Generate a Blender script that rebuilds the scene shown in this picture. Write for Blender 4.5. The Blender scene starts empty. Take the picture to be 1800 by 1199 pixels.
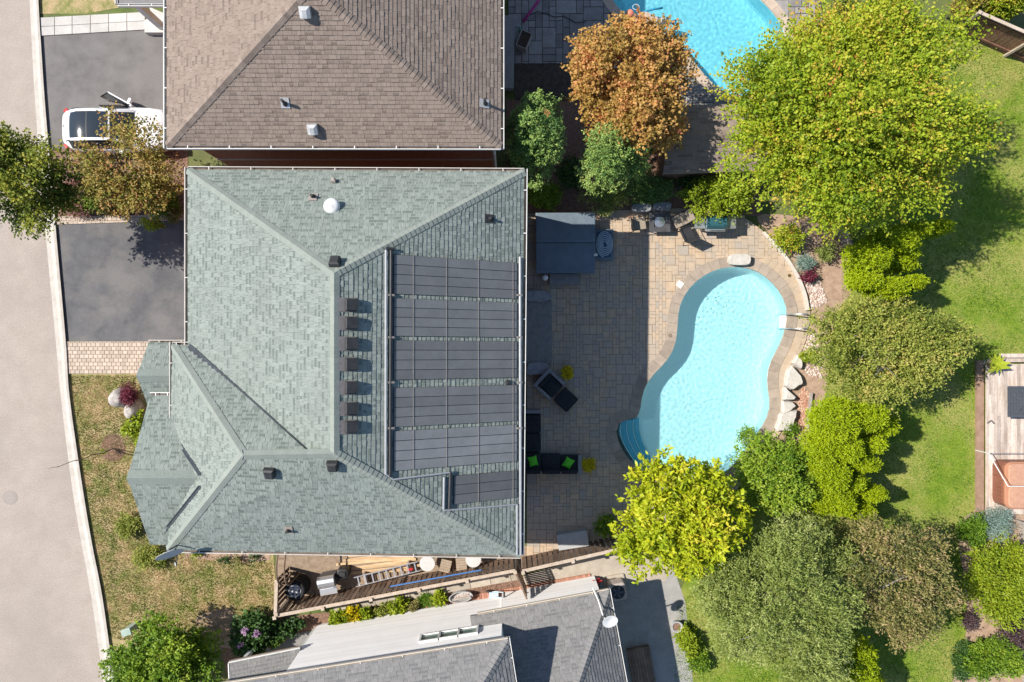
import bpy, math, random
import numpy as np
from mathutils import Vector, Matrix, noise
from mathutils.geometry import tessellate_polygon
random.seed(7); rng = np.random.default_rng(11)
S = bpy.context.scene
COL = S.collection
# ---------------------------------------------------------------- camera, sky, sun, exposure
H = 30.0                                   # the drone hovers 30 m up and looks straight down
cam = bpy.data.objects.new('camera', bpy.data.cameras.new('camera')); COL.objects.link(cam)
cam.location = (0, 0, H); cam.rotation_euler = (0, 0, 0)
cam.data.sensor_width = 36; cam.data.lens = 24; cam.data.clip_end = 3000
S.camera = cam
SUN_DX, SUN_DY = 0.917, -0.222             # shadow offset per metre of height
elev = math.atan2(1, math.hypot(SUN_DX, SUN_DY))
w = bpy.data.worlds.new('World'); S.world = w; w.use_nodes = True
nt = w.node_tree; nt.nodes.clear()
wo = nt.nodes.new('ShaderNodeOutputWorld'); bg = nt.nodes.new('ShaderNodeBackground')
sky = nt.nodes.new('ShaderNodeTexSky'); sky.sky_type = 'NISHITA'; sky.sun_disc = False
sky.ozone_density = 2.2; sky.dust_density = 0.3; sky.sun_elevation = elev; sky.sun_rotation = math.atan2(-SUN_DX, -SUN_DY)
bg.inputs['Strength'].default_value = 0.112
nt.links.new(sky.outputs[0], bg.inputs[0]); nt.links.new(bg.outputs[0], wo.inputs[0])
sl = bpy.data.lights.new('sun', 'SUN'); sl.energy = 4.8; sl.angle = math.radians(0.53); sl.color = (1.0, 0.94, 0.85)
sun = bpy.data.objects.new('sun', sl); COL.objects.link(sun); sun.location = (-30, 8, 40)
sun.rotation_euler = Vector((SUN_DX, SUN_DY, -1)).to_track_quat('-Z', 'Y').to_euler()
S.view_settings.view_transform = 'Standard'; S.view_settings.look = 'None'
S.view_settings.exposure = 0.55; S.view_settings.gamma = 1.0; S.view_settings.use_curve_mapping = False
S.cycles.max_bounces = 8; S.cycles.transparent_max_bounces = 12
S.cycles.use_denoising = True

# ---------------------------------------------------------------- helpers
def W(px, py, z=0.0):
    """a pixel of the 1800x1199 photograph as a point at height z"""
    k = (1 - z / H) / 40.0
    return Vector(((px - 900) * k, -(py - 599.5) * k, z))
def W2(px, py, z=0.0):
    v = W(px, py, z); return (v.x, v.y)
ORG = {}
def org(o): return ORG.get(o, Vector((0, 0, 0)))
def tag(o, label=None, cat=None, group=None, kind=None):
    if label: o['label'] = label
    if cat: o['category'] = cat
    if group: o['group'] = group
    if kind: o['kind'] = kind
    return o
def thing(name, label, cat, loc=(0, 0, 0), rz=0.0, group=None):
    o = bpy.data.objects.new(name, None); COL.objects.link(o)
    o.empty_display_size = 0.2
    o.location = loc; o.rotation_euler = (0, 0, rz); ORG[o] = Vector(loc)
    return tag(o, label, cat, group)
def link(name, me, parent=None, M=None):
    o = bpy.data.objects.new(name, me); COL.objects.link(o)
    if parent is not None:
        o.parent = parent; ORG[o] = org(parent)
    if M is not None:
        o.matrix_basis = (Matrix.Translation(-org(parent)) @ M) if parent is not None else M
    return o
def copy_tree(o, parent=None):
    c = o.copy(); COL.objects.link(c); ORG[c] = org(o)
    if parent is not None: c.parent = parent
    for ch in list(o.children): copy_tree(ch, c)
    return c

class MB:
    """collects faces; build() links them as one mesh object"""
    def __init__(s): s.v = []; s.f = []; s.t = []; s.tv = 0.0; s.M = None
    def add(s, vs, fs):
        b = len(s.v)
        if s.M is not None: vs = [s.M @ Vector(p) for p in vs]
        s.v.extend([tuple(p) for p in vs]); s.f.extend([tuple(i + b for i in f) for f in fs]); s.t.extend([s.tv] * len(fs))
    def box(s, c, d, rz=0.0, M=None):
        x, y, z = d[0] / 2, d[1] / 2, d[2] / 2
        vs = [Vector((a, b, e)) for e in (-z, z) for a, b in ((-x, -y), (x, -y), (x, y), (-x, y))]
        R = (Matrix.Translation(Vector(c)) @ Matrix.Rotation(rz, 4, 'Z')) if M is None else M
        s.add([R @ v for v in vs], [(3, 2, 1, 0), (4, 5, 6, 7), (0, 1, 5, 4), (1, 2, 6, 5), (2, 3, 7, 6), (3, 0, 4, 7)])
    def rbox(s, c, d, r, rz=0.0, n=3, puff=0.0):
        """box with rounded upright corners and a chamfered top edge"""
        x, y, z = d[0] / 2, d[1] / 2, d[2] / 2
        def ring(ins, zz):
            out = []
            rr = max(r - ins, 0.002)
            for qx, qy, a0 in ((1, 1, 0), (-1, 1, 90), (-1, -1, 180), (1, -1, 270)):
                for i in range(n + 1):
                    a = math.radians(a0 + 90 * i / n)
                    out.append((qx * (x - ins - rr) + rr * math.cos(a), qy * (y - ins - rr) + rr * math.sin(a), zz))
            return out
        e = min(r * 0.6, z * 0.8)
        rings = [ring(0, -z), ring(0, z - e), ring(e * 0.3, z - e * 0.3), ring(e, z)]
        if puff: rings.append(ring(min(x, y) * 0.6, z + puff))
        m = len(rings[0]); vs = [p for rg in rings for p in rg]; fs = []
        for k in range(len(rings) - 1):
            for i in range(m):
                j = (i + 1) % m
                fs.append((k * m + i, k * m + j, (k + 1) * m + j, (k + 1) * m + i))
        fs.append(tuple((len(rings) - 1) * m + i for i in range(m)))
        fs.append(tuple(reversed(range(m))))
        R = Matrix.Translation(Vector(c)) @ Matrix.Rotation(rz, 4, 'Z')
        s.add([R @ Vector(p) for p in vs], fs)
    def prism(s, poly, z0, z1):
        n = len(poly)
        if area2(poly) < 0: poly = list(reversed(poly))
        vs = [(p[0], p[1], z0) for p in poly] + [(p[0], p[1], z1) for p in poly]
        s.add(vs, [tuple(range(n, 2 * n)), tuple(reversed(range(n)))] + [(i, (i + 1) % n, n + (i + 1) % n, n + i) for i in range(n)])
    def sheet(s, poly, z, holes=()):
        loops = [[Vector((p[0], p[1], 0)) for p in poly]] + [[Vector((p[0], p[1], 0)) for p in h] for h in holes]
        flat = [p for l in loops for p in l]
        tris = tessellate_polygon(loops)
        fs = []
        for t in tris:
            a, b, c = (flat[i] for i in t)
            fs.append(tuple(t) if (b - a).cross(c - a).z > 0 else (t[0], t[2], t[1]))
        zz = z if callable(z) else (lambda x, y: z)
        s.add([(p.x, p.y, zz(p.x, p.y)) for p in flat], fs)
    def tube(s, pts, r, n=6, cap=True):
        pts = [Vector(p) for p in pts]; rs = r if isinstance(r, (list, tuple)) else [r] * len(pts)
        vs = []; fs = []; up = None
        for i, p in enumerate(pts):
            t = (pts[min(i + 1, len(pts) - 1)] - pts[max(i - 1, 0)]).normalized()
            if up is None: up = Vector((0, 0, 1)) if abs(t.z) < 0.9 else Vector((1, 0, 0))
            a = t.cross(up).normalized(); b = a.cross(t).normalized(); up = b
            for k in range(n):
                g = 2 * math.pi * k / n
                vs.append(p + rs[i] * (math.cos(g) * a + math.sin(g) * b))
        for i in range(len(pts) - 1):
            for k in range(n):
                j = (k + 1) % n
                fs.append((i * n + k, (i + 1) * n + k, (i + 1) * n + j, i * n + j))
        if cap:
            fs.append(tuple(range(n))); fs.append(tuple((len(pts) - 1) * n + k for k in reversed(range(n))))
        s.add(vs, fs)
    def lathe(s, c, prof, n=14, M=None):
        vs = []; fs = []; c = Vector(c)
        for r, z in prof:
            for k in range(n):
                g = 2 * math.pi * k / n
                p = Vector((r * math.cos(g), r * math.sin(g), z))
                vs.append((M @ p) if M is not None else c + p)
        for i in range(len(prof) - 1):
            for k in range(n):
                j = (k + 1) % n
                fs.append((i * n + k, i * n + j, (i + 1) * n + j, (i + 1) * n + k))
        fs.append(tuple(reversed(range(n)))); fs.append(tuple((len(prof) - 1) * n + k for k in range(n)))
        s.add(vs, fs)
    def mesh(s, name, mat, smooth=False):
        me = bpy.data.meshes.new(name); me.from_pydata(s.v, [], s.f)
        if any(t != 0.0 for t in s.t):
            at = me.attributes.new('tint', 'FLOAT', 'FACE'); at.data.foreach_set('value', s.t)
        if mat: me.materials.append(mat)
        if smooth: me.polygons.foreach_set('use_smooth', [True] * len(me.polygons))
        me.update(); return me
    def build(s, name, mat, parent=None, local=False, smooth=False, kind=None, label=None, cat=None, group=None):
        if parent is None and not local:
            a = np.array(s.v); o0 = Vector((float(a[:, 0].mean()), float(a[:, 1].mean()), float(a[:, 2].min())))
        elif local: o0 = Vector((0, 0, 0))
        else: o0 = org(parent)
        if o0.length > 0: s.v = [(p[0] - o0.x, p[1] - o0.y, p[2] - o0.z) for p in s.v]
        o = link(name, s.mesh(name, mat, smooth), parent)
        if parent is None and not local: o.location = o0; ORG[o] = o0
        return tag(o, label, cat, group, kind)

def area2(poly):
    return 0.5 * sum(poly[i][0] * poly[(i + 1) % len(poly)][1] - poly[(i + 1) % len(poly)][0] * poly[i][1] for i in range(len(poly)))
def clip_hp(poly, p, n):
    """keep the side of the line through p that n points to"""
    out = []
    for i in range(len(poly)):
        a, b = poly[i], poly[(i + 1) % len(poly)]
        da = (a[0] - p[0]) * n[0] + (a[1] - p[1]) * n[1]; db = (b[0] - p[0]) * n[0] + (b[1] - p[1]) * n[1]
        if da >= 0: out.append(a)
        if (da < 0) != (db < 0):
            t = da / (da - db); out.append((a[0] + t * (b[0] - a[0]), a[1] + t * (b[1] - a[1])))
    return out
def clip_convex(poly, cv):
    if area2(cv) < 0: cv = list(reversed(cv))
    for i in range(len(cv)):
        a, b = cv[i], cv[(i + 1) % len(cv)]
        poly = clip_hp(poly, a, (-(b[1] - a[1]), b[0] - a[0]))
        if len(poly) < 3: return []
    return poly
def inside(p, poly):
    c = False; j = len(poly) - 1
    for i in range(len(poly)):
        a, b = poly[i], poly[j]
        if (a[1] > p[1]) != (b[1] > p[1]) and p[0] < (b[0] - a[0]) * (p[1] - a[1]) / (b[1] - a[1]) + a[0]: c = not c
        j = i
    return c
def near_edge(p, poly):
    best = None
    for i in range(len(poly)):
        a, b = poly[i], poly[(i + 1) % len(poly)]
        ex, ey = b[0] - a[0], b[1] - a[1]; l2 = ex * ex + ey * ey + 1e-12
        t = max(0, min(1, ((p[0] - a[0]) * ex + (p[1] - a[1]) * ey) / l2))
        q = (a[0] + t * ex, a[1] + t * ey); d = math.hypot(p[0] - q[0], p[1] - q[1])
        if best is None or d < best[0]:
            l = math.sqrt(l2); best = (d, q, (-ey / l, ex / l))
    return best
def smooth_loop(pts, sub=6, closed=True):
    out = []; n = len(pts)
    rngi = range(n) if closed else range(n - 1)
    for i in rngi:
        if closed: p0, p1, p2, p3 = pts[i - 1], pts[i], pts[(i + 1) % n], pts[(i + 2) % n]
        else: p0, p1, p2, p3 = pts[max(i - 1, 0)], pts[i], pts[i + 1], pts[min(i + 2, n - 1)]
        for k in range(sub):
            t = k / sub
            out.append(tuple(0.5 * (2 * p1[c] + (p2[c] - p0[c]) * t + (2 * p0[c] - 5 * p1[c] + 4 * p2[c] - p3[c]) * t * t + (3 * p1[c] - p0[c] - 3 * p2[c] + p3[c]) * t ** 3) for c in (0, 1)))
    if not closed: out.append(tuple(pts[-1][:2]))
    return out
def offset_loop(pts, d, closed=True):
    """positive d = outwards for a counter-clockwise loop"""
    out = []; n = len(pts)
    for i in range(n):
        a = pts[i - 1] if (closed or i > 0) else pts[i]; b = pts[(i + 1) % n] if (closed or i < n - 1) else pts[i]
        tx, ty = b[0] - a[0], b[1] - a[1]; l = math.hypot(tx, ty) + 1e-9
        out.append((pts[i][0] + d * ty / l, pts[i][1] - d * tx / l))
    return out
def resample(pts, step, closed=True):
    P = list(pts) + ([pts[0]] if closed else []); out = [P[0]]; acc = 0.0; tot = sum(math.dist(P[i], P[i + 1]) for i in range(len(P) - 1))
    n = max(2, round(tot / step)); st = tot / n; nxt = st
    for i in range(len(P) - 1):
        d = math.dist(P[i], P[i + 1])
        while acc + d >= nxt - 1e-9 and len(out) < n + (0 if closed else 1):
            t = (nxt - acc) / max(d, 1e-9); out.append((P[i][0] + t * (P[i + 1][0] - P[i][0]), P[i][1] + t * (P[i + 1][1] - P[i][1]))); nxt += st
        acc += d
    return out[:n] if closed else out

# ---------------------------------------------------------------- materials
MATS = {}
def mat(name, c1, c2=None, rough=0.8, scale=6.0, detail=6.0, bump=0.0, bscale=None, tint=0.0, tcol=None, metal=0.0, spec=0.3,
        big=None, bigscale=0.35, bigamt=0.5, fine=0.0, fscale=60.0, coords='pos', stretch=None, lo=0.35, hi=0.65):
    """noise-mixed principled material; tint: per-face lightness, tcol: per-face second colour"""
    if name in MATS: return MATS[name]
    m = bpy.data.materials.new(name); m.use_nodes = True; t = m.node_tree; N = t.nodes; L = t.links
    b = N['Principled BSDF']; b.inputs['Roughness'].default_value = rough; b.inputs['Metallic'].default_value = metal
    b.inputs['Specular IOR Level'].default_value = spec
    if coords == 'pos': src = N.new('ShaderNodeNewGeometry').outputs['Position']
    else: src = N.new('ShaderNodeTexCoord').outputs['Object']
    if stretch:
        mp = N.new('ShaderNodeMapping'); mp.inputs['Scale'].default_value = stretch; L.new(src, mp.inputs[0]); src = mp.outputs[0]
    def nz(sc, de=detail, ro=0.6):
        n = N.new('ShaderNodeTexNoise'); n.inputs['Scale'].default_value = sc; n.inputs['Detail'].default_value = de
        n.inputs['Roughness'].default_value = ro; L.new(src, n.inputs['Vector']); return n.outputs['Fac']
    def mixc(f, a, c, mode='MIX'):
        x = N.new('ShaderNodeMix'); x.data_type = 'RGBA'; x.blend_type = mode
        for k, v in ((0, f), (6, a), (7, c)):
            if hasattr(v, 'links'): L.new(v, x.inputs[k])
            elif k == 0: x.inputs[0].default_value = v
            else: x.inputs[k].default_value = (*v, 1)
        return x.outputs[2]
    def ramp(f, a, c, va=0.0, vc=1.0):
        r = N.new('ShaderNodeMapRange'); L.new(f, r.inputs[0]); r.inputs[1].default_value = a; r.inputs[2].default_value = c
        r.inputs[3].default_value = va; r.inputs[4].default_value = vc; return r.outputs[0]
    c2 = c2 or c1
    col = mixc(ramp(nz(scale), lo, hi), c1, c2)
    if big: col = mixc(ramp(nz(bigscale, 5), 0.42, 0.62, 0, bigamt), col, big)
    if tint or tcol:
        at = N.new('ShaderNodeAttribute'); at.attribute_name = 'tint'
        if tcol: col = mixc(ramp(at.outputs['Fac'], 0, 1), col, tcol)
        if tint: col = mixc(1.0, col, comb(N, L, ramp(at.outputs['Fac'], -1, 1, 1 - tint, 1 + tint)), 'MULTIPLY')
    if fine: col = mixc(1.0, col, comb(N, L, ramp(nz(fscale, 3, 0.7), 0.3, 0.7, 1 - fine, 1 + fine)), 'MULTIPLY')
    L.new(col, b.inputs['Base Color'])
    if bump:
        bn = N.new('ShaderNodeBump'); bn.inputs['Strength'].default_value = bump; bn.inputs['Distance'].default_value = 0.02
        L.new(nz(bscale or fscale, 4), bn.inputs['Height']); L.new(bn.outputs[0], b.inputs['Normal'])
    MATS[name] = m; return m
def comb(N, L, f):
    c = N.new('ShaderNodeCombineColor')
    for k in range(3): L.new(f, c.inputs[k])
    return c.outputs[0]
def leafmat(name, cols, trans=0.35, rough=0.55):
    if name in MATS: return MATS[name]
    m = bpy.data.materials.new(name); m.use_nodes = True; t = m.node_tree; N = t.nodes; L = t.links
    b = N['Principled BSDF']; out = N['Material Output']
    at = N.new('ShaderNodeAttribute'); at.attribute_name = 'tint'
    r = N.new('ShaderNodeValToRGB'); e = r.color_ramp.elements
    while len(e) < len(cols): e.new(0.5)
    for i, c in enumerate(cols): e[i].position = i / (len(cols) - 1); e[i].color = (*c, 1)
    L.new(at.outputs['Fac'], r.inputs[0]); L.new(r.outputs[0], b.inputs['Base Color'])
    b.inputs['Roughness'].default_value = rough; b.inputs['Specular IOR Level'].default_value = 0.3
    tr = N.new('ShaderNodeBsdfTranslucent'); L.new(r.outputs[0], tr.inputs[0])
    mx = N.new('ShaderNodeMixShader'); mx.inputs[0].default_value = trans
    L.new(b.outputs[0], mx.inputs[1]); L.new(tr.outputs[0], mx.inputs[2]); L.new(mx.outputs[0], out.inputs[0])
    MATS[name] = m; return m
def metal(name, c, rough=0.35): return mat(name, c, None, rough=rough, metal=0.85, spec=0.5)

M_white = mat('white_paint', (0.74, 0.74, 0.72), (0.66, 0.66, 0.63), rough=0.45, scale=3)
M_black = mat('black_plastic', (0.028, 0.029, 0.031), (0.042, 0.042, 0.044), rough=0.5, scale=5)
M_dirt = mat('gutter_dirt', (0.10, 0.075, 0.055), (0.17, 0.13, 0.10), scale=4)
M_bark = mat('bark', (0.10, 0.075, 0.055), (0.19, 0.155, 0.12), scale=9, bump=0.6, bscale=30)
M_greybark = mat('grey_bark', (0.20, 0.18, 0.16), (0.30, 0.28, 0.25), scale=9, bump=0.6, bscale=30)
M_steel = metal('steel', (0.62, 0.63, 0.65), 0.28)
M_alu = metal('aluminium', (0.72, 0.73, 0.75), 0.35)
M_glass = mat('window_glass', (0.03, 0.05, 0.055), None, rough=0.05, spec=0.8)
# ================================================================ THE SETTING
kerb_r = [(70, -60), (70, 0), (76, 100), (83, 200), (102, 420), (118, 600), (125, 700), (148, 860), (165, 960), (181, 1041), (194, 1130), (204, 1199), (216, 1270)]
kerb_l = [(50, -60), (52, 0), (57, 100), (63, 200), (81, 420), (98, 600), (107, 700), (127, 860), (144, 960), (159, 1041), (172, 1130), (182, 1199), (193, 1270)]
KR = smooth_loop([W2(*p) for p in kerb_r], 5, False); KL = smooth_loop([W2(*p) for p in kerb_l], 5, False)
# --- pool outlines (water's edge)
pool_px = [(1284, 468.5), (1256, 474), (1228, 489.5), (1207, 510.6), (1193, 538.6), (1189.5, 570), (1187, 598), (1178, 623), (1161, 644), (1141, 665), (1129, 689), (1125, 712), (1124, 735), (1128, 765), (1139, 795), (1160, 822), (1195, 840), (1235, 843), (1272, 832), (1300, 806), (1322, 775), (1340, 750), (1351, 728), (1354, 708), (1351, 689), (1349, 671), (1351, 648), (1360, 626), (1373, 602), (1382, 572), (1384, 545), (1380, 531), (1372, 514), (1354, 493), (1330, 476), (1306, 469.5)]
POOL = smooth_loop([W2(*p) for p in pool_px], 4)           # counter-clockwise in the world
if area2(POOL) < 0: POOL.reverse()
steps_px = [(1127, 733), (1109, 735.5), (1094, 738), (1084, 745), (1081, 757), (1087, 780), (1104, 807), (1124, 826), (1142, 832), (1150, 815)]
STEPS = smooth_loop([W2(*p) for p in steps_px], 5, False)
if area2(STEPS) < 0: STEPS.reverse()
pool2_px = [(1040, -120), (1052, -45), (1075, 0), (1094, 24), (1112, 44), (1140, 58), (1175, 66), (1203, 92), (1228, 122), (1252, 148), (1280, 166), (1318, 168), (1352, 150), (1374, 118), (1382, 80), (1374, 44), (1352, 14), (1328, -10), (1290, -60), (1240, -120), (1130, -160)]
POOL2 = smooth_loop([W2(*p) for p in pool2_px], 4)
if area2(POOL2) < 0: POOL2.reverse()
def union_loop(a, b):
    """outline of two overlapping loops, as the convex-free walk round both: a's points outside b, with b's points outside a spliced in"""
    an = [not inside(p, b) for p in a]
    k = next(i for i in range(len(a)) if an[i] and not an[i - 1]); a2 = a[k:] + a[:k]
    keep = [p for p in a2 if not inside(p, b)]
    bo = [not inside(p, a) for p in b]; k = next(i for i in range(len(b)) if bo[i] and not bo[i - 1]); b2 = b[k:] + b[:k]
    return keep + [p for p in b2 if not inside(p, a)]
POOLHOLE = resample(union_loop(POOL, STEPS), 0.11)
for _ in range(5): POOLHOLE = [tuple((POOLHOLE[i - 1][c] + 2 * POOLHOLE[i][c] + POOLHOLE[(i + 1) % len(POOLHOLE)][c]) / 4 for c in (0, 1)) for i in range(len(POOLHOLE))]

G_soil = mat('soil_and_grass', (0.07, 0.11, 0.022), (0.13, 0.17, 0.04), scale=1.5, big=(0.16, 0.13, 0.07), bigscale=0.2, fine=0.3, bump=0.5)
G_lawn = mat('lawn_green', (0.13, 0.20, 0.014), (0.19, 0.25, 0.025), scale=2.2, big=(0.34, 0.30, 0.10), bigscale=0.45, bigamt=0.65, fine=0.30, fscale=28, bump=0.7, bscale=30)
G_dry = mat('lawn_dry', (0.16, 0.18, 0.04), (0.31, 0.27, 0.11), scale=2.6, big=(0.43, 0.31, 0.17), bigscale=1.3, bigamt=0.85, fine=0.35, fscale=26, bump=0.7, bscale=30)
G_road = mat('road_asphalt', (0.345, 0.290, 0.245), (0.388, 0.330, 0.282), scale=1.2, fine=0.16, fscale=18, bump=0.3, bscale=60, big=(0.295, 0.255, 0.220), bigscale=0.25, bigamt=0.6)
G_kerb = mat('kerb_concrete', (0.43, 0.39, 0.34), (0.52, 0.475, 0.42), scale=2.5, fine=0.12, fscale=22, bump=0.2)
G_drive = mat('driveway_asphalt', (0.085, 0.085, 0.090), (0.118, 0.117, 0.120), scale=1.6, fine=0.18, fscale=22, bump=0.3, bscale=60, big=(0.165, 0.155, 0.148), bigscale=0.6, bigamt=0.95)
G_drive2 = mat('old_driveway_asphalt', (0.125, 0.115, 0.110), (0.165, 0.155, 0.147), scale=1.6, fine=0.18, fscale=22, bump=0.3, big=(0.20, 0.185, 0.175), bigscale=0.55, bigamt=0.7)
G_mulch = mat('mulch', (0.15, 0.085, 0.058), (0.27, 0.165, 0.115), scale=9, fine=0.35, fscale=30, bump=0.9, bscale=26)
G_tan = mat('tan_soil', (0.30, 0.20, 0.14), (0.42, 0.30, 0.215), scale=4, fine=0.25, fscale=26, bump=0.6)
G_sand = mat('joint_sand', (0.085, 0.075, 0.066), (0.13, 0.115, 0.10), scale=8)
G_conc = mat('concrete_slab', (0.50, 0.475, 0.44), (0.58, 0.55, 0.51), scale=2.0, fine=0.10, fscale=24, tint=0.12, big=(0.40, 0.375, 0.345), bigscale=0.8)
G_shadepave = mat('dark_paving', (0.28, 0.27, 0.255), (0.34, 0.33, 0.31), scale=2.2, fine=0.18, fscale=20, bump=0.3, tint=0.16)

def zone(name, px, z, m, holes=(), kind='structure', sm=0, world=False):
    pts = px if world else [W2(*p) for p in px]
    if sm: pts = smooth_loop(pts, sm)
    b = MB(); b.sheet(pts, z, holes); return b.build(name, m, kind=kind)
F = 420.0
zone('ground', [(-F, -F), (F, -F), (F, F), (-F, F)], -0.02, G_soil, [list(reversed(POOLHOLE)), list(reversed(POOL2))], world=True)
zone('road', [(-F, 60)] + [(p[0] - 0.0, p[1]) for p in [(KL[0][0] + 0.05, 60)] + KL + [(KL[-1][0] + 3.0, -60)]] + [(-F, -60)], -0.006, G_road, world=True)
# rolled kerb: a gutter pan that climbs to a low crest, cast in lengths
k0 = resample(KL, 0.5, False); n = len(k0)
k1 = [KR[min(range(len(KR)), key=lambda j: abs(KR[j][1] - p[1]))] for p in k0]
b = MB()
prof = ((0.0, 0.0), (0.42, 0.012), (0.50, 0.05), (0.78, 0.105), (1.0, 0.095))
def kp(i, f, z):
    y = k0[i][1]; xr = np.interp(-y, [-p[1] for p in KR], [p[0] for p in KR]); x = k0[i][0] + f * (xr - k0[i][0]); return (x, y, z)
for i in range(n - 1):
    if i % 6 == 5: b.tv = -0.5
    else: b.tv = random.uniform(-0.12, 0.12)
    for a in range(len(prof) - 1):
        e = 0.004 if i % 6 == 5 else 0
        b.add([kp(i, prof[a][0], prof[a][1] - e), kp(i, prof[a + 1][0], prof[a + 1][1] - e), kp(i + 1, prof[a + 1][0], prof[a + 1][1]), kp(i + 1, prof[a][0], prof[a][1])], [(3, 2, 1, 0)])
b.tv = 0; b.build('kerb', G_kerb, kind='structure')
# lawns, drives and beds
kx = lambda y, d=0: (float(np.interp(y, [p[1] for p in kerb_r], [p[0] for p in kerb_r])) + d, y)
zone('back_lawn', [(1470, 60), (1700, 45), (1740, 75), (1830, 130), (1900, 600), (1900, 1270), (1180, 1270), (1185, 1060), (1250, 930), (1400, 800), (1480, 500)], -0.012, G_lawn)
zone('front_lawn', [kx(654, -2), (262, 650), (330, 700), (330, 960), (480, 970), (488, 1085), (450, 1110), (330, 1180), (300, 1270), kx(1250, -2), kx(1199, -2), kx(1130, -2), kx(1041, -2), kx(960, -2), kx(860, -2), kx(760, -2), kx(700, -2)], -0.012, G_dry)
zone('verge_lawn', [kx(-60, -2), (250, -60), (215, 12), (150, 24), kx(24, -2)], -0.012, G_dry)
zone('neighbour_driveway', [kx(58, -2), (262, 50), (430, 45), (430, 258), kx(262, -2), kx(200, -2), kx(120, -2)], 0.0, G_drive2)
zone('driveway', [kx(394, -2), (400, 386), (400, 603), kx(599.5, -2), kx(520, -2), kx(450, -2)], 0.0, G_drive)
zone('front_bed', [kx(258, -2), (330, 255), (330, 380), kx(384, -2), kx(320, -2)], -0.004, G_mulch)
zone('shrub_bed', [(890, 175), (1200, 180), (1215, 250), (1330, 300), (1340, 380), (1180, 375), (1040, 372), (920, 375), (890, 300)], -0.004, G_mulch)
zone('pool_bed', [(1330, 380), (1400, 380), (1490, 400), (1500, 500), (1470, 560), (1450, 700), (1440, 800), (1395, 860), (1330, 860), (1355, 780), (1375, 740), (1385, 690), (1400, 640), (1420, 580), (1422, 530), (1405, 475), (1365, 425)], -0.003, G_tan, sm=3)
zone('hedge_bed', [(1700, 905), (1830, 890), (1830, 1270), (1660, 1270), (1690, 1160), (1700, 1080), (1692, 1000), (1685, 950)], -0.004, G_tan, sm=3)
zone('side_bed', [(480, 1085), (590, 1075), (720, 1040), (905, 1015), (1055, 1005), (1055, 1040), (700, 1105), (480, 1160), (400, 1190), (385, 1130)], -0.004, G_mulch)
zone('bare_soil', [(330, 966), (476, 966), (474, 985), (420, 990), (360, 984), (322, 980)], -0.002, G_tan)
zone('mulch_patch', [(345, 1085), (400, 1070), (420, 1100), (405, 1140), (360, 1120)], -0.002, G_tan, sm=3)
zone('mulch_ring', [(165 + 33 + 22 * math.cos(a) * (1 + 0.08 * math.sin(3 * a)), 787 + 25 * math.sin(a)) for a in [i * math.tau / 18 for i in range(18)]], -0.002, G_mulch)
zone('side_yard_ground', [(486, 960), (930, 960), (935, 1000), (905, 1012), (700, 1045), (486, 1085)], -0.006, mat('side_yard_earth', (0.22, 0.16, 0.11), (0.32, 0.24, 0.17), scale=5, fine=0.25))
zone('grey_walkway', [(462, 1140), (478, 1122), (562, 1106), (590, 1108), (560, 1150), (450, 1190), (430, 1190)], 0.004, mat('grey_walk', (0.20, 0.195, 0.19), (0.26, 0.25, 0.245), scale=4, fine=0.15, fscale=20))
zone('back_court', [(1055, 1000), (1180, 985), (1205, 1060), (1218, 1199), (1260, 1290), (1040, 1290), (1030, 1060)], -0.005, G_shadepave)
zone('neighbour_path', [(920, 1012), (1090, 962), (1190, 985), (1170, 1022), (1060, 1022), (925, 1046)], 0.0, mat('beige_slab', (0.36, 0.31, 0.25), (0.45, 0.395, 0.325), scale=2, fine=0.14, fscale=20, tint=0.14))
# manhole in the road
b = MB(); c = W(18, 875, 0); b.lathe((c.x, c.y, -0.006), [(0.31, 0.0), (0.31, 0.008), (0.285, 0.008), (0.28, 0.003), (0.26, 0.003), (0.25, 0.007), (0.001, 0.007)], 24)
for a in range(-3, 4): b.box((c.x, c.y + a * 0.07, 0.0035), (0.42 - abs(a) * 0.05, 0.025, 0.006))
b.build('manhole_cover', mat('cast_iron', (0.27, 0.235, 0.205), (0.33, 0.29, 0.255), rough=0.6, scale=20), label='round iron manhole cover set in the pale road', cat='manhole cover')

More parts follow.
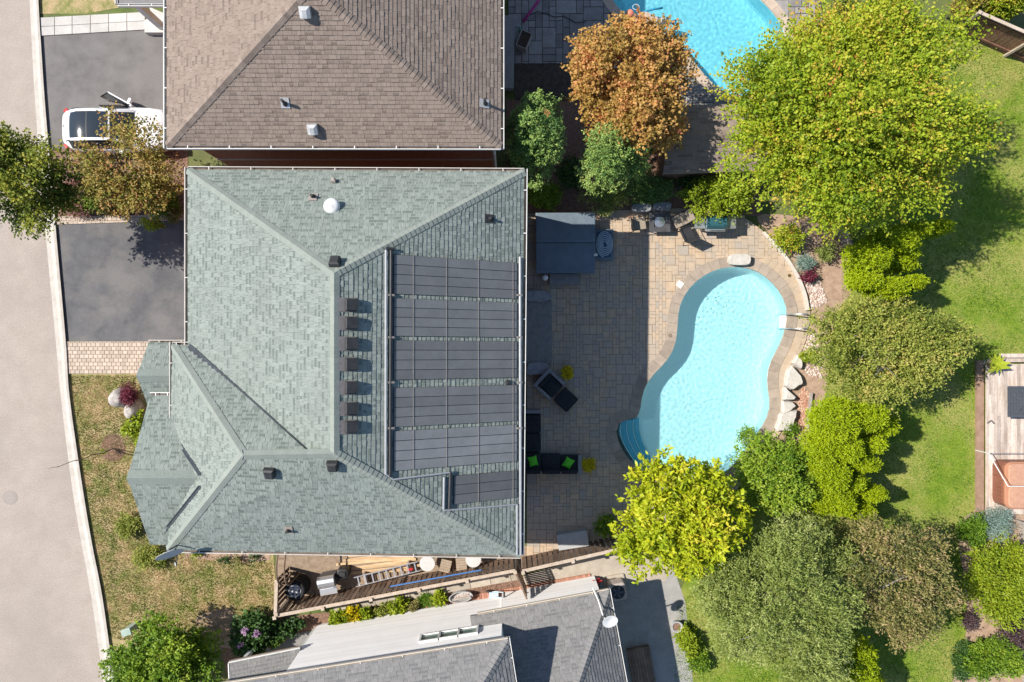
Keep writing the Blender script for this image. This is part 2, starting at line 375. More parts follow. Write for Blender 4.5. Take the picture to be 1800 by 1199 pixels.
# grass blades standing on the lawns: nobody could count them
def blades(name, poly_px, count, hmin, hmax, m, base=0.45):
    P = [W2(*p) for p in poly_px]; xs = [p[0] for p in P]; ys = [p[1] for p in P]
    pts = np.column_stack([rng.uniform(min(xs), max(xs), count * 2), rng.uniform(min(ys), max(ys), count * 2)])
    ok = np.zeros(len(pts), bool); j = len(P) - 1
    for i in range(len(P)):
        a, bb = P[i], P[j]
        cr = ((a[1] > pts[:, 1]) != (bb[1] > pts[:, 1])) & (pts[:, 0] < (bb[0] - a[0]) * (pts[:, 1] - a[1]) / (bb[1] - a[1] + 1e-9) + a[0]); ok ^= cr; j = i
    pts = pts[ok][:count]; k = len(pts)
    ang = rng.uniform(0, math.tau, k); hh = rng.uniform(hmin, hmax, k); lean = rng.uniform(0.2, 1.1, k) * hh; wd = rng.uniform(0.008, 0.018, k)
    dx, dy = np.cos(ang), np.sin(ang); v = np.zeros((k, 3, 3))
    v[:, 0, :2] = pts - np.column_stack([-dy, dx]) * wd[:, None]; v[:, 1, :2] = pts + np.column_stack([-dy, dx]) * wd[:, None]
    v[:, :2, 2] = -0.012; v[:, 2, :2] = pts + np.column_stack([dx, dy]) * lean[:, None]; v[:, 2, 2] = hh - 0.012
    nz_ = np.array([noise.noise(Vector((x * 0.9, y * 0.9, 1.0))) * 0.75 + noise.noise(Vector((x * 2.6, y * 2.6, 4.0))) * 0.55 + noise.noise(Vector((x * 0.25, y * 0.25, 7.0))) * 0.5 for x, y in pts.tolist()])
    return raw_mesh(name, v.reshape(-1, 3), 3, np.clip(base + nz_ * 0.8 + rng.normal(0, 0.12, k), 0, 1), m, kind='stuff')
def raw_mesh(name, v, corners, tint, m, parent=None, kind=None):
    k = len(v) // corners; me = bpy.data.meshes.new(name)
    if parent is not None: v = v - np.array(org(parent))[None, :]
    me.vertices.add(len(v)); me.vertices.foreach_set('co', np.ascontiguousarray(v, dtype=np.float32).ravel())
    me.loops.add(len(v)); me.loops.foreach_set('vertex_index', np.arange(len(v), dtype=np.int32))
    me.polygons.add(k); me.polygons.foreach_set('loop_start', np.arange(0, len(v), corners, dtype=np.int32))
    me.update(calc_edges=True)
    at = me.attributes.new('tint', 'FLOAT', 'FACE'); at.data.foreach_set('value', np.ascontiguousarray(tint, dtype=np.float32))
    me.materials.append(m); o = link(name, me, parent)
    if kind: o['kind'] = kind
    return o
B_green = leafmat('grass_blade_green', [(0.05, 0.145, 0.008), (0.115, 0.255, 0.012), (0.205, 0.325, 0.030), (0.38, 0.35, 0.11)], 0.33)
B_dry = leafmat('grass_blade_dry', [(0.07, 0.12, 0.012), (0.15, 0.19, 0.025), (0.38, 0.29, 0.12), (0.60, 0.42, 0.24)], 0.35)
blades('grass', [(1480, 70), (1700, 50), (1740, 80), (1800, 118), (1800, 620), (1728, 620), (1728, 905), (1690, 950), (1695, 1080), (1675, 1199), (1185, 1199), (1190, 1060), (1480, 850)], 130000, 0.03, 0.07, B_green, 0.40)
blades('grass', [kx(660), (240, 660), (235, 860), (280, 965), (480, 990), (482, 1085), (330, 1150), kx(1120), kx(960), kx(800)], 60000, 0.03, 0.06, B_dry, 0.60)
# ================================================================ HOUSES
CAMP = Vector((0, 0, H))
class Plane:
    """a roof plane: origin and u along the eave, v up the slope, n outwards"""
    def __init__(s, a, b, c):
        a, b, c = Vector(a), Vector(b), Vector(c)
        s.u = (b - a).normalized(); n = (b - a).cross(c - a).normalized()
        if n.z < 0: n.negate()
        s.n = n; s.v = n.cross(s.u)
        if s.v.z < 0: s.u.negate(); s.v = n.cross(s.u)
        s.o = a
    def hit(s, px, py):
        d = W(px, py, 0) - CAMP; t = (s.o - CAMP).dot(s.n) / d.dot(s.n); return CAMP + d * t
    def uv(s, p): q = Vector(p) - s.o; return (q.dot(s.u), q.dot(s.v))
    def p(s, u, v, h=0.0): return s.o + s.u * u + s.v * v + s.n * h
    def M(s, p): return Matrix((( s.u.x, s.v.x, s.n.x, p.x), (s.u.y, s.v.y, s.n.y, p.y), (s.u.z, s.v.z, s.n.z, p.z), (0, 0, 0, 1)))
TINTS = [0.02, 0.16, 0.34, 0.55, 0.78, 1.0]
SHM = {}
def shingle_piece(poly, v0, e, raised):
    """wedge: thick at the butt (v0), thin where the next course laps it"""
    th = lambda v: (0.026 + raised) * (1 - 0.72 * min(1, max(0, (v - v0) / e)))
    n = len(poly)
    top = [(p[0], p[1], th(p[1])) for p in poly]; bot = [(p[0], p[1], -0.002) for p in poly]
    return top + bot, [tuple(range(n))] + [(i, n + i, n + (i + 1) % n, (i + 1) % n) for i in range(n)]
def shingle_tab(u, v, wd, e, rs, ti):
    """a whole tab; the darker laminated tabs carry their dark granules as a band along the butt, as sold"""
    if ti < 3: 
        vs, fs = shingle_piece([(u, v), (u + wd, v), (u + wd, v + e + 0.02), (u, v + e + 0.02)], v, e, rs); return vs, fs, [TINTS[ti]] * len(fs)
    vb = v + e * 0.5; th = lambda q: (0.026 + rs) * (1 - 0.72 * min(1, max(0, (q - v) / e)))
    P = [(u, v), (u + wd, v), (u + wd, vb), (u + wd, v + e + 0.02), (u, v + e + 0.02), (u, vb)]
    vs = [(p[0], p[1], th(p[1])) for p in P] + [(p[0], p[1], -0.002) for p in P]
    fs = [(0, 1, 2, 5), (5, 2, 3, 4)] + [(i, 6 + i, 6 + (i + 1) % 6, (i + 1) % 6) for i in range(6)]
    return vs, fs, [TINTS[ti], 0.3] + [TINTS[ti]] * 6
def shingle_roof(house, faces, m, caps, mcap, e=0.165, widths=(0.16, 0.24, 0.32, 0.4), limit=300, dark=0.35, capw=0.17, capl=0.155, key='g', deckmat=None, capt=(0.25, 0.6)):
    """faces: list of (plane, polygon in the world); the deck is a part, shingles and caps are its pieces"""
    deck = MB()
    for pl, poly in faces:
        q = [Vector(p) - pl.n * 0.004 for p in poly]; k = len(q)
        nrm = (q[1] - q[0]).cross(q[2] - q[0])
        if nrm.z < 0: q.reverse()
        deck.add(q + [p - Vector((0, 0, 0.14)) for p in q], [tuple(range(k)), tuple(reversed(range(k, 2 * k)))] + [(i, k + i, k + (i + 1) % k, (i + 1) % k) for i in range(k)])
    roof = deck.build('roof', deckmat or m, house)
    cand = []; rest = MB()
    for pl, poly in faces:
        P = [pl.uv(p) for p in poly]
        if area2(P) < 0: P.reverse()
        u0, u1 = min(p[0] for p in P), max(p[0] for p in P); v0, v1 = min(p[1] for p in P), max(p[1] for p in P)
        r = 0
        while v0 + r * e < v1:
            vv = v0 + r * e; u = u0 - random.uniform(0, 0.4)
            while u < u1:
                wd = random.choice(widths); d = random.random() < dark
                ti = random.choice((3, 4, 5)) if d else random.choice((0, 0, 1, 1, 2)); rs = 0.008 if (not d and random.random() < 0.4) else 0.0
                rect = [(u, vv), (u + wd - 0.006, vv), (u + wd - 0.006, vv + e + 0.02), (u, vv + e + 0.02)]
                c = clip_convex(rect, P)
                if len(c) >= 3:
                    if abs(area2(c) - area2(rect)) < 1e-6: cand.append((pl, u, vv, wd, ti, rs))
                    else:
                        vs, fs = shingle_piece(c, vv, e, rs); rest.tv = TINTS[ti]
                        rest.add([pl.p(a, b2, h) for a, b2, h in vs], fs)
                u += wd
            r += 1
    def seen(c):
        p = c[0].p(c[1], c[2]); k = 40 / (1 - p.z / H); x, y = 900 + p.x * k, 600 - p.y * k
        vis = 0 <= x <= 1790 and 5 <= y <= 1190
        return (0 if vis else 1, -round(c[3] * 10), random.random())
    cand.sort(key=seen)
    for i, (pl, u, vv, wd, ti, rs) in enumerate(cand):
        if i < limit:
            kk = (key, wd, ti, rs)
            if kk not in SHM:
                vs, fs, ts = shingle_tab(0, 0, wd - 0.006, e, rs, ti)
                b = MB(); b.add(vs, fs); b.t = ts; SHM[kk] = b.mesh('shingle', m)
            link('shingle', SHM[kk], roof, pl.M(pl.p(u, vv)))
        else:
            vs, fs, ts = shingle_tab(u, vv, wd - 0.006, e, rs, ti)
            rest.add([pl.p(a, b2, h) for a, b2, h in vs], fs); rest.t[-len(fs):] = ts
    rest.build('shingles', m, roof, kind='stuff')
    for a, c, na, nb in caps:
        a, c = Vector(a), Vector(c)
        if c.z < a.z: a, c = c, a
        d = c - a; L = d.length; d.normalize(); k = max(1, int(L / capl))
        sa = (na - d * na.dot(d)).normalized(); sb = (nb - d * nb.dot(d)).normalized()
        ta = d.cross(sa); tb = d.cross(sb)
        if ta.dot(sb) > 0: ta.negate()
        if tb.dot(sa) > 0: tb.negate()
        up = (sa + sb).normalized(); st = L / k; cl = st + 0.05
        for t in (0, 1, 2):
            kk = (key, 'cap', tuple(round(x, 2) for x in (*a, *c)), t); b = MB(); b.tv = (capt[0], (capt[0] + capt[1]) / 2, capt[1])[t]
            h0, h1 = 0.058, 0.034
            vs = []
            for s_, h in ((0.0, h0), (cl, h1)):
                base = d * s_
                vs += [base + ta * capw + sa * h * 0.75, base + up * (h + 0.012), base + tb * capw + sb * h * 0.75]
            vs += [v - up * 0.03 for v in vs[:6]]
            b.add(vs, [(0, 1, 4, 3), (1, 2, 5, 4), (0, 6, 7, 1), (1, 7, 8, 2), (3, 9, 6, 0), (2, 8, 11, 5), (3, 4, 10, 9), (4, 5, 11, 10)])
            SHM[kk] = b.mesh('ridge_cap', mcap)
            me = SHM[kk]
            # make sure the faces look outwards
            if me.polygons[0].normal.dot(up) < 0: me.flip_normals()
        for i in range(k):
            t = random.choice((0, 1, 1, 2)); me = SHM[(key, 'cap', tuple(round(x, 2) for x in (*a, *c)), t)]
            link('ridge_cap', me, roof, Matrix.Translation(a + d * (st * i)))
    return roof
def gutter(house, a, b, out, m=None, wd=0.125, step=1.45, inner=None):
    """U channel from a to b hung off the eave; out = outward direction"""
    a, b = Vector(a), Vector(b); out = Vector(out).normalized(); d = (b - a).normalized(); L = (b - a).length; mb = MB()
    prof = [(0.0, 0.02), (0.0, -0.10), (wd, -0.10), (wd, 0.035), (wd - 0.024, 0.035), (wd - 0.024, -0.082), (0.012, -0.082), (0.012, 0.02)]
    up = Vector((0, 0, 1)); vs = []
    for s_ in (-0.0, L): vs += [a + d * s_ + out * p[0] + up * p[1] for p in prof]
    n = len(prof); fs = [(i, (i + 1) % n, n + (i + 1) % n, n + i) for i in range(n)] + [tuple(range(n)), tuple(reversed(range(n, 2 * n)))]
    mb.add(vs, fs)
    g = mb.build('gutter', m or M_white, house)
    k = max(2, round(L / step))
    hm = MB()
    for i in range(k):
        p = a + d * (L * (i + 0.5) / k); ang = math.atan2(out.y, out.x)
        hm.box(p + out * (wd / 2) + up * 0.035, (wd - 0.01, 0.03, 0.014), ang)
    hm.build('hangers', m or M_white, g, kind='stuff')
    dm = MB(); ang = math.atan2(d.y, d.x); dm.box(a + d * (L / 2) + out * 0.055 + up * -0.068, (L - 0.02, 0.075, 0.018), ang); dm.build('leaf_litter', inner or M_dirt, g)
    return g
def box_vent(house, pl, px, py, m, size=0.36, h=0.16, flange=None, taper=0.05):
    p = pl.hit(px, py); M = pl.M(p)
    if flange is not None:
        b = MB(); b.M = M; b.box((0, 0.12, 0.045), (size * 1.15, size * 1.5, 0.012)); v = b.build('roof_vent', flange, house)
    b = MB(); b.M = M; s_ = size / 2; t = s_ - taper
    z0, z1 = 0.0 + 0.04, h + 0.05
    b.add([(-s_, -s_, z0), (s_, -s_, z0), (s_, s_, z0), (-s_, s_, z0), (-s_, -s_, z1 * 0.8), (s_, -s_, z1 * 0.8), (s_, s_, z1 * 0.8), (-s_, s_, z1 * 0.8), (-t, -s_, z1), (t, -s_, z1), (t, t, z1), (-t, t, z1)],
          [(0, 1, 5, 4), (1, 2, 6, 5), (2, 3, 7, 6), (3, 0, 4, 7), (4, 5, 9, 8), (5, 6, 10, 9), (6, 7, 11, 10), (7, 4, 8, 11), (8, 9, 10, 11)])
    return b.build('hood' if flange is not None else 'roof_vent', m, v if flange is not None else house)
def pipe_vent(house, pl, px, py, m, h=0.45, r=0.05):
    p = pl.hit(px, py); b = MB(); b.M = pl.M(p); b.box((0, 0.05, 0.04), (0.3, 0.36, 0.012)); v = b.build('vent_pipe', m, house)
    b = MB(); b.tube([p, p + Vector((0, 0, h))], [r, r], 10); b.tube([p + Vector((0, 0, 0.02)), p + Vector((0, 0, 0.16))], [r * 1.9, r * 1.05], 10); b.build('pipe', M_black, v)

M_shG = mat('green_shingle', (0.238, 0.272, 0.245), (0.264, 0.297, 0.268), rough=0.9, scale=5, tcol=(0.140, 0.166, 0.148), fine=0.22, fscale=38, bump=0.5, bscale=70, big=(0.218, 0.238, 0.215), bigscale=0.7, bigamt=0.5, spec=0.15)
M_capG = mat('green_roof_cap', (0.250, 0.276, 0.245), (0.28, 0.304, 0.272), rough=0.9, scale=4, tcol=(0.21, 0.232, 0.206), fine=0.15, fscale=38, bump=0.4, bscale=70, spec=0.15)
M_shB = mat('brown_shingle', (0.250, 0.196, 0.160), (0.282, 0.226, 0.188), rough=0.9, scale=5, tcol=(0.172, 0.135, 0.112), fine=0.2, fscale=38, bump=0.5, bscale=70, spec=0.15)
M_shN = mat('grey_shingle', (0.205, 0.20, 0.195), (0.24, 0.235, 0.23), rough=0.9, scale=5, tcol=(0.155, 0.155, 0.155), fine=0.2, fscale=38, bump=0.5, bscale=70, spec=0.15)
M_brick = mat('brown_brick', (0.20, 0.085, 0.055), (0.30, 0.135, 0.085), scale=7, fine=0.25, fscale=20)
M_stucco = mat('beige_brick', (0.32, 0.24, 0.18), (0.42, 0.33, 0.26), scale=5, fine=0.2)
M_soffit = mat('soffit', (0.30, 0.26, 0.23), (0.34, 0.30, 0.27), scale=3)

# ---------------------------------------------------------------- the green hip-roofed house
M_gutG = mat('cream_metal', (0.52, 0.48, 0.43), (0.58, 0.54, 0.49), rough=0.5, scale=3)
EZ = 6.0
gh = thing('green_house', 'large house with green hip roof, black pool heating mats and a row of black vents', 'house', (-5.5, -1.0, 0))
nw, ne, se = W(331, 299, EZ), W(921, 302, EZ), W(915, 976, EZ)
rn, rs = W(588, 480, 9.0), W(588, 797, 9.0)
sw = W(296, 966, EZ); bn = W(304, 607, EZ); bc = W(332, 607, EZ); bp = W(428, 800, 8.7); vt = W(545, 799, 8.56)
wS = W(331, 607, EZ)
pW = Plane(nw, wS, rn); pE = Plane(se, ne, rn); pN = Plane(ne, nw, rn)
pS1 = Plane(sw, se, rs); pS0 = Plane(sw, rs, bp); pS0.u = pS1.u - pS0.n * pS1.u.dot(pS0.n); pS0.u.normalize(); pS0.v = pS0.n.cross(pS0.u); pBW = Plane(bn, sw, bp); pBN = Plane(bn, bc, bp)
wallz = MB(); wallz.prism([(-11.0, 5.6), (0.0, 5.6), (0.0, -7.1), (-11.55, -7.1), (-11.55, -0.45), (-11.0, -0.45)], -0.02, 5.86)
gw = wallz.build('wall', M_brick, gh)
sf = MB(); sf.prism([(nw.x, nw.y), (ne.x, ne.y), (se.x, se.y), (sw.x, sw.y), (bn.x, bn.y), (wS.x, bn.y)], 5.84, 5.88); sf.build('soffit', M_soffit, gh)
# front gables, lower than the main eaves
def gable(xg, ypk, zpk, yn, ysn, ze, xend):
    pk = Vector((xg, ypk, zpk)); pk2 = Vector((xend, ypk, zpk)); n0 = Vector((xg, yn, ze)); n1 = Vector((xend, yn, ze)); s0 = Vector((xg, ysn, ze)); s1 = Vector((xend, ysn, ze))
    return pk, pk2, n0, n1, s0, s1
ga = gable(-12.92, -4.60, 7.05, -1.95, -7.25, 5.62, -10.35)
gb = gable(-13.2, -1.22, 5.96, -0.06, -2.40, 5.20, -11.6)
gf = []
for pk, pk2, n0, n1, s0, s1 in (ga, gb):
    pn = Plane(n0, n1, pk); ps = Plane(s0, s1, pk); gf += [(pn, [n0, n1, pk2, pk]), (ps, [s0, s1, pk2, pk])]
capsG = [(nw, rn, pW.n, pN.n), (ne, rn, pE.n, pN.n), (rn, rs, pW.n, pE.n), (se, rs, pE.n, pS1.n), (bn, bp, pBW.n, pBN.n), (sw, bp, pBW.n, pS0.n), (bp, rs, pBN.n, pS0.n)]
facesG = [(pW, [nw, wS, vt, rs, rn]), (pE, [se, ne, rn, rs]), (pN, [ne, nw, rn]), (pS1, [sw, se, rs]), (pS0, [sw, rs, bp]), (pBW, [bn, sw, bp]), (pBN, [bn, bc, vt, bp])] + gf
roofG = shingle_roof(gh, facesG, M_shG, capsG, M_capG, e=0.15, widths=(0.09, 0.12, 0.15, 0.2), dark=0.38, capw=0.15, capl=0.17, key='g')
for k, (pk, pk2, n0, n1, s0, s1) in enumerate((ga, gb)):     # gable walls, ridge strips
    b = MB(); x = pk.x + 0.25
    b.add([(x, s0.y + 0.15, 0), (x, n0.y - 0.15, 0), (x, n0.y - 0.15, n0.z - 0.16), (x, pk.y, pk.z - 0.2), (x, s0.y + 0.15, s0.z - 0.16),
           (x + 1.4, s0.y + 0.15, 0), (x + 1.4, n0.y - 0.15, 0), (x + 1.4, n0.y - 0.15, n0.z - 0.16), (x + 1.4, pk.y, pk.z - 0.2), (x + 1.4, s0.y + 0.15, s0.z - 0.16)],
          [(0, 4, 3, 2, 1), (5, 6, 7, 8, 9), (0, 5, 9, 4), (1, 2, 7, 6), (2, 3, 8, 7), (3, 4, 9, 8)])
    b.build('gable_wall', M_stucco, gh)
    b = MB(); q0 = pk - Vector((0.0, 0, 0)); wdt = 0.24; sl1 = (pk.z - n0.z) / abs(pk.y - n0.y)
    b.add([(pk.x - 0.01, pk.y - wdt, pk.z - wdt * sl1 + 0.05), (pk2.x, pk.y - wdt, pk.z - wdt * sl1 + 0.05), (pk2.x, pk.y, pk.z + 0.055), (pk.x - 0.01, pk.y, pk.z + 0.055), (pk2.x, pk.y + wdt, pk.z - wdt * sl1 + 0.05), (pk.x - 0.01, pk.y + wdt, pk.z - wdt * sl1 + 0.05)],
          [(0, 1, 2, 3), (3, 2, 4, 5)]); b.tv = 0.3; b.t = [0.3] * len(b.f); b.build('ridge_strip', M_shG, roofG)
# gutters, valleys
gutter(gh, nw, ne, (0, 1, 0), M_gutG); gutter(gh, ne + Vector((0, 0.1, 0)), se, (1, 0, 0)); gutter(gh, se, sw + Vector((0.35, 0, 0)), (0, -1, 0), M_gutG, wd=0.11); gutter(gh, nw + Vector((0, 0.1, 0)), wS + Vector((0, 0.05, 0)), (-1, 0, 0), M_gutG)
gutter(gh, bn + Vector((0, 0.12, 0)), bn + Vector((0, -2.85, 0)), (-1, 0, 0), M_gutG, wd=0.11); gutter(gh, bn, bc, (0, 1, 0), M_gutG, wd=0.12)
gutter(gh, gb[2], gb[3], (0, 1, 0), M_gutG, wd=0.1); gutter(gh, ga[2] + Vector((0, 0, 0)), ga[2] + Vector((0.85, 0, 0)), (0, 1, 0), wd=0.12)
M_lead = mat('valley_flashing', (0.030, 0.036, 0.045), (0.048, 0.056, 0.068), rough=0.6, scale=4)
def valley(a, b, w_=0.095, lift=0.05):
    mb = MB(); a, b = Vector(a), Vector(b); d = (b - a).normalized(); s_ = d.cross(Vector((0, 0, 1))).normalized()
    mb.add([a - s_ * w_ + Vector((0, 0, lift + 0.03)), a + Vector((0, 0, lift)), a + s_ * w_ + Vector((0, 0, lift + 0.03)), b - s_ * w_ + Vector((0, 0, lift + 0.03)), b + Vector((0, 0, lift)), b + s_ * w_ + Vector((0, 0, lift + 0.03))], [(0, 1, 4, 3), (1, 2, 5, 4)])
    return mb.build('valley_flashing', M_lead, roofG)
valley(wS + Vector((0.05, -0.02, 0.03)), vt)
a0 = pBW.hit(299, 752); valley(a0, pBW.hit(353, 834), 0.055); valley(pBW.hit(353, 854), pBW.hit(272, 956), 0.055)
# vents
M_flange = mat('vent_flange', (0.17, 0.155, 0.15), (0.21, 0.195, 0.19), rough=0.7)
for y in (536, 568, 604, 640, 681, 718, 750): box_vent(gh, pE, 616, y, M_black, 0.38, 0.15, M_flange, 0.03)
box_vent(gh, pN, 590, 465, M_black, 0.33, 0.18); box_vent(gh, pS1, 586, 814, M_black, 0.33, 0.18); box_vent(gh, pS0, 476, 827, M_black, 0.33, 0.18)
p = pN.hit(585, 364); b = MB(); b.lathe(p + Vector((0, 0, -0.08)), [(0.20, 0), (0.20, 0.16), (0.27, 0.17), (0.275, 0.22), (0.24, 0.28), (0.16, 0.33), (0.06, 0.35), (0.03, 0.37), (0.001, 0.372)], 22); b.build('turbine_vent', M_white, gh, smooth=True)
pipe_vent(gh, pN, 551, 346, M_soffit, 0.3); pipe_vent(gh, pE, 862, 385, M_black, 0.22); pipe_vent(gh, pS1, 508, 932, M_soffit, 0.28)
box_vent(gh, pN, 587, 321, M_soffit, 0.15, 0.12); box_vent(gh, pE, 891, 672, M_black, 0.16, 0.07)

# ---------------------------------------------------------------- solar pool heater on the east slope
sh = thing('solar_heater', 'black solar pool heating mats with strap lines and headers on the green roof slope', 'solar heater', pE.hit(800, 650))
M_mat = mat('solar_mat', (0.175, 0.180, 0.186), (0.205, 0.210, 0.216), rough=0.55, scale=2, tint=0.5, fine=0.10, fscale=30, spec=0.4)
M_strap = mat('strap', (0.22, 0.19, 0.17), (0.33, 0.29, 0.26), scale=20)
def mats(x0, x1, yl0, yl1, xr_y0, strips, t):
    a = pE.hit(x0, yl0); b = pE.hit(x0, yl1); c = pE.hit(x1, xr_y0)
    ua, va = pE.uv(a); ub, vb = pE.uv(b); uc, vc = pE.uv(c)
    lo, hi = min(ua, ub), max(ua, ub); v0, v1 = min(va, vc), max(va, vc)
    pn = MB(); pn.M = pE.M(pE.p(0, 0)); pn.box(((lo + hi) / 2, (v0 + v1) / 2, 0.043), (hi - lo, v1 - v0, 0.014)); pn.tv = 0.0
    o = pn.build('mat_panel', M_black, sh)
    n = strips; wd = (hi - lo) / n
    for i in range(n):
        m = MB(); m.M = pE.M(pE.p(0, 0)); m.tv = t + random.uniform(-0.12, 0.12)
        k = 10; tw = (wd - 0.022) / k                       # corrugated tubes
        vs = []; fs = []
        for j in range(2 * k + 1):
            uu = lo + wd * i + 0.011 + tw * j / 2; hh = 0.058 + (0.012 if j % 2 else 0.0)
            vs += [(uu, v0 + 0.02, hh), (uu, v1 - 0.02, hh)]
        for j in range(2 * k): fs.append((2 * j, 2 * j + 2, 2 * j + 3, 2 * j + 1))
        m.add(vs, fs); m.build('mat_strip', M_mat, o)
for k, (x0, x1, a, b, r, t) in enumerate(((691, 908, 447.5, 517, 452.5, -0.1), (691, 908, 524, 591, 526.5, 0.0), (691, 908, 598, 668, 599, -0.25), (691, 908, 681.5, 751, 676, -0.2), (691, 908, 757.5, 828, 749, 0.45), (796, 908, 836, 886.5, 827.5, -0.55))):
    mats(x0, x1, a, b, r, 3 if k == 5 else 4, t)
def rpipe(name, pts, r, m, lift=0.075):
    b = MB(); b.tube([pE.hit(*p) + pE.n * lift for p in pts], r, 8); b.build(name, m, sh)
rpipe('header_pipe', [(686, 441), (684, 838)], 0.045, M_black, 0.09); rpipe('header_pipe', [(912, 452), (913, 975)], 0.045, mat('grey_pipe', (0.30, 0.31, 0.33), (0.36, 0.37, 0.39), rough=0.4), 0.09)
rpipe('return_pipe', [(677, 440), (676.5, 833)], 0.04, MATS['grey_pipe'], 0.09)
rpipe('header_pipe', [(790, 828), (788, 893)], 0.05, M_black, 0.09); rpipe('return_pipe', [(779, 838), (778, 894)], 0.04, MATS['grey_pipe'], 0.09)
rpipe('link_pipe', [(677, 437), (692, 439)], 0.05, M_black, 0.1); rpipe('link_pipe', [(676, 832), (690, 842), (780, 831), (794, 829)], 0.03, MATS['grey_pipe'], 0.09)
rpipe('link_pipe', [(778, 896), (800, 895), (907, 886)], 0.028, MATS['grey_pipe'], 0.08); rpipe('link_pipe', [(907, 886), (907, 974)], 0.035, MATS['grey_pipe'], 0.09)
for x, y0, y1 in ((725, 443, 842), (783, 446, 830), (839, 449, 892), (900, 452, 888)):
    b = MB(); a, c = pE.hit(x, y0) + pE.n * 0.082, pE.hit(x, y1) + pE.n * 0.082; b.tube([a, c], 0.007, 5); b.build('strap', M_strap, sh)
for y in (519, 593, 672, 752): 
    for x in (686, 911):
        b = MB(); p = pE.hit(x, y); b.M = pE.M(p); b.box((0, 0, 0.1), (0.06, 0.2, 0.06)); b.build('coupling', M_strap, sh)

# ---------------------------------------------------------------- the brown-roofed neighbour
bh = thing('brown_house', 'neighbouring house with brown shingle hip roof and white gutters', 'house', (-6.2, 11.5, 0))
bsw, bse = W(294, 256, EZ), W(880, 257, EZ); bpk = W(546, -24, 8.9); bpk2 = Vector((bpk.x, bpk.y + 4.5, bpk.z)); bne = Vector((bse.x, bpk2.y + 4.0, EZ)); bnw = Vector((bsw.x, bpk2.y + 4.0, EZ))
qS = Plane(bsw, bse, bpk); qW = Plane(bsw, bnw, bpk); qE = Plane(bse, bne, bpk); qN = Plane(bnw, bne, bpk2)
b = MB(); b.prism([(bsw.x + 0.35, bsw.y + 0.40), (bse.x - 0.4, bsw.y + 0.40), (bse.x - 0.4, bne.y - 0.4), (bsw.x + 0.35, bne.y - 0.4)], -0.02, 5.86); b.build('wall', M_brick, bh)
b = MB(); b.prism([(bsw.x + 0.33, bsw.y + 0.38), (bse.x - 0.38, bsw.y + 0.38), (bse.x - 0.38, bsw.y + 0.399), (bsw.x + 0.33, bsw.y + 0.399)], 2.6, 2.8); b.build('brick_band', M_soffit, bh)
b = MB(); b.prism([(bsw.x, bsw.y), (bse.x, bse.y), (bne.x, bne.y), (bnw.x, bnw.y)], 5.84, 5.88); b.build('soffit', M_soffit, bh)
shingle_roof(bh, [(qS, [bsw, bse, bpk]), (qW, [bsw, bnw, bpk2, bpk]), (qE, [bse, bne, bpk2, bpk]), (qN, [bnw, bne, bpk2])], M_shB,
             [(bsw, bpk, qS.n, qW.n), (bse, bpk, qS.n, qE.n), (bpk, bpk2, qW.n, qE.n)], M_shB, e=0.145, widths=(0.13, 0.17, 0.22, 0.27), dark=0.24, capw=0.15, capl=0.16, key='b', capt=(0.0, 0.7))
gutter(bh, bsw, bse, (0, -1, 0)); gutter(bh, bse - Vector((0, 0.1, 0)), bne, (1, 0, 0)); gutter(bh, bsw - Vector((0, 0.1, 0)), bnw, (-1, 0, 0))
M_galv = mat('galvanised', (0.40, 0.40, 0.40), (0.50, 0.50, 0.50), rough=0.5, scale=6, metal=0.2)
box_vent(bh, qS, 538, 20, M_galv, 0.34, 0.2, None, 0.1); box_vent(bh, qS, 551, 225, M_galv, 0.34, 0.2, None, 0.1)
pipe_vent(bh, qS, 502, 183, M_galv, 0.42); pipe_vent(bh, qE, 853, 183, M_galv, 0.5)
b = MB(); p = W(868, 268, 5.6); b.tube([p + Vector((0, 0.1, 0.3)), p + Vector((0, 0.28, -0.2)), p + Vector((0, 0.28, -5.5))], 0.05, 6); b.build('downpipe', M_white, bh)
# porch roof and chimney breast at its front
pr = [W(207, -40, 3.1), W(288, -40, 3.1), W(288, 7, 3.1), W(207, 7, 3.1)]
b = MB(); b.prism([(p.x, p.y) for p in pr], 2.95, 3.08); b.build('porch_roof', M_shN, bh)
gutter(bh, pr[3], pr[2], (0, -1, 0), wd=0.1, step=0.8); gutter(bh, pr[3], pr[0], (-1, 0, 0), wd=0.1, step=0.8)
b = MB(); b.box((pr[3].x + 0.3, pr[3].y + 0.4, 1.5), (0.25, 0.25, 2.95)); b.build('porch_post', M_white, bh)

# ---------------------------------------------------------------- the grey-roofed neighbour below
nh = thing('grey_house', 'neighbouring house with dark grey shingle roofs over white siding walls', 'house', (-1.0, -13.2, 0))
HZ, LZ = 5.3, 2.85
hE = W(893, 1125, HZ); hW = W(440, 1197, HZ); dx = (hE - hW).normalized(); dy = Vector((-dx.y, dx.x, 0))
hW2 = hE - dx * 14; hdn = -dy
rdg = 3.6; hp = hE - dx * rdg + hdn * rdg + Vector((0, 0, 2.2)); hS = hE + hdn * 10; hSW = hW2 + hdn * 10; hpW = hW2 + hdn * rdg + Vector((0, 0, 2.2)); hp2 = hp + hdn * 2.8
hq = Plane(hW2, hE, hp); hr = Plane(hE, hS, hp)
fN = (hq, [hW2, hE, hp, hpW]); fE = (hr, [hE, hS, hp2, hp])
lE = W(1070, 1039, LZ); lW = W(858, 1078, LZ); lx = (lE - lW).normalized(); ly = Vector((-lx.y, lx.x, 0))
lW2 = lE - lx * 5.6; lp = lE - lx * 3.4 - ly * 5.0 + Vector((0, 0, 2.3)); lS = lE - ly * 9; lSW = lW2 - ly * 9; lpW = lW2 - ly * 5.0 + Vector((0, 0, 2.3)); lp2 = lp - ly * 2
lN = Plane(lW2, lE, lp); lR = Plane(lE, lS, lp)
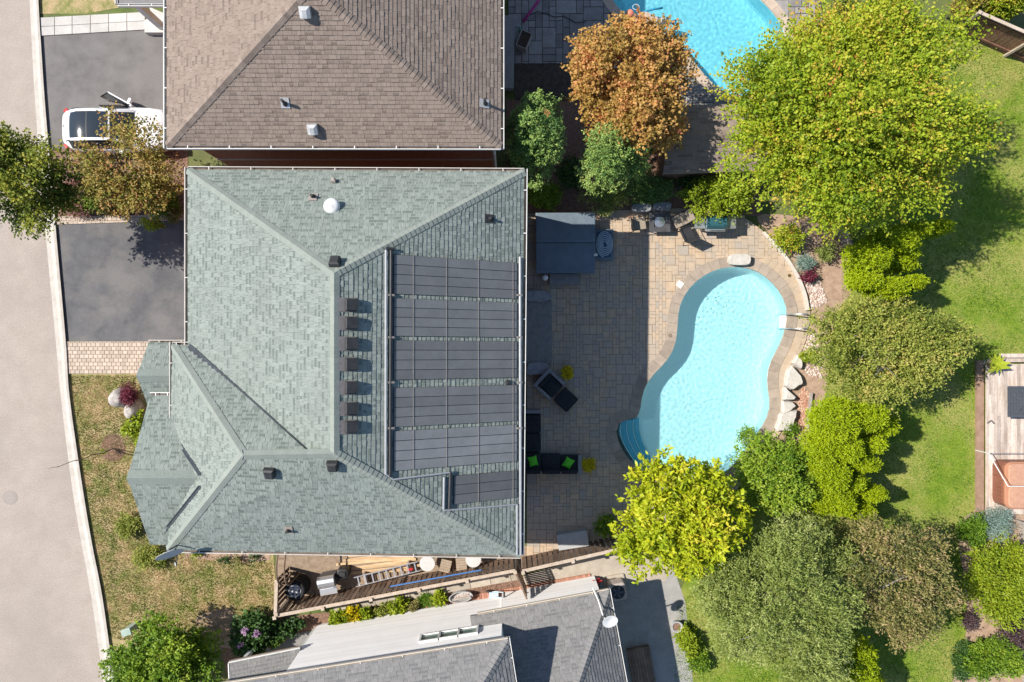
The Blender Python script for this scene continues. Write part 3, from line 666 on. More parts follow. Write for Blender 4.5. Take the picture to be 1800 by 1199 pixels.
# walls with lap siding boards
M_side = mat('white_siding', (0.76, 0.75, 0.74), (0.80, 0.79, 0.78), rough=0.5, scale=2, tint=0.06)
b = MB(); ov = 0.3
A = hE - dy * ov - dx * 0.3; B = hW2 - dy * ov + dx * 5.5; b.prism([(A.x, A.y), (A.x - dy.x * 9, A.y - dy.y * 9), (B.x - dy.x * 9, B.y - dy.y * 9), (B.x, B.y)], -0.02, HZ - 0.14); b.build('wall', M_side, nh)
A2 = lE - ly * ov - lx * 0.3; B2 = A - dx * 0.05; b = MB(); b.prism([(A2.x, A2.y), (A2.x - ly.x * 9, A2.y - ly.y * 9), (B2.x - ly.x * 9, B2.y - ly.y * 9), (B2.x - ly.x * 0.0, A2.y + (B2.x - A2.x) * lx.y / lx.x)], -0.02, LZ - 0.14); b.build('wall', M_side, nh)
b = MB(); C0 = B - dy * 2.4; C1 = C0 - dx * 5.2; b.prism([(C0.x + dx.x * .02, C0.y), (C0.x - dy.x * 5, C0.y - dy.y * 5), (C1.x - dy.x * 5, C1.y - dy.y * 5), (C1.x, C1.y)], -0.02, HZ - 0.14); b.build('wall', M_side, nh)
def siding(p0, p1, z0, z1):
    d = (p1 - p0).normalized(); L = (p1 - p0).length; ang = math.atan2(d.y, d.x); nrm = Vector((-d.y, d.x, 0)); z = z0
    while z < z1 - 0.02:
        hb = min(0.13, z1 - z); b = MB(); b.tv = random.uniform(-1, 1); q = [p0, p1]
        vs = [p0 + Vector((0, 0, z)), p1 + Vector((0, 0, z)), p1 + Vector((0, 0, z + hb)), p0 + Vector((0, 0, z + hb))]
        o = [nrm * 0.036, nrm * 0.036, nrm * 0.008, nrm * 0.008]
        b.add([v + k for v, k in zip(vs, o)] + [v - nrm * 0.002 for v in vs], [(3, 2, 1, 0), (0, 1, 5, 4), (1, 2, 6, 5), (3, 0, 4, 7), (2, 3, 7, 6)]); b.build('siding_board', M_side, nh); z += 0.13
B.z = A.z = 0; A2.z = 0; siding(B, A, 0.25, HZ - 0.15)
q2 = Vector((B2.x, A2.y + (B2.x - A2.x) * lx.y / lx.x, 0)); siding(q2 + lx * 0.06, A2, 0.25, LZ - 0.15)
shingle_roof(nh, [fN, fE, (Plane(hSW, hS, hp2), [hS, hSW, hpW, hp2]), (lN, [lW2, lE, lp, lpW]), (lR, [lE, lS, lp2, lp])], M_shN, [(hE, hp, hq.n, hr.n), (lE, lp, lN.n, lR.n), (hp, hpW, hq.n, hq.n + Vector((0, -0.6, 0)))], M_shN, e=0.145, widths=(0.14, 0.18, 0.24, 0.3), dark=0.4, key='n', capt=(0.0, 0.35))
M_gut2 = mat('cream_gutter', (0.62, 0.55, 0.46), (0.70, 0.64, 0.55), rough=0.5, scale=3)
gutter(nh, hW2 + dx * 3.2, hE, dy, M_gut2, 0.09); gutter(nh, hE + dy * 0.08, hS, dx, M_white, 0.08); gutter(nh, lW2 + lx * 0.3, lE, ly, M_gut2, 0.09); gutter(nh, lE + ly * 0.08, lS, lx, M_white, 0.08)
# three high windows in the white wall
wd_ = (A - B).normalized(); ang = math.atan2(wd_.y, wd_.x)
M_pgl = mat('pale_green_glass', (0.10, 0.16, 0.135), (0.16, 0.23, 0.20), rough=0.08, spec=0.8, scale=3)
for k, px in enumerate((756, 789, 822)):
    c0 = W(px, 1094 - (px - 800) * 0.16, 3.0); t = (c0 - B).dot(wd_); c = B + wd_ * t + dy * 0.04 + Vector((0, 0, 3.4))
    M = Matrix.Translation(c) @ Matrix.Rotation(ang, 4, 'Z'); b = MB(); b.M = M
    for ax, az, sx, sz in ((0, 0.30, 0.80, 0.07), (0, -0.30, 0.84, 0.07), (-0.37, 0, 0.07, 0.53), (0.37, 0, 0.07, 0.53)): b.box((ax, 0.0, az), (sx, 0.14, sz), M=Matrix.Translation((ax, 0.0, az)))
    wn = b.build('window', M_white, nh); b = MB(); b.M = M; b.box((0, 0, 0), (0.67, 0.03, 0.53)); b.build('pane', M_pgl, wn)
# lower porch roof at its front corner
pz = 2.6; p0, p1 = W(402, 1166, pz), W(528, 1140, pz); px_ = (p1 - p0).normalized(); py_ = Vector((px_.y, -px_.x, 0)); up = Vector((0, 0, 0.85))
pp = Plane(p0, p1, p0 + py_ * 2.4 + up); fp = [p0, p1, p1 + py_ * 2.4 + up, p0 + py_ * 2.4 + up]
shingle_roof(nh, [(pp, fp)], M_shN, [], M_shN, e=0.145, widths=(0.14, 0.18, 0.24), dark=0.8, limit=80, key='np')  # mostly dark tabs: the tree's shade is put into this roof's colour
gutter(nh, p0, p1, -py_, M_white, 0.05); b = MB(); b.tube([p0 + Vector((0, 0, 0.02)), p0 + py_ * 2.4 + up], 0.03, 6); b.build('gutter', M_white, nh)
for q in (p0 + py_ * 0.25 + px_ * 0.3, p1 + py_ * 0.25 - px_ * 0.15):
    b = MB(); b.box((q.x, q.y, 1.2), (0.16, 0.16, 2.4), ang); b.build('porch_post', M_white, nh)
b = MB(); q = p1 + py_ * 0.12 - px_ * 0.02; b.tube([q + Vector((0, 0, -0.05)), q + Vector((0.1, -0.25, -0.25)), q + Vector((0.1, -0.3, -2.4))], 0.045, 6); b.build('downpipe', M_white, nh)

# ---------------------------------------------------------------- garden shed with brown roof under the maple
sd = thing('garden_shed', 'shed with brown shingle roof between the orange and the large yellow-green maple', 'shed', W(1250, 250, 0))
SZ = 2.3; s0, s1 = W(1166, 305, SZ), W(1345, 300, SZ); s2, s3 = W(1166, 186, SZ), W(1345, 183, SZ)
r0, r1 = (s0 + s2) / 2 + Vector((0, 0.0, 0.5)), (s1 + s3) / 2 + Vector((0, 0, 0.5))
pa, pb = Plane(s0, s1, r0), Plane(s2, s3, r0)
b = MB(); b.prism([(s0.x + .2, s0.y + .2), (s1.x - .2, s1.y + .2), (s3.x - .2, s3.y - .2), (s2.x + .2, s2.y - .2)], -0.02, SZ - 0.1); b.build('wall', mat('shed_boards', (0.16, 0.10, 0.07), (0.22, 0.14, 0.10)), sd)
shingle_roof(sd, [(pa, [s0, s1, r1, r0]), (pb, [s2, s3, r1, r0])], M_shB, [(r0, r1, pa.n, pb.n)], M_shB, e=0.16, widths=(0.27, 0.34, 0.42), limit=120, key='s', capt=(0, .4))
# ================================================================ PATIOS AND POOLS
PVM = {}
def paver_mesh(wd, hd, t, m, tint, key, ch=0.012):
    kk = (key, round(wd, 3), round(hd, 3), tint)
    if kk not in PVM:
        b = MB(); b.tv = tint; x, y = wd / 2, hd / 2; r = [(-x, -y), (x, -y), (x, y), (-x, y)]; q = [(-x + ch, -y + ch), (x - ch, -y + ch), (x - ch, y - ch), (-x + ch, y - ch)]
        vs = [(*p, -t) for p in r] + [(*p, -ch * 0.7) for p in r] + [(*p, 0) for p in q]
        b.add(vs, [(i + o, (i + 1) % 4 + o, (i + 1) % 4 + o + 4, i + o + 4) for o in (0, 4) for i in range(4)] + [(8, 9, 10, 11)])
        PVM[kk] = b.mesh('paver', m)
    return PVM[kk]
def ashlar(x0, y0, x1, y1, mod, sizes):
    nx, ny = int((x1 - x0) / mod) + 1, int((y1 - y0) / mod) + 1; g = np.zeros((ny, nx), bool); out = []
    for j in range(ny):
        for i in range(nx):
            if g[j, i]: continue
            sz = list(sizes); random.shuffle(sz)
            for a, b in sz + [(1, 1)]:
                if i + a <= nx and j + b <= ny and not g[j:j + b, i:i + a].any():
                    g[j:j + b, i:i + a] = True; out.append((x0 + i * mod, y0 + j * mod, a * mod, b * mod)); break
    return out
def pave(base, region, rects, z, t, m, gap, tints, limit=300, ang=0.0, pivot=(0, 0), holes=(), key='p', jitter=0.004, wts=None):
    """region: polygon in the world; holes: polygons kept clear; rects are laid in a frame turned by ang about pivot"""
    ca, sa = math.cos(ang), math.sin(ang); full = []; rest = MB()
    R = lambda p: (pivot[0] + ca * p[0] - sa * p[1], pivot[1] + sa * p[0] + ca * p[1])
    for x, y, a, b in rects:
        q = [(x + gap, y + gap), (x + a - gap, y + gap), (x + a - gap, y + b - gap), (x + gap, y + b - gap)]; q = [R(p) for p in q]; c = R((x + a / 2, y + b / 2))
        rad = math.hypot(a, b) / 2; cut = list(q); whole = True
        for poly, keep in [(region, True)] + [(h, False) for h in holes]:
            d, e, nrm = near_edge(c, poly); ins = inside(c, poly)
            if d > rad:
                if ins != keep: cut = []; break
                continue
            # normal that points to the kept side
            s_ = 1 if inside((e[0] + nrm[0] * 0.02, e[1] + nrm[1] * 0.02), poly) == keep else -1
            k = clip_hp(cut, e, (nrm[0] * s_, nrm[1] * s_))
            if len(k) < 3: cut = []; break
            if abs(area2(k) - area2(cut)) > 1e-7: whole = False
            cut = k
        if not cut: continue
        zz = z + random.uniform(-jitter, jitter); tn = random.choices(tints, wts)[0]
        if whole: full.append((c, a - 2 * gap, b - 2 * gap, zz, tn, q))
        elif abs(area2(cut)) > 0.002: rest.tv = tn; rest.prism(cut, zz - t, zz)
    def vis(f):
        px, py = f[0][0] * 40 + 900, 600 - f[0][1] * 40
        return (0 if (0 < px < 1800 and 0 < py < 1199) else 1, -f[1] * f[2])
    full.sort(key=vis)
    for i, (c, a, b, zz, tn, q) in enumerate(full):
        if i < limit: link('paver', paver_mesh(a, b, t, m, tn, key), base, Matrix.Translation((c[0], c[1], zz)) @ Matrix.Rotation(ang, 4, 'Z'))
        else: rest.tv = tn; rest.prism(q, zz - t, zz)
    if rest.v: rest.build('pavers', m, base, kind='stuff')
def patio_base(name, pts, z, m, holes=(), label=None, cat=None):
    b = MB(); b.sheet(pts, z, holes); return b.build(name, m, kind='structure')

M_pav = mat('tan_paver', (0.45, 0.335, 0.225), (0.53, 0.405, 0.28), scale=3.0, tcol=(0.37, 0.325, 0.275), fine=0.12, fscale=26, bump=0.35, bscale=50, big=(0.385, 0.33, 0.275), bigscale=0.55, bigamt=0.6)
M_cop = mat('coping_stone', (0.30, 0.245, 0.195), (0.37, 0.305, 0.245), scale=4, fine=0.14, fscale=26, tint=0.18, bump=0.3)
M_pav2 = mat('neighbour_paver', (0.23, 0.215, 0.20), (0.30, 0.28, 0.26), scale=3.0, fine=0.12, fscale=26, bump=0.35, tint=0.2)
M_brk = mat('pink_paver', (0.46, 0.37, 0.29), (0.52, 0.42, 0.335), scale=4.0, fine=0.1, fscale=26, tint=0.12)

# back patio
pat_px = [(926, 376), (1215, 366), (1300, 378), (1330, 398), (1365, 426), (1400, 470), (1418, 515), (1424, 560), (1415, 600), (1398, 645), (1385, 690), (1379, 735), (1362, 775), (1330, 830), (1270, 880), (1190, 935), (1088, 962), (926, 1000)]
PAT = [W2(*p) for p in pat_px]
if area2(PAT) < 0: PAT.reverse()
COP = offset_loop(POOLHOLE, 0.42); COP0 = offset_loop(POOLHOLE, 0.30)
pbase = patio_base('patio', PAT, 0.015, G_sand, [list(reversed(POOLHOLE))])
rc = ashlar(min(p[0] for p in PAT), min(p[1] for p in PAT), max(p[0] for p in PAT), max(p[1] for p in PAT), 0.145, [(3, 2), (2, 3), (2, 2), (2, 2), (3, 3), (1, 2), (2, 1)])
pave(pbase, PAT, rc, 0.055, 0.05, M_pav, 0.005, [0.0, 0.15, 0.35, 0.6, 0.95], holes=[COP0], key='pav', wts=[5, 4, 3, 2, 1])

# pool 1: shell, steps, coping, water
pool = thing('swimming_pool', 'figure-eight swimming pool with curved corner steps and stone coping beside the tan patio', 'swimming pool', (7.5, -1.0, 0))
POOL_M = mat('pool_plaster', (0.90, 0.92, 0.92), (0.93, 0.945, 0.945), rough=0.7, scale=1.5, fine=0.04, fscale=10)
def depth(x, y, top=-1.35, sh=-1.05):
    t = min(1, max(0, (y + 6.0) / 9.0)); return sh + (top - sh) * t
def shell(name, loop, parent, dfun, m):
    b = MB(); n = len(loop); rings = []
    for off, f in ((0.0, None), (0.0, 0.80), (-0.06, 0.92), (-0.20, 0.99), (-0.36, 1.0)):
        lp = offset_loop(loop, off); rings.append([(x, y, 0.0 if f is None else dfun(x, y) * f) for x, y in lp])
    vs = [p for r in rings for p in r]; fs = []
    for k in range(len(rings) - 1):
        for i in range(n): j = (i + 1) % n; fs.append((k * n + i, k * n + j, (k + 1) * n + j, (k + 1) * n + i)[::-1])
    b.add(vs, fs); b.sheet([p[:2] for p in rings[-1]], lambda x, y: dfun(x, y)); return b.build(name, m, parent, smooth=False)
shell('basin', POOLHOLE, pool, lambda x, y: depth(x, y), POOL_M)
# treads of the corner steps
sc = Vector((9.2, -4.6))
ST = [p for p in STEPS]; edge = [Vector(p) for p in ST]
poolc = Vector((7.6, -4.5))
M_step = mat('step_tread', (0.16, 0.46, 0.62), (0.19, 0.50, 0.66), rough=0.7, scale=2); M_nose = mat('step_nosing', (0.72, 0.80, 0.84), None, rough=0.6)
P_in = [W2(1128, 738), W2(1129, 760), W2(1136, 784), W2(1150, 812)]
P_out = [W2(1082, 742), W2(1079, 758), W2(1087, 784), W2(1112, 822)]
cin, cou = smooth_loop(P_in, 8, False), smooth_loop(P_out, 8, False)
for k in range(4):
    f0, f1 = k / 4, (k + 1) / 4; z1 = -0.25 - 0.2 * k; b = MB(); m = len(cin)
    A = [(cou[i][0] + (cin[i][0] - cou[i][0]) * f0, cou[i][1] + (cin[i][1] - cou[i][1]) * f0) for i in range(m)]
    Bq = [(cou[i][0] + (cin[i][0] - cou[i][0]) * f1, cou[i][1] + (cin[i][1] - cou[i][1]) * f1) for i in range(m)]
    if k == 0: A = offset_loop(A, 0.4 if False else -0.25, False)
    vs = [(*p, z1) for p in A] + [(*p, z1) for p in Bq] + [(*p, z1 - 0.5) for p in Bq]
    b.add(vs, [(i, i + 1, m + i + 1, m + i) for i in range(m - 1)] + [(m + i, m + i + 1, 2 * m + i + 1, 2 * m + i) for i in range(m - 1)])
    t = b.build('step', M_step, pool)
    if k < 3:
        b = MB(); b.tube([(*p, z1 + 0.012) for p in Bq], 0.016, 5); b.build('nosing', M_nose, t)
def coping(loop, parent, w0, w1, z, t, step, m, closed=True, name='coping_stone', gap=0.008, tj=(-0.8, 0.8)):
    a = resample(loop, step, closed); a1 = offset_loop(a, w0, closed); a2 = offset_loop(a, w1, closed); n = len(a)
    for i in range(n if closed else n - 1):
        j = (i + 1) % n; q = [a1[i], a1[j], a2[j], a2[i]]; cx = sum(p[0] for p in q) / 4; cy = sum(p[1] for p in q) / 4
        L = max(math.dist(q[0], q[1]), 0.05); s_ = 1 - gap / L
        q = [(cx + (p[0] - cx) * s_, cy + (p[1] - cy) * s_) for p in q]
        b = MB(); b.tv = random.uniform(*tj); b.prism(q, z - t, z + random.uniform(-0.003, 0.003)); b.build(name, m, parent)
coping(POOLHOLE, pool, -0.025, 0.44, 0.075, 0.09, 0.42, M_cop)
# tan ring of pavers outside the coping on the garden side
ring_i = [i for i in range(len(POOLHOLE)) if POOLHOLE[i][0] > 9.2 + 0.0]
i0 = min(range(len(POOLHOLE)), key=lambda i: math.dist(POOLHOLE[i], W2(1290, 835))); i1 = min(range(len(POOLHOLE)), key=lambda i: math.dist(POOLHOLE[i], W2(1330, 476)))
seg = POOLHOLE[i0:i1 + 1] if i0 < i1 else POOLHOLE[i0:] + POOLHOLE[:i1 + 1]
coping(offset_loop(seg, 0.45, False), pbase, 0.0, 0.36, 0.066, 0.06, 0.30, M_pav, False, 'paver', tj=(0.0, 0.35))

def water(name, loop, z, tintc, amp, freq, st, ring=None):
    """a rippled surface that refracts; the sun's caustics on the floor come from its waves"""
    lp = offset_loop(loop, 0.12); x0 = min(p[0] for p in lp); y0 = min(p[1] for p in lp)
    nx = int((max(p[0] for p in lp) - x0) / st) + 2; ny = int((max(p[1] for p in lp) - y0) / st) + 2
    X, Y = np.meshgrid(x0 + np.arange(nx) * st, y0 + np.arange(ny) * st); ins = np.zeros(X.shape, bool); j = len(lp) - 1
    for i in range(len(lp)):
        a, bb = lp[i], lp[j]; ins ^= ((a[1] > Y) != (bb[1] > Y)) & (X < (bb[0] - a[0]) * (Y - a[1]) / (bb[1] - a[1] + 1e-12) + a[0]); j = i
    vis = (Y < 16)
    Z = np.zeros(X.shape)
    for j in range(ny):
        for i in range(nx):
            if ins[j, i] and vis[j, i]:
                x, y = X[j, i], Y[j, i]; d = noise.noise_vector(Vector((x * 0.8, y * 0.8, 5.0)))
                h = noise.noise(Vector((x * freq, y * freq, 0.3)) + d * 1.1) + 0.35 * noise.noise(Vector((x * freq * 0.45, y * freq * 0.45, 3.3)) + d) * 2
                Z[j, i] = amp * h
                if ring:
                    r = math.hypot(x - ring[0], y - ring[1]); Z[j, i] += ring[2] * math.sin(r * 17) * math.exp(-r * 0.55)
    idx = -np.ones(X.shape, int); k = np.argwhere(ins); idx[ins] = np.arange(len(k)); q = ins[:-1, :-1] & ins[1:, :-1] & ins[:-1, 1:] & ins[1:, 1:]
    F = np.column_stack([idx[:-1, :-1][q], idx[:-1, 1:][q], idx[1:, 1:][q], idx[1:, :-1][q]])
    b = MB(); b.v = list(zip(X[ins].tolist(), Y[ins].tolist(), (z + Z[ins]).tolist())); b.f = F.tolist(); b.t = [0.0] * len(b.f)
    if 'water' not in MATS:
        m = bpy.data.materials.new('water'); m.use_nodes = True; t = m.node_tree; N = t.nodes; L = t.links; N.remove(N['Principled BSDF'])
        rf = N.new('ShaderNodeBsdfRefraction'); rf.inputs['IOR'].default_value = 1.33; rf.inputs['Roughness'].default_value = 0.0; rf.inputs[0].default_value = (*tintc, 1)
        gl = N.new('ShaderNodeBsdfGlossy'); gl.inputs['Roughness'].default_value = 0.0
        fr = N.new('ShaderNodeFresnel'); fr.inputs[0].default_value = 1.33; mx = N.new('ShaderNodeMixShader')
        L.new(fr.outputs[0], mx.inputs[0]); L.new(rf.outputs[0], mx.inputs[1]); L.new(gl.outputs[0], mx.inputs[2]); L.new(mx.outputs[0], N['Material Output'].inputs[0]); MATS['water'] = m
    o = b.build(name, MATS['water'], kind='structure', smooth=True); o.cycles.is_caustics_caster = True; return o
water('pool_water', POOLHOLE, -0.07, (0.66, 0.935, 0.97), 0.0023, 6.4, 0.042, (9.2, -4.9, 0.0009))

# pool 2 and the neighbour's dark paving
p2 = thing('neighbour_swimming_pool', 'turquoise freeform pool at the top edge behind the orange maple', 'swimming pool', (*W2(1270, 40), 0))
POOL2_M = mat('pool_liner_blue', (0.44, 0.74, 0.82), (0.50, 0.79, 0.86), rough=0.7, scale=3.5, fine=0.06, fscale=7)
shell('basin', POOL2, p2, lambda x, y: -1.3, POOL2_M)
n2_px = [(893, -130), (1420, -130), (1445, 30), (1420, 150), (1330, 190), (1180, 200), (1085, 150), (1050, 112), (893, 112)]
N2 = [W2(*p) for p in n2_px]
if area2(N2) < 0: N2.reverse()
n2b = patio_base('neighbour_patio', N2, 0.012, G_sand, [list(reversed(POOL2))])
rc = ashlar(min(p[0] for p in N2), W2(0, 205)[1], max(p[0] for p in N2), W2(0, -20)[1], 0.3, [(2, 1), (1, 2), (2, 2), (1, 1), (3, 2), (2, 3), (1, 2)])
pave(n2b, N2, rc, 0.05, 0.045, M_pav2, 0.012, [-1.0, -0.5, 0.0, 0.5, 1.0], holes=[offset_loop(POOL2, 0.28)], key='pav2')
M_cop2 = mat('tan_coping', (0.42, 0.33, 0.25), (0.50, 0.40, 0.31), scale=4, fine=0.14, tint=0.12)
coping(POOL2, p2, -0.02, 0.38, 0.068, 0.08, 0.5, M_cop2)
water('neighbour_pool_water', POOL2, -0.07, (0.66, 0.93, 0.97), 0.0022, 6.0, 0.05)
for o in bpy.data.objects:
    if o.type == 'MESH' and o.name.split('.')[0] in ('basin', 'step', 'nosing'): o.cycles.is_caustics_receiver = True
sl.cycles.is_caustics_light = True
# terrace bed and wide step near the neighbour's back wall
b = MB(); b.prism([W2(905, 112), W2(1050, 112), W2(1050, 176), W2(905, 176)], -0.01, 0.02); b.build('planting_bed', mat('dark_bed', (0.05, 0.038, 0.03), (0.10, 0.075, 0.055), scale=5, fine=0.4, fscale=20, bump=0.8), kind='structure')
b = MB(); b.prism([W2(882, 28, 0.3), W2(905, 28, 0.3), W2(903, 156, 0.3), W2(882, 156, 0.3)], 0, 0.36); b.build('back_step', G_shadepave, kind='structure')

# front walk of small pavers, the strip between drives and the neighbour's slabs
fw_px = [kx(600.5, -1), (330, 600.5), (330, 657), kx(657, -1)]
FW = [W2(*p) for p in fw_px]
if area2(FW) < 0: FW.reverse()
fwb = patio_base('front_walk', FW, 0.004, G_sand)
rects = []
yy = min(p[1] for p in FW); r = 0
while yy < max(p[1] for p in FW):
    x = min(p[0] for p in FW) - (0.1 if r % 2 else 0)
    while x < max(p[0] for p in FW): rects.append((x, yy, 0.2, 0.17)); x += 0.2
    yy += 0.17; r += 1
pave(fwb, FW, rects, 0.045, 0.045, M_brk, 0.006, [-1, -0.5, 0.0, 0.4, 0.9], key='fw', jitter=0.002)
ds_px = [kx(381, -1), (335, 377), (335, 387), kx(395, -1)]
DS = [W2(*p) for p in ds_px]
if area2(DS) < 0: DS.reverse()
dsb = patio_base('drive_edging', DS, 0.005, G_sand)
rects = []; x = min(p[0] for p in DS)
while x < max(p[0] for p in DS):
    for k in range(4): rects.append((x + (0.1 if k % 2 else 0), min(p[1] for p in DS) + 0.16 * k, 0.2, 0.16))
    x += 0.2
pave(dsb, DS, rects, 0.045, 0.04, M_brk, 0.006, [-1, -0.5, 0, 0.5], key='ds', jitter=0.002, ang=0.0)
nwk = thing('concrete_walk', 'pale concrete slab walk beside the white car driveway', 'walkway', (*W2(170, 40), 0))
cuts = [75, 97, 128, 160, 192, 224, 256]
for i in range(6):
    a, c = cuts[i] + 0.6, cuts[i + 1] - 0.6; yt = lambda x: 32 - (x - 75) * 0.055; yb = lambda x: 63.5 - (x - 75) * 0.06
    q = [W2(a, yb(a)), W2(c, yb(c)), W2(c, yt(c)), W2(a, yt(a))]
    if i == 0: q = [W2(74, 63.5), W2(c, yb(c)), W2(c, yt(c)), W2(72, 32)]
    mid = lambda p, q_, f: (p[0] + (q_[0] - p[0]) * f, p[1] + (q_[1] - p[1]) * f)
    b = MB(); b.tv = random.uniform(-0.6, 0.6); b.prism([q[0], q[1], mid(q[1], q[2], 0.485), mid(q[0], q[3], 0.485)], -0.03, 0.05); b.build('slab', G_conc, nwk)
    b = MB(); b.tv = random.uniform(-0.6, 0.6); b.prism([mid(q[0], q[3], 0.51), mid(q[1], q[2], 0.51), q[2], q[3]], -0.03, 0.05); b.build('slab', G_conc, nwk)
b = MB(); b.prism([W2(254, 57, .3), W2(300, 57, .3), W2(300, 34, .3), W2(268, 26, .3), W2(254, 36, .3)], -0.02, 0.3); b.build('door_step', G_conc, nwk)
b = MB(); b.prism([W2(272, 40, .45), W2(300, 50, .45), W2(300, 28, .45), W2(262, 12, .45)], -0.02, 0.45); b.build('door_step', G_conc, nwk)
# neighbour's side path of beige slabs, with a brick soldier row along the white wall
sp = thing('slab_path', 'row of beige slabs between the board fence and the planting bed', 'path', (*W2(740, 1035), 0))
M_slab = MATS['beige_slab']
pa_, pb_ = Vector(W2(588, 1078)), Vector(W2(915, 1018)); dd = (pb_ - pa_).normalized(); nn = Vector((-dd.y, dd.x)); L = (pb_ - pa_).length; u = 0.0
while u < L - 0.3:
    ln = min(random.choice((0.55, 0.75, 0.9, 1.1)), L - u); q = [pa_ + dd * (u + 0.01), pa_ + dd * (u + ln - 0.01)]
    b = MB(); b.tv = random.uniform(-1, 1); b.prism([tuple(q[0]), tuple(q[1]), tuple(q[1] + nn * 0.75), tuple(q[0] + nn * 0.75)], -0.01, 0.04); b.build('slab', M_slab, sp); u += ln
be = thing('brick_edging', 'row of red bricks laid along the foot of the white siding wall', 'edging', (*W2(800, 1062), 0))
M_red = mat('red_brick', (0.36, 0.17, 0.115), (0.45, 0.23, 0.16), scale=8, fine=0.2, tint=0.25)
pa_, pb_ = Vector(W2(610, 1101)), Vector(W2(1040, 1024)); dd = (pb_ - pa_).normalized(); nn = Vector((-dd.y, dd.x)); L = (pb_ - pa_).length; k = int(L / 0.11)
rb = {}
for t in range(6):
    b = MB(); b.tv = random.uniform(-1, 1); b.box((0, 0, 0.03), (0.098, 0.42, 0.07)); rb[t] = b.mesh('brick', M_red)
ang = math.atan2(dd.y, dd.x)
for i in range(k):
    p = pa_ + dd * (L * (i + 0.5) / k) + nn * 0.2; link('brick', rb[random.randrange(6)], be, Matrix.Translation((p.x, p.y, random.uniform(0, 0.006))) @ Matrix.Rotation(ang, 4, 'Z'))
# ================================================================ FENCES
M_fence = mat('fence_boards', (0.155, 0.100, 0.070), (0.235, 0.160, 0.115), rough=0.85, scale=3, fine=0.25, fscale=18, tint=0.25)
M_rail = mat('fence_rail', (0.42, 0.335, 0.26), (0.52, 0.43, 0.345), rough=0.85, scale=4, fine=0.2, fscale=18)
M_oldw = mat('weathered_wood', (0.30, 0.265, 0.235), (0.40, 0.36, 0.32), rough=0.9, scale=4, fine=0.2, fscale=20)
def fence(label, p0, p1, h=1.75, bw=0.13, gap=0.055, side=1, post=2.2, rail=None, name='board_fence', m=None, group=None, cap=True, endposts=True):
    p0, p1 = Vector((*p0, 0)), Vector((*p1, 0)); d = (p1 - p0).normalized(); L = (p1 - p0).length; n = Vector((-d.y, d.x, 0)) * side; ang = math.atan2(d.y, d.x)
    t = thing(name, label, 'fence', tuple(p0), group=group); m = m or M_fence; vs = {}
    for k in range(4):
        b = MB(); b.tv = (-1, -0.35, 0.3, 1)[k]; b.box((0, 0, h / 2 - 0.02), (bw, 0.022, h - 0.1)); vs[k] = b.mesh('board', m)
    u = bw / 2
    while u < L:
        link('board', vs[random.randrange(4)], t, Matrix.Translation(p0 + d * u + n * 0.035) @ Matrix.Rotation(ang, 4, 'Z')); u += bw + gap
    for z in (0.35, h - 0.22):
        b = MB(); b.box(p0 + d * (L / 2) + Vector((0, 0, z)), (L, 0.04, 0.09), ang); b.build('rail', m, t)
    if cap:
        b = MB(); b.box(p0 + d * (L / 2) + Vector((0, 0, h)) , (L + 0.04, 0.135, 0.035), ang); b.build('cap_rail', rail or M_rail, t)
    k = max(1, round(L / post))
    for i in range(0 if endposts else 1, k + 1):
        b = MB(); c = p0 + d * (L * i / k) - n * 0.05; b.box(c + Vector((0, 0, h / 2 + 0.03)), (0.1, 0.1, h + 0.06), ang); b.box(c + Vector((0, 0, h + 0.08)), (0.14, 0.14, 0.03), ang); b.build('post', rail or M_rail, t)
    return t
fz = 1.75
q = lambda x, y: W2(x, y, fz)
fence('long brown board fence along the slab path, below the green house', q(483, 1083), q(905, 1003), side=1, bw=0.15, gap=0.075)
fence('short board fence closing the side yard beside the spare wheel', q(486, 1020), q(484, 1079), side=-1, bw=0.15, gap=0.075, endposts=False)
fence('brown board fence behind the grey storage bench', q(919, 1004), q(1094, 964), side=1, bw=0.17, gap=0.06)
fence('dark board fence running diagonally in the top corner', W2(1672, 56), W2(1860, 138), h=1.8, side=1, bw=0.15, gap=0.03, cap=True, m=mat('red_brown_boards', (0.17, 0.085, 0.055), (0.24, 0.125, 0.085), rough=0.85, scale=3, fine=0.25, fscale=18, tint=0.25))
b_ = fence('low plank fence behind the planted bed and golden cypress', W2(1494, 470), W2(1470, 395), h=0.9, side=1, bw=0.14, gap=0.02, cap=False, m=M_oldw)
# side gate between the fences
gt = thing('side_gate', 'narrow brown picket gate standing open beside the white wall', 'gate', (*W2(912, 1010), 0)); g0, g1 = Vector((*W2(905, 1003, 1.6), 0)), Vector((*W2(926, 1048, 1.3), 0)); gd = (g1 - g0).normalized(); GL = (g1 - g0).length; ga_ = math.atan2(gd.y, gd.x)
for i in range(int(GL / 0.12) + 1):
    b = MB(); b.tv = random.uniform(-1, 1); b.box(g0 + gd * (0.05 + i * 0.12) + Vector((0, 0, 0.85)), (0.085, 0.022, 1.5), ga_); b.build('picket', M_fence, gt)
for z in (0.3, 1.45):
    b = MB(); b.box(g0 + gd * (GL / 2) + Vector((0, 0, z)) + Vector((gd.y, -gd.x, 0)) * 0.03, (GL, 0.04, 0.09), ga_); b.build('rail', M_fence, gt)
b = MB(); b.box(g0 + gd * (GL / 2) + Vector((0, 0, 1.63)), (GL, 0.07, 0.05), ga_); b.build('cap_rail', M_fence, gt)
b = MB(); b.tube([g0 + gd * (GL - 0.1) + Vector((0.05, 0, 1.1)), g0 + gd * (GL - 0.1) + Vector((0.12, 0, 1.15)), g0 + gd * (GL - 0.1) + Vector((0.05, 0, 1.22))], 0.012, 5); b.build('latch', M_black, gt)
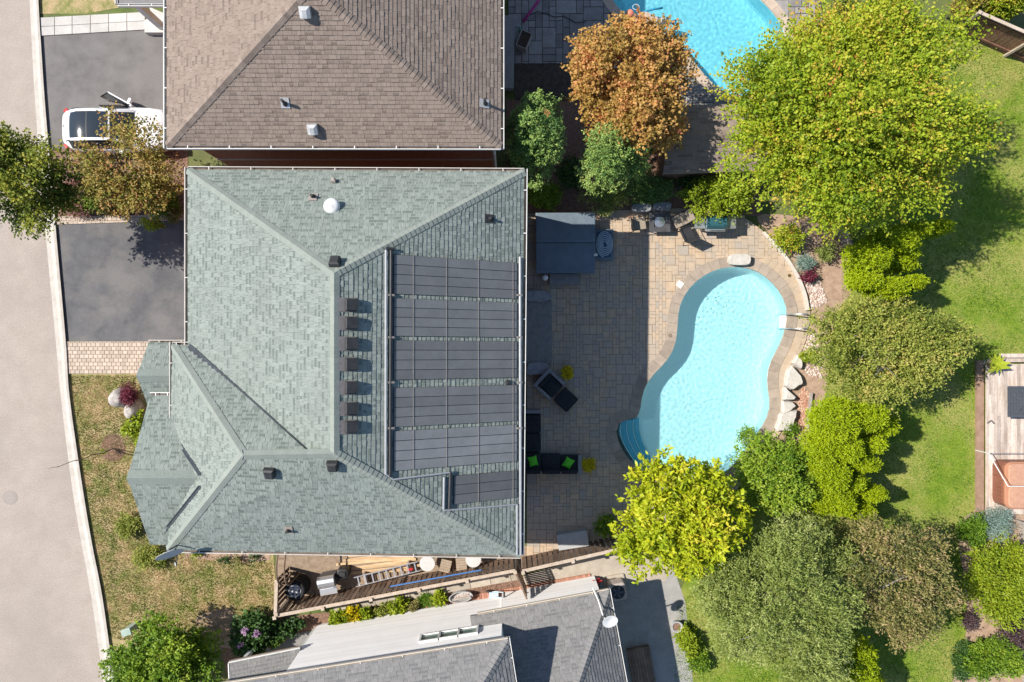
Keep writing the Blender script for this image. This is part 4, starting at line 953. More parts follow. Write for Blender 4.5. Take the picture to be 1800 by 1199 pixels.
# arched arbour at the head of the side yard
ar = thing('arched_arbor', 'dark arched garden arbor by the corner of the green house', 'arbor', (*W2(505, 1000), 0))
c0, c1 = Vector((-9.6, -10.15, 0)), Vector((-9.55, -8.3, 0)); r_ = (c1 - c0).length / 2
for k in (0, 1):
    o = Vector((0.32 * k, 0, 0)); pts = [c0 + o] + [(c0 + c1) / 2 + o + Vector((0, 0, 1.45)) + (c1 - c0) / 2 * -math.cos(a) + Vector((0, 0, 0.8 * math.sin(a))) for a in [i * math.pi / 12 for i in range(13)]] + [c1 + o]
    b = MB(); b.tube(pts, 0.035, 6); b.build('hoop', MATS['fence_boards'], ar)
for i in range(4):
    a = math.pi * (i + 0.5) / 4; p = (c0 + c1) / 2 + Vector((0, 0, 1.45)) + (c1 - c0) / 2 * -math.cos(a) + Vector((0, 0, 0.8 * math.sin(a))); b = MB(); b.tube([p, p + Vector((0.32, 0, 0))], 0.02, 5); b.build('rung', MATS['fence_boards'], ar)
# old beam edging under the magnolia and a plank edging by the rocks
b = MB(); a, c = Vector((*W2(1212, 940), 0.14)), Vector((*W2(1312, 908), 0.14)); b.box((a + c) / 2, ((c - a).length, 0.18, 0.26), math.atan2(c.y - a.y, c.x - a.x)); b.build('timber_edging', M_oldw, label='weathered timber edging beam under the yellow magnolia', cat='timber')
b = MB(); a, c = Vector((*W2(1417, 752), 0.1)), Vector((*W2(1424, 690), 0.1)); b.box((a + c) / 2, ((c - a).length, 0.07, 0.22), math.atan2(c.y - a.y, c.x - a.x)); b.build('timber_edging', M_oldw, label='thin timber edging beside the pale rocks and pink gravel', cat='timber')
b = MB(); pts = smooth_loop([W2(1342, 408), W2(1372, 440), W2(1398, 478), W2(1414, 515), W2(1420, 545)], 6, False); off = offset_loop(pts, 0.14, False)
for i in range(len(pts) - 1):
    b.prism([pts[i], pts[i + 1], off[i + 1], off[i]], -0.02, 0.19)
b.build('garden_kerb', mat('kerb_stone', (0.52, 0.47, 0.41), (0.6, 0.55, 0.48), scale=5, fine=0.15), label='curved stone kerb between the patio and the planted bed', cat='kerb')

# ---------------------------------------------------------------- deck with spa at the right edge
dk = thing('wooden_deck', 'weathered plank deck at the right edge with a spa at its lower end', 'deck', (*W2(1770, 760), 0)); DZ = 0.28
M_plank = mat('deck_plank', (0.40, 0.315, 0.255), (0.58, 0.50, 0.435), rough=0.9, scale=2.0, fine=0.22, fscale=14, tint=0.22, stretch=(3, 0.5, 1), tcol=None)
x0, y0 = W2(1732, 640, DZ); x1, y1 = W2(1860, 904, DZ); u = x0 + 0.18
while u < x1:
    yb = y1; yt = y0 + random.uniform(-0.01, 0.01); cut = random.uniform(y1 + 1, y0 - 1)
    for a, c in ((yb, cut - 0.004), (cut + 0.004, yt)):
        b = MB(); b.tv = random.choice((-1, -0.4, 0, 0.3, 0.6, 0.9, 1)); b.box((u, (a + c) / 2, DZ - 0.015), (0.132, c - a, 0.03)); b.build('plank', M_plank, dk)
    u += 0.142
for k in range(2):
    b = MB(); b.tv = -0.3 + k * 0.8; b.box(((x0 + x1) / 2 + 0.3, y0 + 0.12 + 0.2 * k + 0.05, DZ + 0.02 + k * 0.14), (x1 - x0 - 0.4, 0.17, 0.035)); b.build('bench_plank', M_plank, dk)
b = MB(); b.tv = -0.9; b.box((x0 - 0.1, (y0 + y1) / 2 + 0.0, 0.06), (0.32, abs(y0 - y1) + 0.3, 0.12)); b.build('deck_step', MATS['fence_rail'] if False else mat('step_board', (0.26, 0.165, 0.115), (0.34, 0.225, 0.16), scale=3, fine=0.2), dk)
b = MB(); b.box((x0 + 0.09, (y0 + y1) / 2, DZ - 0.012), (0.13, abs(y0 - y1), 0.035)); b.build('edge_plank', M_plank, dk)
spa = thing('hot_tub', 'brown rounded hot tub with tan cover set on the wooden deck', 'hot tub', (*W2(1800, 852), DZ)); sx, sy = W2(1808, 853, 1.0)
M_spaw = mat('spa_panel', (0.17, 0.065, 0.04), (0.26, 0.11, 0.07), rough=0.5, scale=2, stretch=(8, 8, 0.6), fine=0.2); M_spac = mat('spa_cover', (0.44, 0.235, 0.15), (0.50, 0.285, 0.19), rough=0.7, scale=6, fine=0.12, fscale=30, bump=0.3)
b = MB(); b.rbox((sx + 0.02, sy, DZ + 0.36), (2.1, 1.95, 0.72), 0.3, n=5); b.build('cabinet', M_spaw, spa); b = MB(); b.rbox((sx + 0.02, sy, DZ + 0.77), (2.15, 2.0, 0.1), 0.32, n=5); b.build('lip', mat('spa_lip', (0.42, 0.20, 0.12), None, rough=0.4), spa)
for s_ in (-1, 1):
    b = MB(); b.rbox((sx + 0.02, sy + s_ * 0.475, DZ + 0.86), (1.98, 0.93, 0.1), 0.2, n=4, puff=0.015); b.build('cover_half', M_spac, spa)
gz = thing('pole_frame', 'thin white pole frame standing over the brown hot tub', 'frame', (*W2(1738, 797), DZ)); pA = Vector((*W2(1738, 797, 1.1), 1.1)); pB = Vector((*W2(1772, 855, 1.9), 1.9)); pC = Vector((*W2(1850, 855, 1.9), 1.9))
b = MB(); b.tube([(pA.x, pA.y, DZ), pA, pB, pC], 0.022, 6); b.build('pole', M_white, gz); b = MB(); b.tube([pA, Vector((*W2(1850, 797, 1.1), 1.1))], 0.014, 6); b.build('cable', M_steel, gz)
# patterned table on the deck
tb = thing('metal_table', 'square dark perforated metal table on the weathered deck', 'table', (*W2(1800, 706), DZ)); tz = DZ + 0.72; tx, ty = W2(1803, 706, tz); M_grey = mat('grey_metal', (0.105, 0.115, 0.13), (0.13, 0.14, 0.155), rough=0.45, scale=8, metal=0.3)
hw, hh_ = 0.75, 0.64; n_r = 9
for i in range(11):                                   # lattice of concentric squares with rounded bars, real gaps
    f = 1 - i / 11.5; b = MB(); x_, y_ = hw * f, hh_ * f
    for cx, cy, lx_, ly_ in ((0, y_, 2 * x_, 0.034), (0, -y_, 2 * x_, 0.034), (x_, 0, 0.034, 2 * y_), (-x_, 0, 0.034, 2 * y_)): b.box((tx + cx, ty + cy, tz + (0.001 * (cx == 0))), (lx_ + 0.034, ly_ if cy else 2 * y_ - 0.04, 0.02) if cy else (lx_, max(0.01, 2 * y_ - 0.036), 0.02))
    b.build('top_bar', M_grey, tb)
b = MB(); b.box((tx, ty, tz - 0.03), (1.5, 1.26, 0.012)); b.build('top_sheet', mat('dark_mesh', (0.06, 0.066, 0.075), None, rough=0.6), tb)
for i in range(12):
    b = MB(); a = i * math.tau / 12; b.box((tx + 0.36 * math.cos(a), ty + 0.33 * math.sin(a), tz + 0.004), (0.6, 0.025, 0.014), a); b.build('spoke', M_grey, tb)
for sx_ in (-1, 1):
    for sy_ in (-1, 1):
        b = MB(); b.tube([(tx + 0.15 + sx_ * 0.3, ty + sy_ * 0.4, DZ), (tx + 0.15 + sx_ * 0.3, ty + sy_ * 0.4, tz - 0.03)], 0.025, 6); b.build('leg', M_grey, tb)
# ================================================================ TREES AND PLANTS
def rodr(v): return v / (np.linalg.norm(v, axis=1, keepdims=True) + 1e-9)
def leaf_mesh(name, P, D, size, aspect, tint, m, parent, droop=0.25, up=0.75):
    """one folded diamond per leaf: P base points, D directions"""
    k = len(P); D = rodr(D); Nn = rng.normal(0, 1, (k, 3)) * (1 - up); Nn[:, 2] += up; S_ = rodr(np.cross(D, rodr(Nn))); Nn = rodr(np.cross(S_, D))
    sz = size[:, None]; wd = sz * aspect * 0.5
    tip = P + D * sz - Nn * sz * droop; mid = P + D * sz * 0.5
    v = np.stack([P, mid + S_ * wd + Nn * sz * 0.08, tip, mid - S_ * wd + Nn * sz * 0.08], axis=1).reshape(-1, 3)
    return raw_mesh(name, v, 4, np.clip(tint, 0, 1), m, parent)
def crown_lobes(c, R, n, lob, flat=1.0):
    """lobes: centres and radii spread through the crown's volume, biased upwards and outwards"""
    out = []
    for _ in range(n):
        d = rng.normal(0, 1, 3); d[2] = d[2] * 0.7 + 0.15; d /= np.linalg.norm(d); r = rng.uniform(0.35, 1.0) ** 0.6 * (1.06 - lob)
        out.append((c + d * r * R, R * lob * rng.uniform(0.7, 1.25)))
    for a in range(max(2, n // 6)): out.append((c + R * np.array([rng.uniform(-.35, .35), rng.uniform(-.35, .35), rng.uniform(0.3, 0.62)]), R * lob * rng.uniform(0.8, 1.2)))
    return out
def foliage(name, parent, m, c, R, lobes=26, lob=0.36, sprigs=900, per=14, leaf=0.12, aspect=0.55, sprig=0.5, spread=0.10, outw=0.8, upw=0.35, jitter=0.5, tj=(0.22, 0.16, 0.12), bias=None, droop=0.25, up=0.75, core=0.3, low=-0.35, spike=0.12):
    c = np.array(c, float); R = np.array(R, float); Ls = crown_lobes(c, R, lobes, lob)
    L_t = rng.normal(0, tj[0], len(Ls)); ws = np.array([np.prod(l[1]) ** (2 / 3) for l in Ls]); ws /= ws.sum()
    li = rng.choice(len(Ls), sprigs, p=ws); d = rng.normal(0, 1, (sprigs, 3)); d = rodr(d); d[:, 2] = np.where(d[:, 2] < low, -d[:, 2] * 0.6, d[:, 2]); d = rodr(d)
    u_ = rng.random(sprigs); rad = np.where(u_ < core, rng.uniform(0.2, 0.8, sprigs), np.where(u_ > 1 - spike, rng.uniform(1.0, 1.4, sprigs), rng.uniform(0.8, 1.08, sprigs)))
    lc = np.array([Ls[i][0] for i in li]); lr = np.array([Ls[i][1] for i in li])
    p0 = lc + d * lr * rad[:, None]
    ov = rodr((p0 - c) / R); dd = rodr(d * (1 - outw) + ov * outw + np.array([0, 0, upw]) + rng.normal(0, 0.28, (sprigs, 3)))
    L = sprig * rng.uniform(0.5, 1.3, sprigs); t = np.tile(np.linspace(0.0, 1, per), (sprigs, 1)) + rng.uniform(-0.08, 0.08, (sprigs, per))
    P = p0[:, None, :] + dd[:, None, :] * (L[:, None] * (t - 0.3))[:, :, None] + rng.normal(0, 1, (sprigs, per, 3)) * (spread * (1.1 - 0.6 * t))[:, :, None]
    D = dd[:, None, :] * 0.6 + rng.normal(0, jitter, (sprigs, per, 3)) + np.array([0, 0, -0.05])
    n = sprigs * per; sz = leaf * rng.uniform(0.65, 1.3, n)
    tt = 0.45 + L_t[li][:, None] + rng.normal(0, tj[1], sprigs)[:, None] + rng.normal(0, tj[2], (sprigs, per))
    if bias is not None: tt = tt + bias(p0)[:, None]
    P = P.reshape(-1, 3); P[:, 2] = np.maximum(P[:, 2], 0.04)
    return leaf_mesh(name, P, D.reshape(-1, 3), sz, aspect, tt.reshape(-1), m, parent, droop, up)
def trunk(parent, base, top, r, m, limbs, c, R, sub=2):
    b = MB(); base = Vector(base); top = Vector(top); k = 6
    pts = [base.lerp(top, i / k) + Vector((random.uniform(-.06, .06), random.uniform(-.06, .06), 0)) * (i > 0) for i in range(k + 1)]
    b.tube(pts, [r * (1.25 if i == 0 else 1 - 0.65 * i / k) for i in range(k + 1)], 8)
    for i in range(limbs):
        s_ = pts[random.randint(2, k)]; a = random.uniform(0, math.tau); e = random.uniform(0.05, 0.6)
        tgt = Vector((c[0] + R[0] * 0.72 * math.cos(a) * math.cos(e), c[1] + R[1] * 0.72 * math.sin(a) * math.cos(e), c[2] + R[2] * 0.7 * math.sin(e)))
        mid = s_.lerp(tgt, 0.5) + Vector((random.uniform(-.2, .2), random.uniform(-.2, .2), 0.15)); rr = r * random.uniform(0.28, 0.45)
        b.tube([s_, s_.lerp(mid, 0.6), mid, mid.lerp(tgt, 0.6), tgt], [rr, rr * 0.8, rr * 0.6, rr * 0.35, rr * 0.12], 5)
        for _ in range(sub):
            q0 = mid.lerp(tgt, random.uniform(0, 0.6)); q1 = q0 + Vector((random.uniform(-.6, .6), random.uniform(-.6, .6), random.uniform(0.0, .3)))
            b.tube([q0, q0.lerp(q1, 0.5) + Vector((0, 0, 0.05)), q1], [rr * 0.35, rr * 0.22, rr * 0.08], 4)
    return b.build('trunk', m, parent, smooth=True)
def tree(name, label, cat, px, py, rx, ry, z0, z1, m, trunkr=0.12, bark=None, limbs=8, group=None, **kw):
    """centre and half widths in photo pixels, crown between heights z0 and z1"""
    zc = z0 + (z1 - z0) * 0.42; k = (1 - zc / H) / 40; c = W(px, py, zc); R = (rx * k, ry * k, (z1 - z0) / 2)
    t = thing(name, label, cat, (c.x, c.y, 0), group=group)
    trunk(t, (c.x, c.y, -0.05), (c.x + 0.1, c.y + 0.05, z0 + (z1 - z0) * 0.7), trunkr, bark or M_bark, limbs, c, R)
    foliage('crown', t, m, (c.x, c.y, (z0 + z1) / 2), R, **kw)
    return t
def xbias(c, ax, amt):
    return lambda P: np.clip((P - np.array(c)) @ np.array(ax), -1, 1) * amt
L_maple = leafmat('maple_leaf', [(0.10, 0.17, 0.010), (0.21, 0.31, 0.015), (0.33, 0.43, 0.022), (0.46, 0.48, 0.035), (0.56, 0.42, 0.055), (0.60, 0.22, 0.07)], 0.34)
L_orange = leafmat('orange_maple_leaf', [(0.22, 0.16, 0.028), (0.40, 0.26, 0.06), (0.55, 0.33, 0.095), (0.60, 0.29, 0.10), (0.58, 0.20, 0.085)], 0.32)
L_yellow = leafmat('magnolia_leaf', [(0.212, 0.310, 0.010), (0.397, 0.472, 0.015), (0.558, 0.583, 0.025), (0.683, 0.571, 0.050)], 0.34, 0.5)
L_green = leafmat('green_leaf', [(0.065, 0.146, 0.011), (0.146, 0.262, 0.018), (0.262, 0.379, 0.029), (0.379, 0.466, 0.052)], 0.3)
L_olive = leafmat('olive_leaf', [(0.114, 0.162, 0.024), (0.244, 0.292, 0.041), (0.389, 0.421, 0.082), (0.486, 0.406, 0.114)], 0.28)
L_sage = leafmat('sage_leaf', [(0.085, 0.13, 0.022), (0.19, 0.245, 0.045), (0.30, 0.355, 0.085), (0.40, 0.43, 0.15)], 0.26)
L_brown = leafmat('bronze_leaf', [(0.101, 0.126, 0.034), (0.218, 0.218, 0.059), (0.336, 0.286, 0.101), (0.454, 0.319, 0.168)], 0.25)
L_front = leafmat('front_tree_leaf', [(0.055, 0.10, 0.012), (0.13, 0.18, 0.018), (0.27, 0.31, 0.03), (0.42, 0.38, 0.05)], 0.3)
L_rust = leafmat('rusty_leaf', [(0.109, 0.143, 0.020), (0.235, 0.235, 0.034), (0.370, 0.269, 0.059), (0.470, 0.244, 0.092)], 0.26)
L_cedar = leafmat('cedar_spray', [(0.050, 0.126, 0.034), (0.126, 0.235, 0.053), (0.252, 0.370, 0.084), (0.403, 0.504, 0.134)], 0.15)
L_gold = leafmat('golden_cypress_spray', [(0.20, 0.29, 0.004), (0.35, 0.45, 0.006), (0.48, 0.56, 0.010)], 0.25)
L_lime = leafmat('lime_leaf', [(0.16, 0.25, 0.012), (0.30, 0.38, 0.02), (0.42, 0.47, 0.035)], 0.3)
L_dark = leafmat('dark_shrub_leaf', [(0.026, 0.065, 0.016), (0.058, 0.130, 0.026), (0.117, 0.195, 0.039)], 0.2)
L_burg = leafmat('burgundy_leaf', [(0.07, 0.012, 0.025), (0.17, 0.025, 0.05), (0.27, 0.05, 0.085)], 0.25)
L_blue = leafmat('blue_needle', [(0.12, 0.19, 0.16), (0.22, 0.31, 0.26), (0.32, 0.42, 0.36)], 0.1)
L_pink = leafmat('pink_shrub_leaf', [(0.20, 0.10, 0.08), (0.34, 0.17, 0.14), (0.42, 0.25, 0.19)], 0.25)
L_mum = leafmat('yellow_petal', [(0.22, 0.20, 0.006), (0.62, 0.50, 0.010), (0.80, 0.66, 0.02)], 0.3)
L_purple = leafmat('mauve_flower', [(0.25, 0.13, 0.25), (0.42, 0.26, 0.42), (0.6, 0.45, 0.6)], 0.2)
L_white = leafmat('white_flower', [(0.5, 0.5, 0.42), (0.7, 0.68, 0.6)], 0.2)
L_smoke = leafmat('smoky_purple_leaf', [(0.05, 0.03, 0.035), (0.11, 0.07, 0.075), (0.18, 0.125, 0.11)], 0.2)

tree('maple_tree', 'largest tree, yellow-green maple with a few orange leaf tips', 'tree', 1482, 212, 212, 196, 2.2, 8.4, L_maple, 0.24, M_greybark, 22, lobes=76, lob=0.19, sprigs=7600, per=16, leaf=0.105, aspect=0.7, sprig=0.95, spread=0.075, upw=0.15, tj=(0.11, 0.135, 0.08), core=0.12, spike=0.3)
tree('orange_maple', 'orange-brown autumn maple beside the shed roof', 'tree', 1101, 170, 114, 126, 1.4, 6.0, L_orange, 0.14, M_bark, 12, lobes=36, lob=0.25, sprigs=2200, per=16, leaf=0.115, aspect=0.8, sprig=0.42, spread=0.11, upw=0.2, tj=(0.12, 0.15, 0.06), core=0.2, spike=0.18)
tree('magnolia_tree', 'bright yellow leaved magnolia at the lower end of the pool', 'tree', 1188, 900, 118, 112, 1.6, 5.2, L_yellow, 0.12, M_greybark, 10, lobes=30, lob=0.30, sprigs=1500, per=13, leaf=0.205, aspect=0.42, sprig=0.3, spread=0.07, upw=0.5, jitter=0.75, tj=(0.10, 0.12, 0.10), core=0.2, droop=0.15)
tree('street_tree', 'green tree overhanging the road and kerb at the left edge', 'tree', 58, 314, 84, 92, 1.8, 5.8, L_front, 0.11, M_bark, 9, lobes=22, lob=0.27, sprigs=1150, per=14, leaf=0.12, aspect=0.6, sprig=0.6, spread=0.09, tj=(0.2, 0.16, 0.08), spike=0.22, core=0.15)
tree('rusty_tree', 'rusty olive leaved tree over the tail of the white car', 'tree', 230, 296, 98, 92, 1.5, 5.0, L_rust, 0.10, M_bark, 9, lobes=24, lob=0.25, sprigs=800, per=14, leaf=0.105, aspect=0.6, sprig=0.55, spread=0.09, tj=(0.2, 0.16, 0.08), core=0.15, spike=0.25, bias=lambda P: np.full(len(P), 0.12))
tree('bushy_tree', 'dense round green tree at the bottom beside the utility box', 'tree', 296, 1160, 102, 84, 0.5, 3.6, L_green, 0.10, M_bark, 9, lobes=36, lob=0.27, sprigs=1500, per=14, leaf=0.13, aspect=0.55, sprig=0.32, spread=0.09, tj=(0.16, 0.13, 0.1), upw=0.3)
tree('globe_cedar', 'clipped globe cedar nearest the brown house corner', 'shrub', 943, 255, 58, 80, 1.0, 6.0, L_cedar, 0.07, M_bark, 6, group='globe cedars by the fence', lobes=16, lob=0.42, sprigs=2600, per=9, leaf=0.08, aspect=0.5, sprig=0.13, spread=0.045, tj=(0.14, 0.15, 0.1), core=0.1, spike=0.02, bias=lambda P: np.full(len(P), 0.1))
tree('globe_cedar', 'clipped globe cedar in front of the orange maple', 'shrub', 1066, 284, 67, 69, 0.8, 5.3, L_cedar, 0.07, M_bark, 6, group='globe cedars by the fence', lobes=16, lob=0.42, sprigs=2600, per=9, leaf=0.08, aspect=0.5, sprig=0.13, spread=0.045, tj=(0.14, 0.15, 0.1), core=0.1, spike=0.02, bias=lambda P: np.full(len(P), 0.1))
for o_ in [o for o in bpy.data.objects if o.name.startswith('globe_cedar')]:
    for px_, py_, z_, r_ in (((961, 199, 5.4, 0.13),) if '001' not in o_.name else ((1024, 312, 3.0, 0.07),)):
        foliage('red_sprig', o_, L_orange, W(px_, py_, z_), (r_, r_, 0.1), lobes=3, lob=0.6, sprigs=10, per=5, leaf=0.06, sprig=0.06, spread=0.03, bias=lambda P: np.full(len(P), 0.5))
tree('pool_shrub_tree', 'mid green leafy tree between the magnolia and golden cypress', 'tree', 1362, 832, 74, 76, 0.6, 3.8, L_green, 0.08, M_bark, 8, lobes=28, lob=0.3, sprigs=1150, per=14, leaf=0.12, aspect=0.5, sprig=0.36, spread=0.09, tj=(0.10, 0.11, 0.1), bias=lambda P: np.full(len(P), 0.18))
tree('crab_apple', 'spreading olive and brown crab apple beside the pool ladder', 'tree', 1552, 608, 138, 104, 0.9, 4.4, L_olive, 0.13, M_greybark, 14, lobes=46, lob=0.21, sprigs=2900, per=15, leaf=0.10, aspect=0.5, sprig=0.46, spread=0.08, tj=(0.14, 0.18, 0.10), core=0.15, spike=0.2)
tree('willow_tree', 'large sage green tree with fine silvery leaves at the bottom', 'tree', 1366, 1052, 152, 150, 1.0, 6.2, L_sage, 0.16, M_greybark, 16, lobes=56, lob=0.20, sprigs=4200, per=16, leaf=0.115, aspect=0.34, sprig=0.58, spread=0.08, tj=(0.13, 0.17, 0.10), core=0.15, spike=0.2, bias=lambda P: np.full(len(P), 0.13))
tree('bronze_tree', 'bronze tinted tree behind the sage green tree, on the lawn side', 'tree', 1556, 1000, 108, 112, 0.9, 5.0, L_brown, 0.12, M_greybark, 12, lobes=38, lob=0.21, sprigs=1700, per=14, leaf=0.105, aspect=0.45, sprig=0.5, spread=0.08, tj=(0.15, 0.18, 0.10), core=0.15, spike=0.22)
# golden cypresses: overlapping plumes of fine sprays
def cypress(label, plumes, name='golden_cypress'):
    c = W(sum(p[0] for p in plumes) / len(plumes), sum(p[1] for p in plumes) / len(plumes), 0); t = thing(name, label, 'shrub', (c.x, c.y, 0), group='golden cypresses along the garden')
    b = MB()
    for px, py, rx, ry, z in plumes:
        q = W(px, py, z); k = (1 - z / H) / 40; b.tube([(c.x, c.y, -0.03), (c.x * 0.4 + q.x * 0.6, c.y * 0.4 + q.y * 0.6, z * 0.5), (q.x, q.y, z)], [0.07, 0.05, 0.02], 5)
    b.build('trunk', M_bark, t)
    for px, py, rx, ry, z in plumes:
        q = W(px, py, z - 0.5); k = (1 - z / H) / 40; foliage('plume', t, L_gold, q, (rx * k * 0.97, ry * k * 0.97, 0.95), lobes=2, lob=0.88, sprigs=int(6.0 * (rx * ry) ** 0.5 * 13), per=7, leaf=0.075, aspect=0.45, sprig=0.1, spread=0.03, tj=(0.05, 0.13, 0.08), core=0.03, outw=0.6, upw=0.3, spike=0.02)
cypress('golden cypress with bright lime plumes below the crab apple', [(1458, 740, 40, 36, 3.6), (1508, 728, 34, 20, 3.1), (1544, 742, 20, 17, 2.5), (1432, 790, 24, 36, 2.9), (1478, 784, 27, 22, 3.2), (1516, 776, 24, 12, 2.3), (1502, 808, 27, 13, 2.5), (1450, 832, 25, 27, 2.8), (1490, 840, 27, 15, 2.3), (1518, 862, 22, 14, 1.8), (1464, 872, 28, 20, 2.3), (1502, 892, 27, 14, 1.8), (1426, 866, 17, 26, 2.0)])
cypress('golden cypress with bright lime plumes below the big maple', [(1556, 424, 36, 20, 3.4), (1598, 410, 32, 14, 3.0), (1630, 406, 18, 11, 2.6), (1522, 456, 36, 26, 3.5), (1570, 450, 28, 11, 2.8), (1512, 492, 30, 20, 3.2), (1562, 470, 27, 10, 2.4), (1546, 508, 38, 19, 2.9), (1582, 498, 20, 12, 2.2)])
cypress('golden cypress at the bottom edge under the sage green tree', [(1490, 1150, 36, 40, 2.6), (1465, 1190, 40, 32, 2.4), (1510, 1200, 30, 34, 2.2)])

def shrub(name, label, px, py, rx, ry, h, m, n=260, per=9, leaf=0.10, aspect=0.5, sprig=0.2, group=None, cat='shrub', lobes=9, lob=0.42, tj=(0.12, 0.13, 0.1), **kw):
    k = (1 - h * 0.5 / H) / 40; c = W(px, py, h * 0.5); t = thing(name, label, cat, (c.x, c.y, 0), group=group)
    b = MB()
    for i in range(5):
        a = i * math.tau / 5 + 0.3; b.tube([(c.x, c.y, -0.03), (c.x + 0.3 * rx * k * math.cos(a), c.y + 0.3 * ry * k * math.sin(a), h * 0.45), (c.x + 0.6 * rx * k * math.cos(a), c.y + 0.6 * ry * k * math.sin(a), h * 0.75)], [0.025, 0.018, 0.006], 4)
    b.build('stem', M_bark, t)
    foliage('foliage', t, m, (c.x, c.y, h * 0.5), (rx * k, ry * k, h * 0.5), lobes=lobes, lob=lob, sprigs=n, per=per, leaf=leaf, aspect=aspect, sprig=sprig, spread=kw.pop('spread', 0.06), tj=tj, **kw)
    return t
shrub('vine_shrub', 'bright green leafy climber hanging over the barbecue', 1262, 352, 58, 44, 2.3, L_lime, 560, 11, 0.13, 0.45, 0.34)
shrub('low_hedge', 'bright green ground shrub between the house and hot tub', 958, 347, 36, 24, 0.7, L_green, 420, 10, 0.10, bias=lambda P: np.full(len(P), 0.15))
shrub('juniper', 'pale sage juniper spilling over the stone blocks', 1062, 352, 46, 26, 1.0, L_sage, 460, 9, 0.10, 0.35)
shrub('juniper', 'dark bluish juniper in the shade right of the globe cedars', 1140, 326, 52, 34, 1.3, L_cedar, 520, 9, 0.10, 0.4)
shrub('dark_shrub', 'dark leafy shrub in shade between juniper and vine', 1205, 322, 24, 28, 1.2, L_dark, 240)
shrub('dark_shrub', 'dark green shrub squeezed under the house corner', 915, 285, 22, 40, 1.0, L_dark, 280)
shrub('dark_shrub', 'dark low shrub between the two globe cedars', 1004, 312, 28, 32, 0.9, L_dark, 300)
shrub('pink_shrub', 'low pinkish shrub right of the street tree', 143, 322, 24, 17, 0.7, L_pink, 300, 9, 0.07, group='pink shrubs in the front bed')
shrub('pink_shrub', 'low pinkish shrub at the corner of the front bed', 139, 363, 24, 17, 0.7, L_pink, 300, 9, 0.07, group='pink shrubs in the front bed')
shrub('front_shrub', 'fresh green shrub between the two pinkish shrubs', 168, 352, 20, 22, 0.8, L_green, 240)
shrub('front_shrub', 'yellowish shrub next to the driveway edging', 210, 362, 34, 18, 1.0, L_rust, 330, 9, 0.09, bias=lambda P: np.full(len(P), 0.12))
shrub('front_shrub', 'green shrub at the left corner of the green house', 286, 350, 26, 32, 1.1, L_green, 330)
shrub('front_shrub', 'small yellow-green sprig reaching over the driveway', 269, 394, 10, 13, 1.6, L_lime, 60)
shrub('front_shrub', 'brownish shrub against the house wall by the edging', 306, 374, 14, 16, 0.7, L_brown, 140)
shrub('barberry', 'burgundy barberry beside the large grey boulder', 229, 690, 18, 22, 0.8, L_burg, 330, 9, 0.06)
shrub('hosta', 'lime hosta below the second boulder', 243, 738, 13, 14, 0.45, L_lime, 70, 9, 0.16, 0.5, 0.2, cat='plant')
shrub('hosta', 'small lime hosta at the foot of the gable', 226, 758, 10, 10, 0.35, L_lime, 45, 9, 0.14, 0.5, 0.18, cat='plant')
shrub('hosta', 'narrow lime hosta tucked under the roof edge', 245, 770, 6, 12, 0.35, L_lime, 36, 8, 0.13, 0.5, 0.16, cat='plant')
shrub('spirea', 'olive green spirea under the front gable', 228, 922, 24, 22, 0.5, L_olive, 240, 9, 0.08)
shrub('spirea', 'olive green spirea below the satellite dish', 262, 975, 26, 28, 0.5, L_olive, 340, 9, 0.08)
for i, (x, y, s) in enumerate(((344, 974, 5), (395, 984, 8), (418, 982, 9), (446, 980, 8))):
    shrub('bed_plant', ('tiny lime seedling in the bare soil bed', 'left dark seedling clump in the bare soil bed', 'middle dark seedling clump in the bare soil bed', 'dark seedling clump nearest the arbor')[i], x, y, s, s, 0.3, (L_lime, L_dark, L_brown, L_dark)[i], 26, 7, 0.08, cat='plant')
hyd = shrub('hydrangea', 'dark green hydrangea with mauve flower heads by the fence corner', 446, 1112, 42, 44, 1.3, L_dark, 620, 10, 0.13, 0.7, lobes=14)
for x, y in ((429, 1109), (452, 1113), (424, 1134)):
    c = W(x, y, 1.3); foliage('flower_head', hyd, L_purple, c, (0.14, 0.14, 0.1), lobes=3, lob=0.6, sprigs=26, per=5, leaf=0.06, aspect=0.9, sprig=0.04, spread=0.03)
shrub('dark_shrub', 'dark green shrub beside the grey walkway', 498, 1100, 30, 17, 0.7, L_dark, 320, 9, 0.12, 0.6)
shrub('fern_shrub', 'mid green shrub right of the hydrangea', 480, 1122, 20, 12, 0.6, L_green, 160, 9, 0.11)
for i, (x, y, r, m, lb) in enumerate(((592, 1086, 12, L_lime, 'leftmost lime hosta in the side bed'), (607, 1087, 9, L_lime, 'small lime hosta between two bigger ones'), (623, 1082, 12, L_mum, 'golden hosta in the side bed'), (646, 1078, 11, L_lime, 'lime hosta right of the golden one'), (671, 1073, 12, L_olive, 'olive clump in the side bed'), (701, 1067, 18, L_lime, 'largest lime hosta in the side bed'), (725, 1062, 8, L_brown, 'brown withered clump beside the largest hosta'), (774, 1050, 9, L_lime, 'lime plant at the end of the grass patch'))):
    shrub('hosta', lb, x, y, r, r, 0.4, m, 60 if m is not L_olive else 110, 9, 0.17 if m in (L_lime, L_mum) else 0.08, 0.5, 0.16, cat='plant')
gp = foliage('grass_patch', None, B_green, W(755, 1054, 0.05), (0.6, 0.32, 0.05), lobes=10, lob=0.4, sprigs=420, per=8, leaf=0.09, aspect=0.2, sprig=0.05, spread=0.05, upw=1.5); tag(gp, 'small green grass patch in the side bed', 'grass', kind='stuff')
